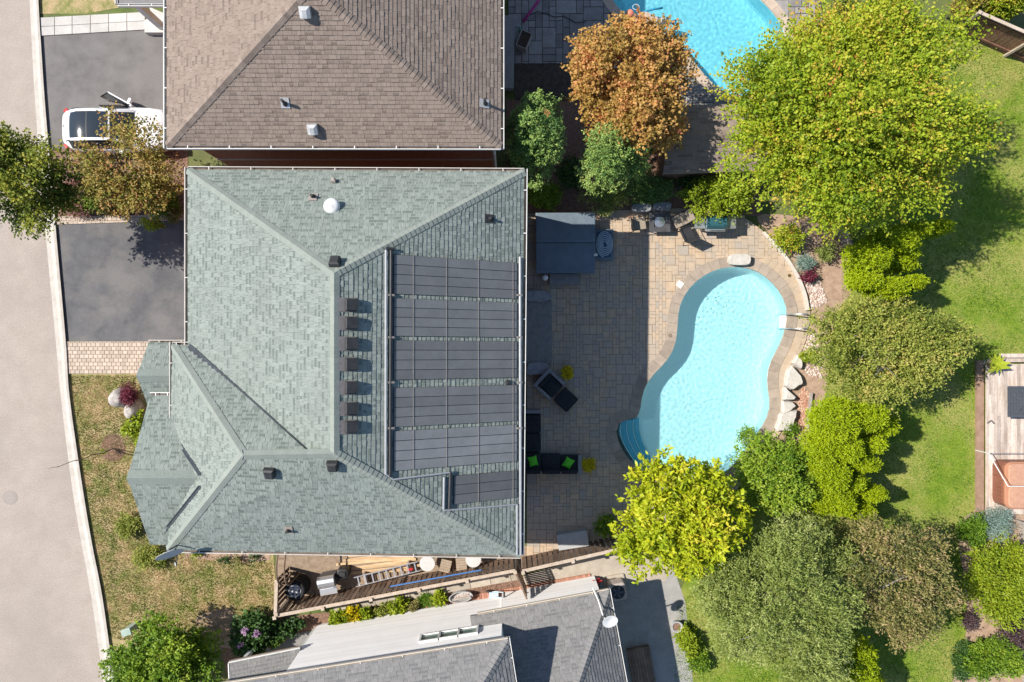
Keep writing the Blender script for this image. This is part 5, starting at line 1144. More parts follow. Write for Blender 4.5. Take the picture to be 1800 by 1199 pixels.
# garden plants by the pool
for lb, x, y, r, m, a in (('spiky grey-green yucca in the tan planted bed', 1415, 466, 16, L_blue, 0.1), ('sage coloured clump near the low plank fence', 1452, 440, 20, L_sage, 0.3), ('small burgundy clump beside the yucca', 1420, 484, 10, L_burg, 0.5), ('bright lime clump on the pale rocks', 1421, 627, 12, L_lime, 0.5), ('green seedling over the lowest pale rock', 1388, 755, 13, L_green, 0.3), ('loose green sprig over the pool edge', 1312, 768, 22, L_green, 0.35), ('lime bush peeping from under the maple by the bed', 1385, 418, 30, L_maple, 0.6), ('green bush left of the magnolia', 1062, 922, 20, L_green, 0.6), ('brownish shrub behind the timber beam', 1232, 962, 26, L_rust, 0.5)):
    shrub('garden_plant', lb, x, y, r, r * 0.85, 0.5 if r < 20 else 0.9, m, int(r * 7), 9, 0.16 if a == 0.1 else 0.1, a if a > 0.1 else 0.14, 0.22, cat='plant')
# right border
shrub('forsythia', 'large lime yellow shrub below the blue spruce', 1752, 1020, 62, 76, 2.0, L_lime, 1500, 10, 0.12, 0.4, 0.4, lobes=26, lob=0.3)
shrub('blue_spruce', 'low bluish spruce under the corner of the deck', 1752, 922, 36, 28, 1.0, L_blue, 720, 10, 0.09, 0.2, 0.3)
shrub('boxwood', 'dark green boxwood left of the blue spruce', 1703, 928, 24, 34, 0.9, L_green, 460, 9, 0.08, 0.6, tj=(0.1, 0.1, 0.08), bias=lambda P: np.full(len(P), -0.22))
shrub('mixed_shrub', 'green shrub with pale flowers in the bottom right corner', 1742, 1158, 58, 44, 1.2, L_green, 900, 10, 0.10, 0.5, lobes=18, lob=0.33)
shrub('mixed_shrub', 'dark green low shrub at the left foot of the bottom corner shrub', 1690, 1160, 22, 36, 0.7, L_dark, 320, 9, 0.09)
shrub('smoke_bush', 'smoky purple bush right of the tan soil', 1776, 1112, 26, 28, 1.2, L_smoke, 420, 9, 0.10, 0.6)
shrub('smoke_bush', 'small purplish clump on the tan soil strip', 1704, 1088, 14, 16, 0.5, L_smoke, 170, 8, 0.08)
shrub('corner_bush', 'yellow-green bush overhanging the diagonal fence', 1752, 6, 60, 22, 2.2, L_maple, 760, 11, 0.12, lobes=18, lob=0.34)
shrub('corner_bush', 'rusty bush beside the diagonal fence top', 1690, 12, 30, 26, 2.0, L_rust, 420, 10, 0.11)
shrub('corner_bush', 'deep green bush above the big maple at the top edge', 1545, 14, 52, 26, 1.8, L_green, 620, 10, 0.12)
shrub('corner_bush', 'pale green shrub right of the turquoise pool', 1478, 16, 24, 20, 1.0, L_sage, 280, 10, 0.12)
shrub('lawn_shrub', 'lime hydrangea-like shrub at the edge of the dark court', 1212, 1128, 18, 34, 0.8, L_lime, 300, 9, 0.11)
shrub('lawn_shrub', 'green shrub on the lawn below the potted plant', 1228, 1160, 22, 18, 0.7, L_green, 240, 9, 0.1)
# bare sapling over the mulch ring
sp_ = thing('sapling', 'thin bare sapling rising from the round mulch ring on the front lawn', 'tree', (*W2(198, 790), 0)); b = MB(); p0 = Vector((*W2(198, 790), 0)); tp = p0 + Vector((-0.05, -0.1, 4.1))
pts = [p0.lerp(tp, i / 6) + Vector((0.03 * math.sin(i * 2), 0.04 * math.cos(i * 3), 0)) for i in range(7)]; b.tube(pts, [0.028, 0.025, 0.022, 0.018, 0.014, 0.01, 0.005], 6)
for i in (3, 4, 5): b.tube([pts[i], pts[i] + Vector((random.uniform(-.25, .25), random.uniform(-.25, .25), 0.3))], [0.008, 0.003], 4)
b.build('trunk', M_bark, sp_)
b = MB(); b.tube([p0 + Vector((0.1, 0.05, 0)), p0 + Vector((0.1, 0.05, 1.1))], 0.018, 5); b.build('stake', M_oldw, sp_)
foliage('leaves', sp_, L_lime, (p0.x - 0.1, p0.y, 0.35), (0.14, 0.14, 0.25), lobes=3, lob=0.5, sprigs=14, per=6, leaf=0.07, sprig=0.1, spread=0.04)
# ================================================================ THINGS
def loc(px, py, z=0.0): v = W(px, py, z); return (v.x, v.y, 0.0)
# ---------------------------------------------------------------- white car with an open door, tail to the road
def loft(stations, n=14):
    """stations: (x, [ (y, z) half section from the bottom centre outwards to the top centre ])"""
    vs = []; fs = []; m = None
    for x, half in stations:
        ring = [(x, y, z) for y, z in half] + [(x, -y, z) for y, z in reversed(half[1:-1])]; m = len(ring); vs += ring
    for i in range(len(stations) - 1):
        for k in range(m): j = (k + 1) % m; fs.append((i * m + k, i * m + j, (i + 1) * m + j, (i + 1) * m + k))
    fs.append(tuple(range(m))); fs.append(tuple((len(stations) - 1) * m + k for k in reversed(range(m))))
    return vs, fs
M_car = mat('car_paint', (0.78, 0.79, 0.80), None, rough=0.18, spec=0.6); M_cglass = mat('car_glass', (0.020, 0.028, 0.036), None, rough=0.06, spec=0.7); M_tyre = mat('tyre_rubber', (0.014, 0.014, 0.015), (0.022, 0.022, 0.023), rough=0.75, scale=20)
M_lamp = mat('tail_lamp', (0.42, 0.02, 0.015), None, rough=0.15, spec=0.6); M_trim = mat('dark_trim', (0.03, 0.03, 0.032), None, rough=0.5); M_cab = mat('car_interior', (0.10, 0.095, 0.09), (0.14, 0.13, 0.12), rough=0.8)
car = thing('parked_car', 'white hatchback car with its door open on the neighbouring driveway', 'car', (-19.18, 9.06, 0.0), 0.0)
def sec(hw, z0, zb, zt, cr): return [(0, z0), (hw * 0.82, z0), (hw * 0.97, z0 + 0.12), (hw, (z0 + zb) / 2), (hw * 0.985, zb - 0.08), (hw * 0.93, zb), (hw * 0.78, zt), (hw * 0.4, zt + cr * 0.7), (0, zt + cr)]
b = MB(); vs, fs = loft([(0.0, sec(0.50, 0.42, 0.74, 0.80, 0.02)), (0.04, sec(0.64, 0.36, 0.82, 0.90, 0.02)), (0.13, sec(0.76, 0.31, 0.88, 0.99, 0.02)), (0.32, sec(0.87, 0.25, 0.91, 1.02, 0.02)), (0.75, sec(0.935, 0.22, 0.92, 1.02, 0.02)), (1.3, sec(0.945, 0.22, 0.92, 0.98, 0.02)), (2.2, sec(0.94, 0.22, 0.92, 0.97, 0.02)), (3.1, sec(0.935, 0.22, 0.91, 0.98, 0.04)), (3.7, sec(0.925, 0.22, 0.87, 0.93, 0.05)), (4.15, sec(0.88, 0.25, 0.80, 0.85, 0.05)), (4.4, sec(0.76, 0.30, 0.72, 0.76, 0.04)), (4.5, sec(0.6, 0.38, 0.62, 0.66, 0.02))]); b.add(vs, fs); b.build('body', M_car, car, local=True, smooth=True)
# cabin: rear screen, roof glass, windscreen, side windows and white roof rails
def cab(x): 
    t = np.interp(x, [0.12, 0.45, 0.9, 1.6, 2.3, 2.75, 3.15], [1.02, 1.30, 1.44, 1.48, 1.44, 1.26, 1.0]); w_ = np.interp(x, [0.12, 0.45, 0.9, 1.6, 2.3, 2.75, 3.15], [0.52, 0.60, 0.63, 0.63, 0.62, 0.66, 0.74]); return float(w_), float(t)
def strip(name, xs, m, f0, f1, lift=0.0, part=car):
    b = MB(); vs = []
    for x in xs:
        w_, t = cab(x)
        for k in range(7): f = f0 + (f1 - f0) * k / 6; vs.append((x, w_ * f, t + 0.035 * (1 - f * f) + lift))
    b.add(vs, [(i * 7 + k, (i + 1) * 7 + k, (i + 1) * 7 + k + 1, i * 7 + k + 1) for i in range(len(xs) - 1) for k in range(6)]); return b.build(name, m, part, local=True, smooth=True)
strip('tailgate', [0.12, 0.3, 0.45, 0.62], M_car, -1, 1, 0.012); strip('roof_glass', [0.64, 0.9, 1.2, 1.6, 1.9, 2.3], M_cglass, -0.86, 0.86); strip('windscreen', [2.34, 2.55, 2.75, 2.95, 3.13], M_cglass, -0.92, 0.92)
for s_ in (-1, 1): strip('roof_rail', [0.62, 0.9, 1.2, 1.6, 1.9, 2.3, 2.75, 3.15], M_car, s_ * 0.88, s_ * 1.05, 0.006)
strip('roof_bow', [1.38, 1.41], M_trim, -0.86, 0.86, 0.006); strip('header', [2.29, 2.35], M_car, -0.9, 0.9, 0.008)
for s_ in (-1, 1):
    for xa in ([0.5, 0.75, 1.0, 1.35, 1.68], [1.74, 2.0, 2.3, 2.6, 2.95]):
        if s_ == 1 and xa[0] > 1.7: continue
        b = MB(); vs = []
        for x in xa: w_, t = cab(x); vs += [(x, s_ * 0.875, 0.955), (x, s_ * (w_ * 1.02), t - 0.02)]
        b.add(vs, [(2 * i, 2 * i + 2, 2 * i + 3, 2 * i + 1) for i in range(len(xa) - 1)]); b.build('side_window', M_cglass, car, local=True)
    b = MB(); b.box((0.19, s_ * 0.755, 0.86), (0.2, 0.13, 0.2), s_ * 0.9); b.build('tail_light', M_lamp, car, local=True)
    b = MB(); b.box((4.27, s_ * 0.66, 0.73), (0.26, 0.22, 0.12)); b.build('headlight', MATS['window_glass'], car, local=True)
    for x in (0.82, 3.62):
        b = MB(); b.lathe((0, 0, 0), [(0.2, -0.11), (0.31, -0.11), (0.325, -0.07), (0.325, 0.07), (0.31, 0.11), (0.2, 0.11)], 18, Matrix.Translation((x, s_ * 0.85, 0.325)) @ Matrix.Rotation(math.pi / 2, 4, 'X')); wl = b.build('wheel', M_tyre, car, local=True, smooth=True)
        b = MB(); b.lathe((0, 0, 0), [(0.21, -0.05), (0.2, 0.112), (0.001, 0.09)], 12, Matrix.Translation((x, s_ * 0.85, 0.325)) @ Matrix.Rotation(-s_ * math.pi / 2, 4, 'X')); b.build('rim', M_alu, wl, local=True)
b = MB(); b.rbox((2.62, -1.0, 1.02), (0.16, 0.24, 0.15), 0.05); b.build('mirror', M_car, car, local=True)
b = MB(); b.box((0.32, 0, 1.235), (0.12, 0.05, 0.05)); b.build('antenna_fin', M_trim, car, local=True)
b = MB(); b.box((2.2, 0.935, 0.62), (1.05, 0.05, 0.62)); b.box((2.2, 0.90, 1.1), (0.9, 0.03, 0.25)); b.build('door_opening', M_cab, car, local=True)
hx, hy, da = 2.98, 0.95, math.radians(151)
dM = Matrix.Translation((hx, hy, 0)) @ Matrix.Rotation(da, 4, 'Z'); b = MB(); b.M = dM
b.add([(0, -.05, .3), (1.12, -.05, .3), (1.2, -.05, .6), (1.16, -.05, .97), (0.02, -.05, .95), (0, .07, .3), (1.12, .07, .3), (1.2, .09, .6), (1.16, .05, .97), (0.02, .05, .95)], [(0, 1, 2, 3, 4), (9, 8, 7, 6, 5), (0, 5, 6, 1), (1, 6, 7, 2), (2, 7, 8, 3), (3, 8, 9, 4), (4, 9, 5, 0)]); dr = b.build('door', M_car, car, local=True)
b = MB(); b.M = dM; lean = 0.30; b.tube([(0.10, 0.0, .96), (0.62, lean, 1.40), (1.02, lean, 1.40), (1.15, 0.0, .97)], 0.022, 5); b.build('window_frame', M_trim, dr, local=True)
b = MB(); b.M = dM; b.add([(0.12, 0.0, .96), (0.62, lean, 1.39), (1.01, lean, 1.39), (1.13, 0.0, .97)], [(0, 1, 2, 3)]); b.build('pane', M_cglass, dr, local=True)
b = MB(); b.M = dM; b.box((0.55, 0.09, 0.72), (0.9, 0.06, 0.34)); b.build('door_lining', M_cab, dr, local=True); b = MB(); b.M = dM; b.rbox((0.12, -0.16, 1.0), (0.14, 0.22, 0.15), 0.05); b.build('mirror', M_car, dr, local=True)

# ---------------------------------------------------------------- spa and furniture on the shaded patio
PZ = 0.055
M_cover = mat('blue_grey_vinyl', (0.125, 0.165, 0.20), (0.155, 0.195, 0.23), rough=0.55, scale=4, fine=0.1, fscale=40, big=(0.10, 0.13, 0.16), bigscale=1.2, bump=0.2)
ht = thing('covered_hot_tub', 'square hot tub under a folded blue-grey vinyl cover by the house wall', 'hot tub', loc(994, 427, 0.9)); hc = W(994, 427, 0.9)
b = MB(); b.rbox((hc.x, hc.y, 0.42), (2.36, 2.4, 0.74), 0.16, n=4); b.build('cabinet', mat('spa_skirt', (0.07, 0.06, 0.055), None, rough=0.6), ht)
for s_ in (-1, 1):
    b = MB(); vs = []; hx_, L_ = 1.27, 1.29
    rows = [(0.012, 0.93), (0.10, 0.955), (0.6, 0.93), (1.2, 0.885), (L_, 0.86)]
    for yv, zt in rows: vs += [(-hx_, yv, zt - 0.02), (-hx_ + 0.04, yv, zt), (0, yv, zt + 0.012), (hx_ - 0.04, yv, zt), (hx_, yv, zt - 0.02)]
    m = 5; fs = [(i * m + k, i * m + k + 1, (i + 1) * m + k + 1, (i + 1) * m + k) for i in range(4) for k in range(4)]
    bt = len(vs); vs += [(x, yv, 0.76) for yv in (0.012, L_) for x in (-hx_, hx_)]
    fs += [(0, 20, bt + 2, bt), (4, bt + 1, bt + 3, 24), (20, 21, 22, 23, 24, bt + 3, bt + 2), (0, bt, bt + 1, 4, 3, 2, 1)]
    b.add([(hc.x + p[0] * (1 if s_ > 0 else -1), hc.y + p[1] * s_, p[2]) for p in vs], fs); b.build('cover_half', M_cover, ht, smooth=False)
for s_ in (-1, 1):
    b = MB(); b.box((hc.x + 1.285, hc.y + s_ * 0.6, 0.80), (0.02, 0.09, 0.22)); b.build('strap', M_trim, ht)
st_ = thing('spa_step', 'blue step beside the covered hot tub with a coiled hose on it', 'step', loc(1062, 430, 0.3)); sc_ = W(1062, 430, 0.3); b = MB(); b.rbox((sc_.x, sc_.y, 0.18), (0.82, 1.36, 0.26), 0.05); b.build('tread', M_cover, st_); b = MB(); b.box((sc_.x, sc_.y, 0.325), (0.6, 1.1, 0.012)); b.build('mat', mat('blue_mat', (0.06, 0.11, 0.155), None), st_)
b = MB(); pts = []
for i in range(150):
    a = i * math.tau / 26; r = 0.07 + 0.30 * i / 150; pts.append((sc_.x + 0.02 + r * math.cos(a), sc_.y + 0.02 + r * 1.55 * math.sin(a), 0.35 + 0.002 * (i % 3)))
b.tube(pts, 0.02, 5); b.build('coiled_hose', mat('blue_hose', (0.46, 0.58, 0.66), None, rough=0.4), label='pale blue hose coiled on the hot tub step', cat='hose')
b = MB(); b.rbox((*W2(1047, 448, 0.9), 0.92), (0.16, 0.11, 0.03), 0.03); b.build('towel', M_white, label='small white cloth on the edge of the hot tub cover', cat='cloth')
M_bench = mat('grey_stone', (0.215, 0.205, 0.195), (0.28, 0.268, 0.255), rough=0.9, scale=5, fine=0.2, bump=0.5, tint=0.15)
def rock(name, label, px, py, rx, ry, h, m, cat='boulder', seed=0, flat=0.0, rz=0.0, group=None):
    c = W(px, py, h * 0.5); k = (1 - h / H) / 40; b = MB(); n1, n2 = 16, 9; vs = []; fs = []
    for i in range(n2 + 1):
        ph = math.pi * 0.5 * i / n2
        for j in range(n1):
            th = math.tau * j / n1; p = Vector((math.cos(th) * math.cos(ph), math.sin(th) * math.cos(ph), math.sin(ph)))
            d = 1 + 0.22 * noise.noise(p * 1.3 + Vector((seed * 3.1, 1, 2))) + 0.10 * noise.noise(p * 3.1 + Vector((seed, 5, 1)))
            ex = 0.55 if flat else 1.0; sg = lambda v: math.copysign(abs(v) ** ex, v)
            x, y = sg(p.x) * rx * k * d, sg(p.y) * ry * k * d; z = h * (min(1.0, p.z * (2.2 if flat else 1.1))) * (0.9 + 0.12 * d)
            vs.append((c.x + x * math.cos(rz) - y * math.sin(rz), c.y + x * math.sin(rz) + y * math.cos(rz), z - 0.02))
    for i in range(n2):
        for j in range(n1): q_ = (j + 1) % n1; fs.append((i * n1 + j, i * n1 + q_, (i + 1) * n1 + q_, (i + 1) * n1 + j))
    b.add(vs, fs); return b.build(name, m, smooth=not flat, label=label, cat=cat, group=group)
M_rock = mat('granite', (0.30, 0.27, 0.24), (0.46, 0.43, 0.39), rough=0.9, scale=5, detail=10, fine=0.3, fscale=24, bump=0.9, bscale=14)
M_grock = mat('blue_grey_rock', (0.22, 0.225, 0.235), (0.33, 0.335, 0.345), rough=0.9, scale=4, fine=0.2, bump=0.8, bscale=10)
M_pale = mat('pale_limestone', (0.46, 0.43, 0.39), (0.56, 0.525, 0.48), rough=0.9, scale=5, detail=9, fine=0.15, fscale=24, bump=0.5, bscale=12)
hs = thing('house_steps', 'pair of long grey stone steps against the rear wall of the green house', 'steps', loc(945, 584))
for x0, x1, z in ((905, 952, 0.36), (950, 970, 0.19)):
    a, c = W(x0, 639, z), W(x1, 529, z); b = MB(); b.box(((a.x + c.x) / 2, (a.y + c.y) / 2, z / 2), (c.x - a.x, c.y - a.y, z)); b.build('stone_step', M_bench, hs)
rock('boulder', 'grey blue boulder at the upper end of the house steps', 947, 521, 21, 10, 0.5, M_grock, seed=1, flat=1); rock('boulder', 'grey blue boulder at the lower end of the house steps', 945, 648, 21, 11, 0.5, M_grock, seed=2, flat=1)
b = MB(); a, c = W(966, 500, 0.42), W(1018, 482, 0.42); b.box(((a.x + c.x) / 2, (a.y + c.y) / 2, 0.24), (c.x - a.x, abs(c.y - a.y), 0.4)); b.build('stone_bench', M_bench, label='long low grey stone bench below the covered hot tub', cat='bench')
lp_ = thing('globe_lamp', 'white globe lamp on a dark post beside the stone bench', 'lamp', loc(958, 488)); g = W(958, 488, 0.62); b = MB(); b.tube([(g.x, g.y, 0.02), (g.x, g.y, 0.5)], 0.05, 8); b.build('post', M_black, lp_); b = MB(); b.lathe((g.x, g.y, 0.62), [(0.14 * math.sin(a), -0.14 * math.cos(a)) for a in [0.01 + i * (math.pi - 0.02) / 8 for i in range(9)]], 14); b.build('globe', M_white, lp_, smooth=True)
M_wick = mat('grey_wicker', (0.20, 0.205, 0.21), (0.28, 0.285, 0.29), rough=0.8, scale=30, fine=0.25, fscale=60, bump=0.6, bscale=60)
M_cush = mat('charcoal_cushion', (0.030, 0.032, 0.036), (0.042, 0.044, 0.049), rough=0.95, scale=6, fine=0.12, fscale=40, spec=0.1)
ac = thing('armchair', 'grey wicker armchair with charcoal cushions turned towards the pool', 'armchair', loc(966, 676, 0.5), math.radians(-43))
for c, d, nm in (((-0.44, 0, 0.40), (0.17, 1.02, 0.66), 'backrest'), ((0.02, 0.44, 0.33), (0.86, 0.14, 0.52), 'armrest'), ((0.02, -0.44, 0.33), (0.86, 0.14, 0.52), 'armrest'), ((0.06, 0, 0.19), (0.82, 0.74, 0.2), 'seat_base')):
    b = MB(); b.rbox((c[0], c[1], c[2]), d, 0.05); b.build(nm, M_wick, ac, local=True)
b = MB(); b.rbox((0.08, 0, 0.37), (0.8, 0.72, 0.15), 0.07, puff=0.02); b.build('seat_cushion', M_cush, ac, local=True); b = MB(); b.rbox((-0.28, 0, 0.58), (0.16, 0.7, 0.42), 0.07, puff=0.01); b.build('back_cushion', M_cush, ac, local=True)
for sx_ in (-.42, .4):
    for sy_ in (-.43, .43): b = MB(); b.box((sx_, sy_, 0.085), (0.06, 0.06, 0.08)); b.build('foot', M_black, ac, local=True)
ot = thing('ottoman', 'square charcoal ottoman in front of the wicker armchair', 'ottoman', loc(995, 703, 0.4), math.radians(-43))
b = MB(); b.rbox((0, 0, 0.2), (0.74, 0.74, 0.24), 0.04); b.build('base', M_wick, ot, local=True); b = MB(); b.rbox((0, 0, 0.385), (0.78, 0.78, 0.14), 0.07, puff=0.02); b.build('cushion', M_cush, ot, local=True)
so = thing('corner_sofa', 'charcoal L-shaped corner sofa with light wicker arm against the house', 'sofa', loc(950, 800))
def pxbox(x0, y0, x1, y1, z): a, c = W(x0, y1, z), W(x1, y0, z); return ((a.x + c.x) / 2, (a.y + c.y) / 2), (c.x - a.x, c.y - a.y)
for k, (x0, y0, x1, y1) in enumerate(((906, 728, 951, 761), (906, 762, 951, 795), (906, 796, 951, 832), (952, 797, 985, 832), (986, 799, 1015, 833))):
    (cx, cy), (dx_, dy_) = pxbox(x0, y0, x1, y1, 0.42); b = MB(); b.rbox((cx, cy, 0.21), (dx_, dy_, 0.22), 0.03); b.build('seat_base', M_wick, so); b = MB(); b.rbox((cx, cy, 0.385), (dx_ - 0.012, dy_ - 0.012, 0.14), 0.06, puff=0.02); b.build('seat_cushion', M_cush, so)
    if k >= 2: (cx, cy), (dx_, dy_) = pxbox(x0, 825, x1, 834, 0.6); b = MB(); b.rbox((cx, cy, 0.52), (dx_ - 0.02, 0.17, 0.34), 0.06, puff=0.01); b.build('back_cushion', M_cush, so)
for x0, y0, x1, y1 in ((1016, 800, 1023, 834), (906, 721, 951, 727)):
    (cx, cy), (dx_, dy_) = pxbox(x0, y0, x1, y1, 0.58); b = MB(); b.rbox((cx, cy, 0.32), (dx_, dy_, 0.5), 0.04); b.build('armrest', M_wick, so)
M_lime = mat('lime_fabric', (0.10, 0.55, 0.035), (0.13, 0.62, 0.05), rough=0.9, scale=10, spec=0.1)
for lb, x, y, rz in (('lime green pillow at the house end of the corner sofa', 937, 811, 14), ('lime green pillow near the wicker arm of the corner sofa', 999, 814, -28)):
    c = W(x, y, 0.62); b = MB(); n = 7; vs = []; fs = []
    for s_ in (1, -1):
        for i in range(n):
            for j in range(n):
                u, v = 2 * i / (n - 1) - 1, 2 * j / (n - 1) - 1; pin = 1 - 0.12 * (1 - u * u) * abs(v) - 0.12 * (1 - v * v) * abs(u); vs.append((u * 0.2 * (1 - 0.12 * (1 - v * v)), v * 0.26 * (1 - 0.12 * (1 - u * u)), s_ * 0.075 * ((1 - u * u) * (1 - v * v)) ** 0.4))
    for s_ in (0, 1):
        for i in range(n - 1):
            for j in range(n - 1): q_ = (s_ * n * n + i * n + j, s_ * n * n + (i + 1) * n + j, s_ * n * n + (i + 1) * n + j + 1, s_ * n * n + i * n + j + 1); fs.append(q_ if s_ == 0 else q_[::-1])
    R = Matrix.Translation((c.x, c.y, 0.60)) @ Matrix.Rotation(math.radians(rz), 4, 'Z') @ Matrix.Rotation(math.radians(22), 4, 'X'); b.add([R @ Vector(p) for p in vs], fs); b.build('pillow', M_lime, smooth=True, label=lb, cat='pillow')
for lb, x, y in (('potted yellow chrysanthemum between the armchair and the house steps', 997, 657), ('potted yellow chrysanthemum at the end of the corner sofa', 1034, 818)):
    c = W(x, y, 0.45); t = thing('potted_mum', lb, 'potted plant', (c.x, c.y, 0)); b = MB(); b.lathe((c.x, c.y, 0.05), [(0.12, 0), (0.16, 0.24), (0.175, 0.24), (0.175, 0.28), (0.15, 0.28), (0.14, 0.22), (0.001, 0.22)], 14); b.build('pot', M_black, t)
    foliage('flowers', t, L_mum, (c.x, c.y, 0.42), (0.30, 0.34, 0.17), lobes=10, lob=0.4, sprigs=190, per=7, leaf=0.06, aspect=0.8, sprig=0.05, spread=0.035, tj=(0.1, 0.2, 0.15), upw=0.8, bias=lambda P: np.full(len(P), 0.3))
bx = thing('storage_bench', 'pale grey storage bench by the fence behind the green house', 'storage box', loc(1007, 950, 0.55), math.radians(9)); b = MB(); b.rbox((0, 0, 0.28), (1.26, 0.62, 0.5), 0.03); b.build('box', mat('pale_plastic', (0.36, 0.365, 0.36), (0.42, 0.42, 0.41), rough=0.6, scale=4), bx, local=True)
b = MB(); b.rbox((0, 0, 0.555), (1.32, 0.68, 0.06), 0.03); b.build('lid', MATS['pale_plastic'], bx, local=True); b = MB(); b.box((0, -0.35, 0.5), (0.16, 0.02, 0.05)); b.build('handle', M_black, bx, local=True)
# table group at the top of the patio
M_sling = mat('tan_sling', (0.27, 0.225, 0.175), (0.34, 0.285, 0.225), rough=0.85, scale=20, fine=0.15)
def sling(label, px, py, deg, m, group='sling chairs by the square fire table'):
    t = thing('sling_chair', label, 'chair', loc(px, py, 0.4), math.radians(deg), group=group)
    b = MB(); b.add([(-0.28, -0.25, 0.46), (0.26, -0.25, 0.43), (0.26, 0.25, 0.43), (-0.28, 0.25, 0.46), (-0.28, -0.25, 0.43), (0.26, -0.25, 0.40), (0.26, 0.25, 0.40), (-0.28, 0.25, 0.43)], [(0, 1, 2, 3), (7, 6, 5, 4), (0, 4, 5, 1), (1, 5, 6, 2), (2, 6, 7, 3), (3, 7, 4, 0)]); b.build('seat', m, t, local=True)
    b = MB(); b.add([(-0.27, -0.25, 0.45), (-0.27, 0.25, 0.45), (-0.46, 0.25, 0.98), (-0.46, -0.25, 0.98), (-0.30, -0.25, 0.45), (-0.30, 0.25, 0.45), (-0.49, 0.25, 0.98), (-0.49, -0.25, 0.98)], [(0, 1, 2, 3), (7, 6, 5, 4), (0, 3, 7, 4), (1, 5, 6, 2), (2, 6, 7, 3), (0, 4, 5, 1)]); b.build('backrest', m, t, local=True)
    for s_ in (-0.28, 0.28):
        b = MB(); b.tube([(-0.45, s_, 0.06), (-0.30, s_, 0.45), (-0.48, s_, 1.0)], 0.016, 5); b.tube([(0.30, s_, 0.06), (0.28, s_, 0.62), (-0.34, s_, 0.64)], 0.016, 5); b.build('frame', M_black, t, local=True)
sling('tan sling chair left of the square fire table', 1124, 394, 8, M_sling); sling('tan sling chair right of the square fire table', 1194, 388, 205, M_sling)
sling('black sling chair with pale arms at the sunlit edge of the patio', 1207, 409, 115, M_cush)
ft = thing('fire_table', 'square dark fire table between two tan sling chairs', 'table', loc(1160, 390, 0.5)); c = W(1160, 390, 0.55); M_slate = mat('dark_slate', (0.055, 0.055, 0.06), (0.085, 0.085, 0.09), rough=0.5, scale=4)
b = MB(); b.rbox((c.x, c.y, 0.27), (0.62, 0.62, 0.44), 0.03); b.build('base', M_slate, ft); b = MB()
for ax, ay, sx_, sy_ in ((0, 0.33, 0.9, 0.2), (0, -0.33, 0.9, 0.2), (0.35, 0, 0.2, 0.455), (-0.35, 0, 0.2, 0.455)): b.box((c.x + ax, c.y + ay, 0.52), (sx_, sy_, 0.05))
b.build('top', M_slate, ft); b = MB(); b.lathe((c.x, c.y, 0.49), [(0.23, 0), (0.23, 0.02), (0.001, 0.03)], 16); b.build('burner', M_steel, ft)
rock('stone_block', 'left rectangular grey stone block behind the fire table', 1127, 366, 17, 8, 0.4, M_grock, 'stone', 3, 1); rock('stone_block', 'right rectangular grey stone block behind the fire table', 1163, 364, 17, 9, 0.42, M_grock, 'stone', 4, 1)
M_tcot = mat('terracotta', (0.42, 0.26, 0.18), (0.5, 0.33, 0.24), scale=8)
for lb, x, y in (('small terracotta pot at the corner of the hot tub', 1052, 380), ('small terracotta pot beside the left sling chair', 1108, 384)):
    c = W(x, y, 0.2); b = MB(); b.lathe((c.x, c.y, 0.05), [(0.07, 0), (0.1, 0.2), (0.11, 0.2), (0.11, 0.24), (0.09, 0.24), (0.085, 0.19), (0.001, 0.19)], 12); b.build('flower_pot', M_tcot, label=lb, cat='pot')
bq = thing('patio_barbecue', 'steel barbecue with a dark teal hood under the leafy climber', 'barbecue', loc(1258, 392, 0.9)); c = W(1258, 391, 0.95); M_teal = mat('teal_enamel', (0.03, 0.10, 0.12), None, rough=0.2, spec=0.6)
b = MB(); b.box((c.x, c.y, 0.47), (0.8, 0.5, 0.8)); b.build('cart', MATS['grey_metal'], bq); b = MB(); vs, fs = loft([(-0.42, [(0, 0), (0.26, 0), (0.26, 0.14), (0.17, 0.25), (0, 0.27)]), (0.42, [(0, 0), (0.26, 0), (0.26, 0.14), (0.17, 0.25), (0, 0.27)])]); b.add([(c.x + p[0], c.y + p[1], 0.9 + p[2]) for p in vs], fs); b.build('hood', M_teal, bq)
b = MB(); b.tube([(c.x - 0.32, c.y - 0.31, 1.04), (c.x + 0.32, c.y - 0.31, 1.04)], 0.018, 6); b.build('handle', M_steel, bq)
b = MB(); b.box((c.x, c.y - 0.31, 0.88), (0.86, 0.12, 0.06)); b.build('control_panel', M_alu, bq)
for s_ in (-1, 1): b = MB(); b.box((c.x + s_ * 0.66, c.y, 0.885), (0.44, 0.5, 0.04)); b.build('side_shelf', M_alu, bq)
# around the pool
rock('diving_rock', 'pale rectangular limestone block at the top edge of the pool', 1298, 457, 20, 10, 0.4, M_pale, 'stone', 5, 1)
sk = MB(); c = W(1195, 500, 0.07); sk.box((c.x, c.y, 0.078), (0.27, 0.27, 0.03), math.radians(-35)); sk.build('skimmer_lid', M_white, label='small white square skimmer lid on the patio left of the pool', cat='lid')
for lb, x, y in (('brass ring cap in the patio right of the pool', 1387.5, 484.5), ('brass ring cap in the patio left of the pool', 1178, 590)):
    c = W(x, y, 0.06); b = MB(); b.lathe((c.x, c.y, 0.055), [(0.075, 0), (0.075, 0.03), (0.045, 0.03), (0.045, 0.016), (0.001, 0.016)], 14); b.build('ring_cap', mat('brass', (0.22, 0.16, 0.07), None, rough=0.4, metal=0.5), label=lb, cat='drain cap')
ld = thing('pool_ladder', 'chrome handrails and white tread at the right edge of the pool', 'ladder', loc(1393, 565))
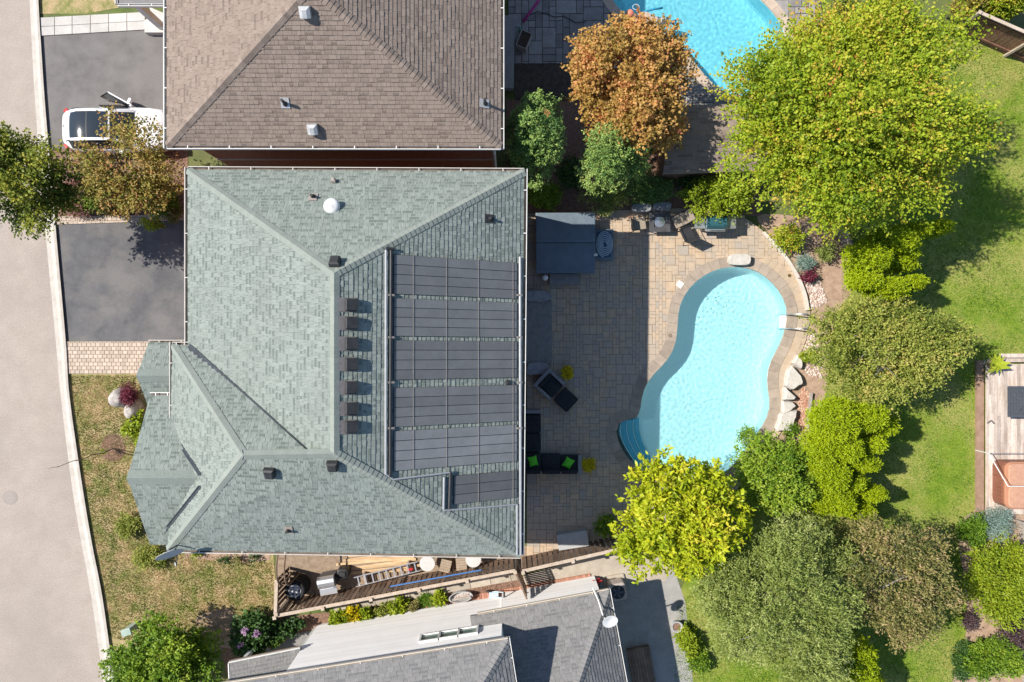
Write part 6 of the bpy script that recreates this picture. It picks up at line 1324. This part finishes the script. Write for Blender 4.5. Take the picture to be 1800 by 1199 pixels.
for y in (553, 578):
    pts = [W(1413, y, 0.0)]; a, e = W(1413, y, 0.0), W(1370, y, -0.3); b = MB(); pts = [(a.x, a.y, 0.05), (a.x - 0.02, a.y, 0.55), (a.x - 0.18, a.y, 0.72), (a.x - 0.42, a.y, 0.66), (e.x + 0.1, a.y, 0.2), (e.x, a.y, -0.2), (e.x + 0.02, a.y, -0.75)]; b.tube(pts, 0.026, 8); b.build('handrail', M_steel, ld, smooth=True)
    b = MB(); b.lathe((a.x, a.y, 0.055), [(0.06, 0), (0.06, 0.02), (0.03, 0.03)], 12); b.build('flange', M_steel, ld)
a, c = W(1371, 577, 0.0), W(1382, 554, 0.0); b = MB(); b.rbox(((a.x + c.x) / 2, (a.y + c.y) / 2, -0.02), (0.3, c.y - a.y - 0.04, 0.045), 0.02); b.build('tread', M_white, ld)
for k, poly in enumerate((((1403, 624), (1412, 633), (1411, 650), (1395, 639)), ((1395, 644), (1410, 661), (1413.5, 674), (1394, 687), (1383, 680), (1385.5, 652)), ((1382, 681), (1402, 699), (1398, 703), (1380, 705)), ((1378.5, 705), (1396, 707), (1401, 714), (1387, 726), (1377, 727)), ((1375, 727), (1402, 721), (1403, 724.5), (1391, 759.5), (1366, 758)))):
    hh = 0.34 + 0.05 * (k % 3); P0 = [W2(*p, hh) for p in poly]; P = resample(P0, 0.14)
    if area2(P) < 0: P.reverse()
    b = MB(); n = len(P); vs = []; rn_ = [random.uniform(-0.02, 0.02) for _ in P]
    for off, z in ((0.03, -0.02), (0.0, hh * 0.75), (-0.045, hh)): lp2_ = offset_loop(P, off); vs += [(p[0] + rn_[i], p[1] - rn_[i], z + (rn_[i] if z > 0 else 0)) for i, p in enumerate(lp2_)]
    b.add(vs, [(q * n + i, q * n + (i + 1) % n, (q + 1) * n + (i + 1) % n, (q + 1) * n + i) for q in range(2) for i in range(n)]); b.sheet([(v[0], v[1]) for v in vs[2 * n:]], lambda x, y: hh + 0.02 * noise.noise(Vector((x * 3, y * 3, k))))
    b.build('pale_rock', M_pale, label=('topmost small pale rock right of the pool, against the crab apple', 'largest diamond shaped pale rock right of the pool', 'small pointed pale rock below the diamond shaped one', 'five sided pale rock between two other pale rocks', 'long lowest pale rock by the green pool side tree')[k], cat='rock')
rock('boulder', 'largest grey boulder on the front lawn by the burgundy barberry', 209, 700, 19, 20, 0.75, M_rock, seed=7); rock('boulder', 'speckled boulder below the burgundy barberry', 232, 723, 15, 22, 0.6, M_rock, seed=8)
def pebbles(name, poly_px, n, smin, smax, m, z=0.0):
    P = [W2(*p) for p in poly_px]; xs = [p[0] for p in P]; ys = [p[1] for p in P]; out = []
    while len(out) < n:
        p = (random.uniform(min(xs), max(xs)), random.uniform(min(ys), max(ys)))
        if inside(p, P): out.append(p)
    c = np.array(out); s_ = rng.uniform(smin, smax, n); a = rng.uniform(0, math.tau, n)
    V = np.array([(1, 0, 0), (0, .75, 0), (-1, 0, 0), (0, -.75, 0), (0.1, 0, .7)]); T = [(0, 1, 4), (1, 2, 4), (2, 3, 4), (3, 0, 4)]; tri = np.array([V[i] for t in T for i in t])
    ca, sa = np.cos(a)[:, None], np.sin(a)[:, None]; X = (tri[None, :, 0] * ca - tri[None, :, 1] * sa) * s_[:, None] + c[:, :1]; Y = (tri[None, :, 0] * sa + tri[None, :, 1] * ca) * s_[:, None] + c[:, 1:]; Z = tri[None, :, 2] * s_[:, None] + z
    return raw_mesh(name, np.stack([X, Y, Z], axis=2).reshape(-1, 3), 3, np.repeat(rng.random(n), 4), m, kind='stuff')
L_peb = leafmat('pink_pebble', [(0.34, 0.22, 0.18), (0.52, 0.42, 0.36), (0.70, 0.64, 0.58)], 0.0, 0.9); L_chip = leafmat('orange_chip', [(0.30, 0.14, 0.09), (0.50, 0.28, 0.19), (0.62, 0.46, 0.36)], 0.0, 0.9)
pebbles('pink_gravel', [(1412, 492), (1440, 492), (1455, 530), (1425, 545), (1424, 520)], 420, 0.04, 0.09, L_peb); pebbles('pink_gravel', [(1420, 580), (1440, 590), (1445, 665), (1416, 660), (1414, 632), (1402, 622)], 320, 0.04, 0.08, L_peb); pebbles('orange_gravel', [(1412, 680), (1424, 690), (1418, 768), (1392, 768), (1404, 728), (1402, 700)], 420, 0.03, 0.07, L_chip)
pebbles('bark_chips', [(112, 264), (325, 262), (325, 376), (118, 376)], 1500, 0.03, 0.06, leafmat('bark_chip', [(0.10, 0.06, 0.045), (0.22, 0.13, 0.10), (0.34, 0.22, 0.17)], 0, 0.9)); pebbles('bark_chips', [(592, 1094), (740, 1056), (900, 1022), (905, 1030), (620, 1100)], 500, 0.02, 0.05, MATS['bark_chip'])
# floating leaves on pool 1
fl = np.array([W(x, y, -0.05) for x, y in ((1243, 522), (1246, 525), (1257, 522), (1262, 521), (1240, 540), (1251, 541), (1228, 558), (1273, 541), (1290, 603), (1222, 570), (1258, 527), (1241, 526))])
lm = leaf_mesh('fallen_leaves', fl, rng.normal(0, 1, (len(fl), 3)) * np.array([1, 1, 0]), np.full(len(fl), 0.075), 0.6, np.full(len(fl), 0.3), L_dark, None, 0, 1); tag(lm, 'few dark fallen leaves floating on the pool', 'leaves', kind='stuff')

# ---------------------------------------------------------------- turquoise pool and the neighbour's paving
def ball(name, label, px, py, r, z, m, cat):
    c = W(px, py, z); b = MB(); b.lathe((c.x, c.y, z), [(r * math.sin(a), -r * math.cos(a)) for a in [0.01 + i * (math.pi - 0.02) / 10 for i in range(11)]], 18); return b.build(name, m, smooth=True, label=label, cat=cat)
ball('beach_ball', 'coral ball floating at the edge of the turquoise pool', 1107, 25, 0.20, 0.05, mat('coral_vinyl', (0.66, 0.19, 0.12), (0.72, 0.26, 0.18), rough=0.35, scale=3), 'ball')
M_noo = mat('blue_foam', (0.03, 0.24, 0.42), None, rough=0.7)
b = MB(); b.tube([W(1121, 27, 0.02), W(1135, 20, 0.03), W(1150, 16, 0.03), W(1165, 14, 0.02)], 0.045, 7); b.build('pool_noodle', M_noo, smooth=True, label='blue foam noodle floating beside the coral ball', cat='pool noodle')
b = MB(); b.tube([W(1172, 40, 0.0), W(1180, 37, 0.02), W(1189, 36, 0.0)], 0.045, 7); b.build('pool_noodle', M_noo, smooth=True, label='short blue foam noodle behind the pool robot', cat='pool noodle')
rb_ = thing('pool_robot', 'grey and dark pool cleaning robot in the turquoise pool', 'pool cleaner', loc(1165, 38)); c = W(1165, 38, 0); b = MB(); b.rbox((c.x, c.y, 0.0), (0.42, 0.36, 0.2), 0.08); b.build('body', MATS['grey_metal'], rb_); b = MB(); b.rbox((c.x, c.y + 0.02, 0.12), (0.24, 0.2, 0.06), 0.04); b.build('lid', MATS['blue_hose'], rb_)
for s_ in (-1, 1): b = MB(); b.rbox((c.x + s_ * 0.22, c.y, -0.02), (0.08, 0.4, 0.18), 0.03); b.build('track', M_black, rb_)
b = MB(); c = W(1140, 38, 0.1); b.rbox((c.x, c.y, 0.05), (0.72, 0.75, 0.14), 0.12, math.radians(-25)); b.build('float_mat', mat('beige_float', (0.40, 0.34, 0.30), (0.46, 0.40, 0.35), scale=5), label='beige platform in the turquoise pool beside the robot', cat='platform')
b = MB(); pts = [W(1118 + 6 * math.cos(i * 0.9), 12 + 5 * math.sin(i * 0.9), 0.0) for i in range(8)] + [W(1122, 20, 0), W(1128, 28, 0)]; b.tube([(p.x, p.y, -0.02) for p in pts], 0.018, 5); b.build('hose', MATS['blue_hose'], label='pale looped hose floating in the turquoise pool', cat='hose')
b = MB(); b.tube([W(920, 38, 0.1), W(931, 23, 0.1), W(943, 6, 0.1), W(955, -12, 0.1)], 0.05, 7); b.build('foam_noodle', mat('magenta_foam', (0.42, 0.03, 0.20), None, rough=0.7), smooth=True, label='magenta foam noodle lying on the shaded paving', cat='pool noodle')
b = MB(); pts = [W(x, y, 0.07) for x, y in ((932, 26), (945, 20), (960, 24), (975, 30), (990, 28), (1002, 34), (1012, 40), (1030, 38))]; b.tube(pts, 0.016, 5); b.build('cable', M_black, label='dark cable winding across the shaded paving', cat='cable')
ct = thing('wood_crate', 'dark timber crate on the shaded paving near the brown house', 'crate', loc(921, 70, 0.4), math.radians(-22)); M_dk = mat('dark_timber', (0.05, 0.032, 0.022), (0.10, 0.065, 0.045), scale=6, fine=0.3, stretch=(1, 6, 1))
for s_ in (-1, 1): b = MB(); b.box((s_ * 0.23, 0, 0.25), (0.03, 0.72, 0.42)); b.build('side_board', M_oldw, ct, local=True); b = MB(); b.box((0, s_ * 0.345, 0.25), (0.43, 0.03, 0.42)); b.build('end_board', M_oldw, ct, local=True)
for i in range(4): b = MB(); b.box((-0.165 + 0.11 * i, 0, 0.40), (0.1, 0.655, 0.05)); b.build('lid_board', M_dk, ct, local=True)
b = MB(); c = W(914, 52, 0.2); b.lathe((c.x, c.y, 0.05), [(0.05, 0), (0.06, 0.2), (0.03, 0.26), (0.02, 0.3)], 8); b.build('bottle', mat('teal_plastic', (0.10, 0.35, 0.30), None, rough=0.3), label='small teal bottle standing beside the dark crate', cat='bottle')

# ---------------------------------------------------------------- stored things in the side yard
def wheel(label, x, y, z, grp, tilt=0):
    t = thing('car_wheel', label, 'wheel', (x, y, z), group=grp); b = MB(); prof = [(0.2, 0.02), (0.29, 0.0), (0.335, 0.03), (0.345, 0.11), (0.335, 0.19), (0.29, 0.22), (0.2, 0.2)]
    G = 1.28; prof = [(r * G, z) for r, z in prof]; b.lathe((0, 0, 0), prof + [(0.25, 0.1), (0.256, 0.02)], 28); b.build('tyre', M_tyre, t, local=True, smooth=True)
    b = MB(); b.lathe((0, 0, 0), [(0.258, 0.05), (0.262, 0.215), (0.24, 0.21), (0.235, 0.17), (0.09, 0.19), (0.08, 0.2), (0.001, 0.2)], 28); b.build('rim', mat('rim_silver', (0.46, 0.46, 0.47), (0.52, 0.52, 0.53), rough=0.4), t, local=True)
    for k in range(6):
        a = k * math.tau / 6; b = MB(); b.add([(0.13 * math.cos(a - 0.16), 0.13 * math.sin(a - 0.16), 0.187), (0.21 * math.cos(a - 0.26), 0.21 * math.sin(a - 0.26), 0.178), (0.21 * math.cos(a + 0.26), 0.21 * math.sin(a + 0.26), 0.178), (0.13 * math.cos(a + 0.16), 0.13 * math.sin(a + 0.16), 0.187)] , [(0, 1, 2, 3)]); b.v = [(x, y, z + 0.006) for x, y, z in b.v]; b.build('slot', M_trim, t, local=True)
    b = MB(); b.lathe((0, 0, 0.2), [(0.06, 0), (0.055, 0.015), (0.001, 0.02)], 12); b.build('hub_cap', M_galv, t, local=True)
    return t
wc = W(518, 1039, 1.0)
wheel('spoked silver wheel, topmost of the stack in the side yard', wc.x, wc.y, 0.78, 'spare wheels stacked in the side yard')
for i in range(3): wheel(('spare wheel at the very bottom of the stack', 'spare wheel second from the bottom of the stack', 'spare wheel right under the topmost silver one')[i], wc.x + random.uniform(-.03, .03), wc.y + random.uniform(-.03, .03), 0.02 + 0.245 * i, 'spare wheels stacked in the side yard')
bg_ = thing('steel_grill', 'small steel grill beside the stacked wheels', 'barbecue', loc(573, 1024, 0.9), math.radians(10)); b = MB(); b.box((0, 0, 0.4), (0.7, 0.45, 0.72)); b.build('cart', MATS['grey_metal'], bg_, local=True); b = MB(); vs, fs = loft([(-0.36, [(0, 0), (0.24, 0), (0.24, 0.1), (0.14, 0.2), (0, 0.22)]), (0.36, [(0, 0), (0.24, 0), (0.24, 0.1), (0.14, 0.2), (0, 0.22)])]); b.add([(p[0], p[1], 0.78 + p[2]) for p in vs], fs); b.build('hood', M_alu, bg_, local=True)
b = MB(); b.box((0, -0.42, 0.76), (0.74, 0.3, 0.03)); b.build('front_shelf', M_alu, bg_, local=True); b = MB(); b.tube([(-0.28, -0.27, 0.9), (0.28, -0.27, 0.9)], 0.014, 5); b.build('handle', M_steel, bg_, local=True)
b = MB(); c = W(604, 1006, 0.4); b.rbox((c.x, c.y, 0.33), (0.5, 0.42, 0.62), 0.12, puff=0.05); b.build('covered_bin', M_black, label='black bin beside the small steel grill', cat='bin')
lm_ = thing('lumber_stack', 'tan boards laid out on the ground of the side yard', 'boards', loc(665, 985))
M_lum = mat('fresh_lumber', (0.46, 0.31, 0.17), (0.60, 0.43, 0.26), rough=0.8, scale=3, fine=0.15, tint=0.2, stretch=(0.6, 5, 1))
for i in range(9):
    b = MB(); b.tv = random.uniform(-1, 1); c = W(668 + random.uniform(-10, 10), 968 + i * 4.6, 0.05); b.box((c.x, c.y, 0.03 + 0.02 * (i % 2)), (3.3 + random.uniform(-.4, .3), 0.105, 0.04), math.radians(random.uniform(2, 8))); b.build('board', M_lum, lm_)
la = thing('ladder', 'aluminium ladder lying along the fence in the side yard', 'ladder', loc(682, 1014, 0.4)); p0, p1 = Vector(W(626, 1031, 0.42)), Vector(W(738, 1003, 0.42)); d = (p1 - p0).normalized(); n_ = Vector((-d.y, d.x, 0)); L = (p1 - p0).length
for s_ in (0, 0.40): b = MB(); b.box(p0 + d * (L / 2) + n_ * s_, (L, 0.035, 0.085), math.atan2(d.y, d.x)); b.build('rail', M_alu, la)
for i in range(9): b = MB(); q0 = p0 + d * (L * (i + 0.5) / 9); b.box(q0 + n_ * 0.2, (0.055, 0.40, 0.03), math.atan2(d.y, d.x)); b.build('rung', M_alu, la)
for s_ in (0.15, 0.85): b = MB(); q0 = p0 + d * (L * s_) + n_ * 0.2; b.box((q0.x, q0.y, 0.18), (0.08, 0.5, 0.38), math.atan2(d.y, d.x)); b.build('stand', M_oldw, la)
b = MB(); c = W(722, 1001, 0.5); b.rbox((c.x, c.y, 0.47), (0.2, 0.1, 0.1), 0.03, math.radians(14)); b.build('tool_box', mat('red_paint', (0.45, 0.03, 0.03), None, rough=0.4), label='small red tool lying on the aluminium ladder', cat='tool')
b = MB(); p0, p1 = W(686, 1031, 1.2), W(846, 1002, 1.2); b.tube([p0, p0.lerp(p1, 0.5), p1], 0.03, 8); po = b.build('pool_pole', mat('blue_paint', (0.07, 0.19, 0.46), None, rough=0.35), label='long blue pole lying parallel to the board fence', cat='pole')
b = MB(); q_ = W2(700, 1029, 1.2); b.box((*q_, 0.6), (0.05, 0.05, 1.14)); b.build('support', M_oldw, po); b = MB(); q_ = W2(830, 1005, 1.2); b.box((*q_, 0.6), (0.05, 0.05, 1.14)); b.build('support', M_oldw, po)
for lb, x, y in (('round white table between the ladder and the tan boxes', 751, 991), ('round white table right of the tan boxes, partly under the eave', 832, 984)):
    t = thing('round_table', lb, 'table', loc(x, y, 0.72)); c = W(x, y, 0.72); b = MB(); b.lathe((c.x, c.y, 0.69), [(0.33, 0), (0.335, 0.015), (0.33, 0.035), (0.001, 0.04)], 24); b.build('top', mat('table_white', (0.52, 0.51, 0.49), (0.58, 0.57, 0.55), rough=0.5), t)
    for k in range(4): a = k * math.tau / 4 + 0.4; b = MB(); b.tube([(c.x + 0.26 * math.cos(a), c.y + 0.26 * math.sin(a), 0), (c.x + 0.2 * math.cos(a), c.y + 0.2 * math.sin(a), 0.69)], 0.018, 5); b.build('leg', M_white, t)
for lb, x, y, rz in (('tan slatted box standing left of its twin in the side yard', 783, 995, -14), ('tan slatted box standing right of its twin in the side yard', 811, 992, 4)):
    t = thing('slatted_box', lb, 'box', loc(x, y, 0.5), math.radians(rz)); b = MB(); b.box((0, 0, 0.24), (0.42, 0.5, 0.48)); b.build('box', mat('dull_cardboard', (0.27, 0.21, 0.15), (0.33, 0.26, 0.19), scale=4), t, local=True)
    for i in range(5): b = MB(); b.box((0, -0.22 + i * 0.11, 0.495), (0.46, 0.098, 0.025)); b.build('slat', mat('box_slat', (0.30, 0.235, 0.17), (0.38, 0.30, 0.22), scale=5, fine=0.2), t, local=True)
tr = thing('metal_trough', 'oval grey trough with a pale log across it on the brick edging', 'trough', loc(810, 1049)); c = W(810, 1049, 0.3); M_ = Matrix.Translation((c.x, c.y, 0)) @ Matrix.Rotation(math.radians(10), 4, 'Z') @ Matrix.Diagonal((1.0, 0.45, 1, 1)); b = MB(); b.lathe((0, 0, 0), [(0.44, 0.0), (0.5, 0.36), (0.53, 0.38), (0.48, 0.38), (0.43, 0.2), (0.001, 0.2)], 24, M_); b.build('basin', M_galv, tr); b = MB(); b.tube([W(795, 1055, 0.42), W(827, 1049, 0.42)], 0.055, 8); b.build('log', M_oldw, tr)
pebbles('trough_gravel', [(796, 1043), (824, 1039), (828, 1048), (798, 1053)], 120, 0.02, 0.05, L_peb, 0.2)
gi = thing('garden_trolley', 'small blue-grey tubular trolley standing on the brick edging', 'trolley', loc(872, 1044)); c = W(872, 1044, 0.3)
for s_ in (-0.12, 0.12): b = MB(); b.tube([(c.x - 0.35, c.y - 0.15 + s_, 0.05), (c.x, c.y + s_, 0.35), (c.x + 0.35, c.y + 0.1 + s_, 0.75)], 0.022, 6); b.build('rail', MATS['blue_hose'], gi)
for s_ in (-1, 1): b = MB(); b.lathe((0, 0, 0), [(0.13, -0.03), (0.14, 0), (0.13, 0.03), (0.001, 0.03)], 14, Matrix.Translation((c.x - 0.3, c.y - 0.13 + s_ * 0.18, 0.14)) @ Matrix.Rotation(math.pi / 2, 4, 'X')); b.build('wheel', M_black, gi)
b = MB(); b.box((c.x + 0.36, c.y + 0.1, 0.76), (0.08, 0.3, 0.05)); b.build('grip', M_black, gi); b = MB(); b.box((c.x - 0.1, c.y - 0.03, 0.3), (0.4, 0.2, 0.04)); b.build('tray', MATS['blue_hose'], gi)
acu = thing('air_conditioner', 'air conditioning unit with a dark fan at the corner of the grey house', 'air conditioner', loc(1085, 1042)); c = W(1086, 1041, 0.75); b = MB(); b.rbox((c.x, c.y, 0.04), (0.95, 1.0, 0.1), 0.08, math.radians(10)); b.build('pad', MATS['beige_slab'], acu); b = MB(); b.rbox((c.x, c.y, 0.42), (0.72, 0.74, 0.66), 0.1, math.radians(10)); b.build('casing', mat('beige_metal', (0.36, 0.31, 0.29), (0.40, 0.35, 0.33), rough=0.5), acu); b = MB(); b.lathe((c.x, c.y, 0.752), [(0.3, 0), (0.3, 0.015), (0.001, 0.004)], 20); b.build('fan_grille', M_black, acu)
for k in range(5): a = k * math.tau / 5; b = MB(); b.box((c.x + 0.13 * math.cos(a), c.y + 0.13 * math.sin(a), 0.775), (0.24, 0.085, 0.01), a + 0.2); b.build('fan_blade', MATS['grey_metal'], acu)
rc_ = thing('folded_chair', 'red folded chair leaning at the corner of the white siding wall', 'chair', loc(1048, 1020)); c = W(1048, 1022, 0.4)
for s_ in (-1, 1): b = MB(); b.tube([(c.x - s_ * 0.2, c.y - 0.22, 0.05), (c.x + s_ * 0.2, c.y + 0.2, 0.85)], 0.024, 6); b.build('leg', MATS['red_paint'], rc_)
b = MB(); b.box((c.x, c.y + 0.02, 0.46), (0.34, 0.2, 0.04), math.radians(20)); b.build('seat', MATS['red_paint'], rc_)
# satellite dishes
def dish(label, px, py, z, nrm, r, mast):
    c = W(px, py, z); t = thing('satellite_dish', label, 'satellite dish', (c.x, c.y, mast[1])); n_ = Vector(nrm).normalized(); M_ = Matrix.Translation(c) @ n_.to_track_quat('Z', 'Y').to_matrix().to_4x4()
    b = MB(); b.lathe((0, 0, 0), [(0.001, 0.0), (r * 0.5, r * 0.05), (r, r * 0.2), (r * 1.02, r * 0.2), (r * 1.01, r * 0.17), (r * 0.5, r * 0.01), (0.001, -0.03)], 24, M_); b.build('reflector', mat('dish_grey', (0.42, 0.43, 0.44), (0.48, 0.49, 0.5), rough=0.4, scale=3) if r > 0.4 else M_white, t, smooth=True)
    m0 = Vector(mast[0]); back = c - n_ * 0.08
    b = MB(); b.tube([m0, m0 + Vector((0, 0, 0.35)), back], 0.03, 6); b.build('mast', MATS['grey_metal'] if r > 0.4 else M_white, t)
    low = c + M_.to_3x3() @ Vector((0, -r * 0.95, r * 0.2)); lnb = c + n_ * (r * 1.1) + M_.to_3x3() @ Vector((0, -r * 0.5, 0)); b = MB(); b.tube([low, lnb], 0.015, 5); b.build('feed_arm', MATS['grey_metal'], t); b = MB(); b.tube([lnb, lnb - n_ * 0.12], 0.035, 6); b.build('feed_horn', MATS['grey_metal'], t); return t
mp_ = pS0.hit(312, 958); dish('grey satellite dish seen edge-on at the front corner of the green roof', 297, 971, 6.75, (0.40, -0.85, 0.34), 0.44, (tuple(mp_), mp_.z))
mp2 = lR.hit(1062, 1085); dish('white oval satellite dish on the roof of the grey house', 1072, 1091, 3.75, (0.15, -0.40, 0.90), 0.30, (tuple(mp2), mp2.z))
b = MB(); b.tube([W(1042, 1033, 2.9), W(1052, 1056, 3.1), W(1060, 1082, 3.5)], 0.03, 6); b.build('mast_strut', M_white, label='thin white strut rising over the gutter towards the oval dish', cat='strut')
ub = thing('utility_box', 'pale green utility pedestal beside the dense round tree', 'utility box', loc(240, 1098), math.radians(18)); M_ug = mat('pale_green_metal', (0.30, 0.38, 0.33), (0.36, 0.44, 0.39), rough=0.5); b = MB(); b.box((0, 0, 0.38), (0.36, 0.24, 0.78)); b.build('cabinet', M_ug, ub, local=True); b = MB(); b.rbox((0, 0, 0.8), (0.42, 0.3, 0.07), 0.03); b.build('lid', M_ug, ub, local=True); b = MB(); b.box((0, -0.125, 0.5), (0.05, 0.02, 0.08)); b.build('lock', M_black, ub, local=True)
pl_ = thing('round_planter', 'round white planter at the edge of the dark court', 'planter', loc(1190, 1102)); c = W(1190, 1102, 0.4); b = MB(); b.lathe((c.x, c.y, 0), [(0.14, 0), (0.16, 0.3), (0.24, 0.4), (0.25, 0.44), (0.2, 0.44), (0.16, 0.38), (0.001, 0.38)], 20); b.build('bowl', M_galv, pl_); b = MB(); b.lathe((c.x, c.y, 0.385), [(0.17, 0), (0.001, 0.02)], 12); b.build('soil', G_mulch, pl_)
dp = thing('deck_plant', 'yellow-green broad leaved plant in a pot on the deck corner', 'potted plant', loc(1757, 641, 0.8)); c = W(1757, 641, 0.9); b = MB(); b.lathe((c.x, c.y, DZ), [(0.13, 0), (0.18, 0.3), (0.16, 0.3), (0.14, 0.25), (0.001, 0.25)], 14); b.build('pot', M_tcot, dp)
fa = np.array([i * math.tau / 11 + 0.2 for i in range(11)]); leaf_mesh('leaves', np.tile(np.array([[c.x, c.y, DZ + 0.32]]), (11, 1)), np.column_stack([np.cos(fa), np.sin(fa), np.full(11, 0.9)]), rng.uniform(0.42, 0.6, 11), 0.42, rng.uniform(0.5, 1, 11), L_lime, dp, 0.5, 0.8)
fw_ = shrub('deck_flowers', 'pale pink flowers in the corner of the deck', 1740, 636, 9, 8, 0.5, L_white, 50, 6, 0.05, cat='plant')
b = MB(); c = W(1741, 742, DZ); b.tube([(c.x - 0.15, c.y - 0.05, DZ + 0.03), (c.x, c.y + 0.08, DZ + 0.05), (c.x + 0.14, c.y - 0.06, DZ + 0.03)], 0.03, 5); b.build('garden_glove', MATS['grey_metal'], label='small grey item lying on the weathered deck planks', cat='tool')
fence('weathered rail fence along the right border below the spa', W2(1789, 915), W2(1797, 1260), h=1.1, side=1, bw=0.13, gap=0.02, m=M_oldw, rail=M_oldw)
sdk = thing('side_deck', 'narrow brown plank deck along the right side of the grey house', 'deck', loc(1130, 1170)); a0_, a1_ = Vector((*W2(1102, 1139), 0)), Vector((*W2(1122, 1250), 0)); d = (a1_ - a0_).normalized(); n_ = Vector((-d.y, d.x, 0))
for i in range(8): b = MB(); b.tv = random.uniform(-1, 1); q0 = a0_ + d * 1.4 + n_ * (0.02 + 0.125 * i); b.box((q0.x, q0.y, 0.12), (2.8, 0.115, 0.2), math.atan2(d.y, d.x)); b.build('plank', M_fence, sdk)
# street furniture and small wear
for o in list(bpy.data.objects):
    if o.parent is None and o.get('kind') == 'stuff' and 'label' not in o:
        n_ = o.name.split('.')[0]; L_ = {'grass': 'short grass blades covering the lawns', 'pink_gravel': 'loose pink and white gravel in the pool bed', 'orange_gravel': 'orange chips beside the pale rocks', 'bark_chips': 'brown bark chips on the planting beds', 'trough_gravel': 'gravel filling the oval trough'}; tag(o, L_.get(n_, 'loose ground cover on the soil'), 'ground cover')
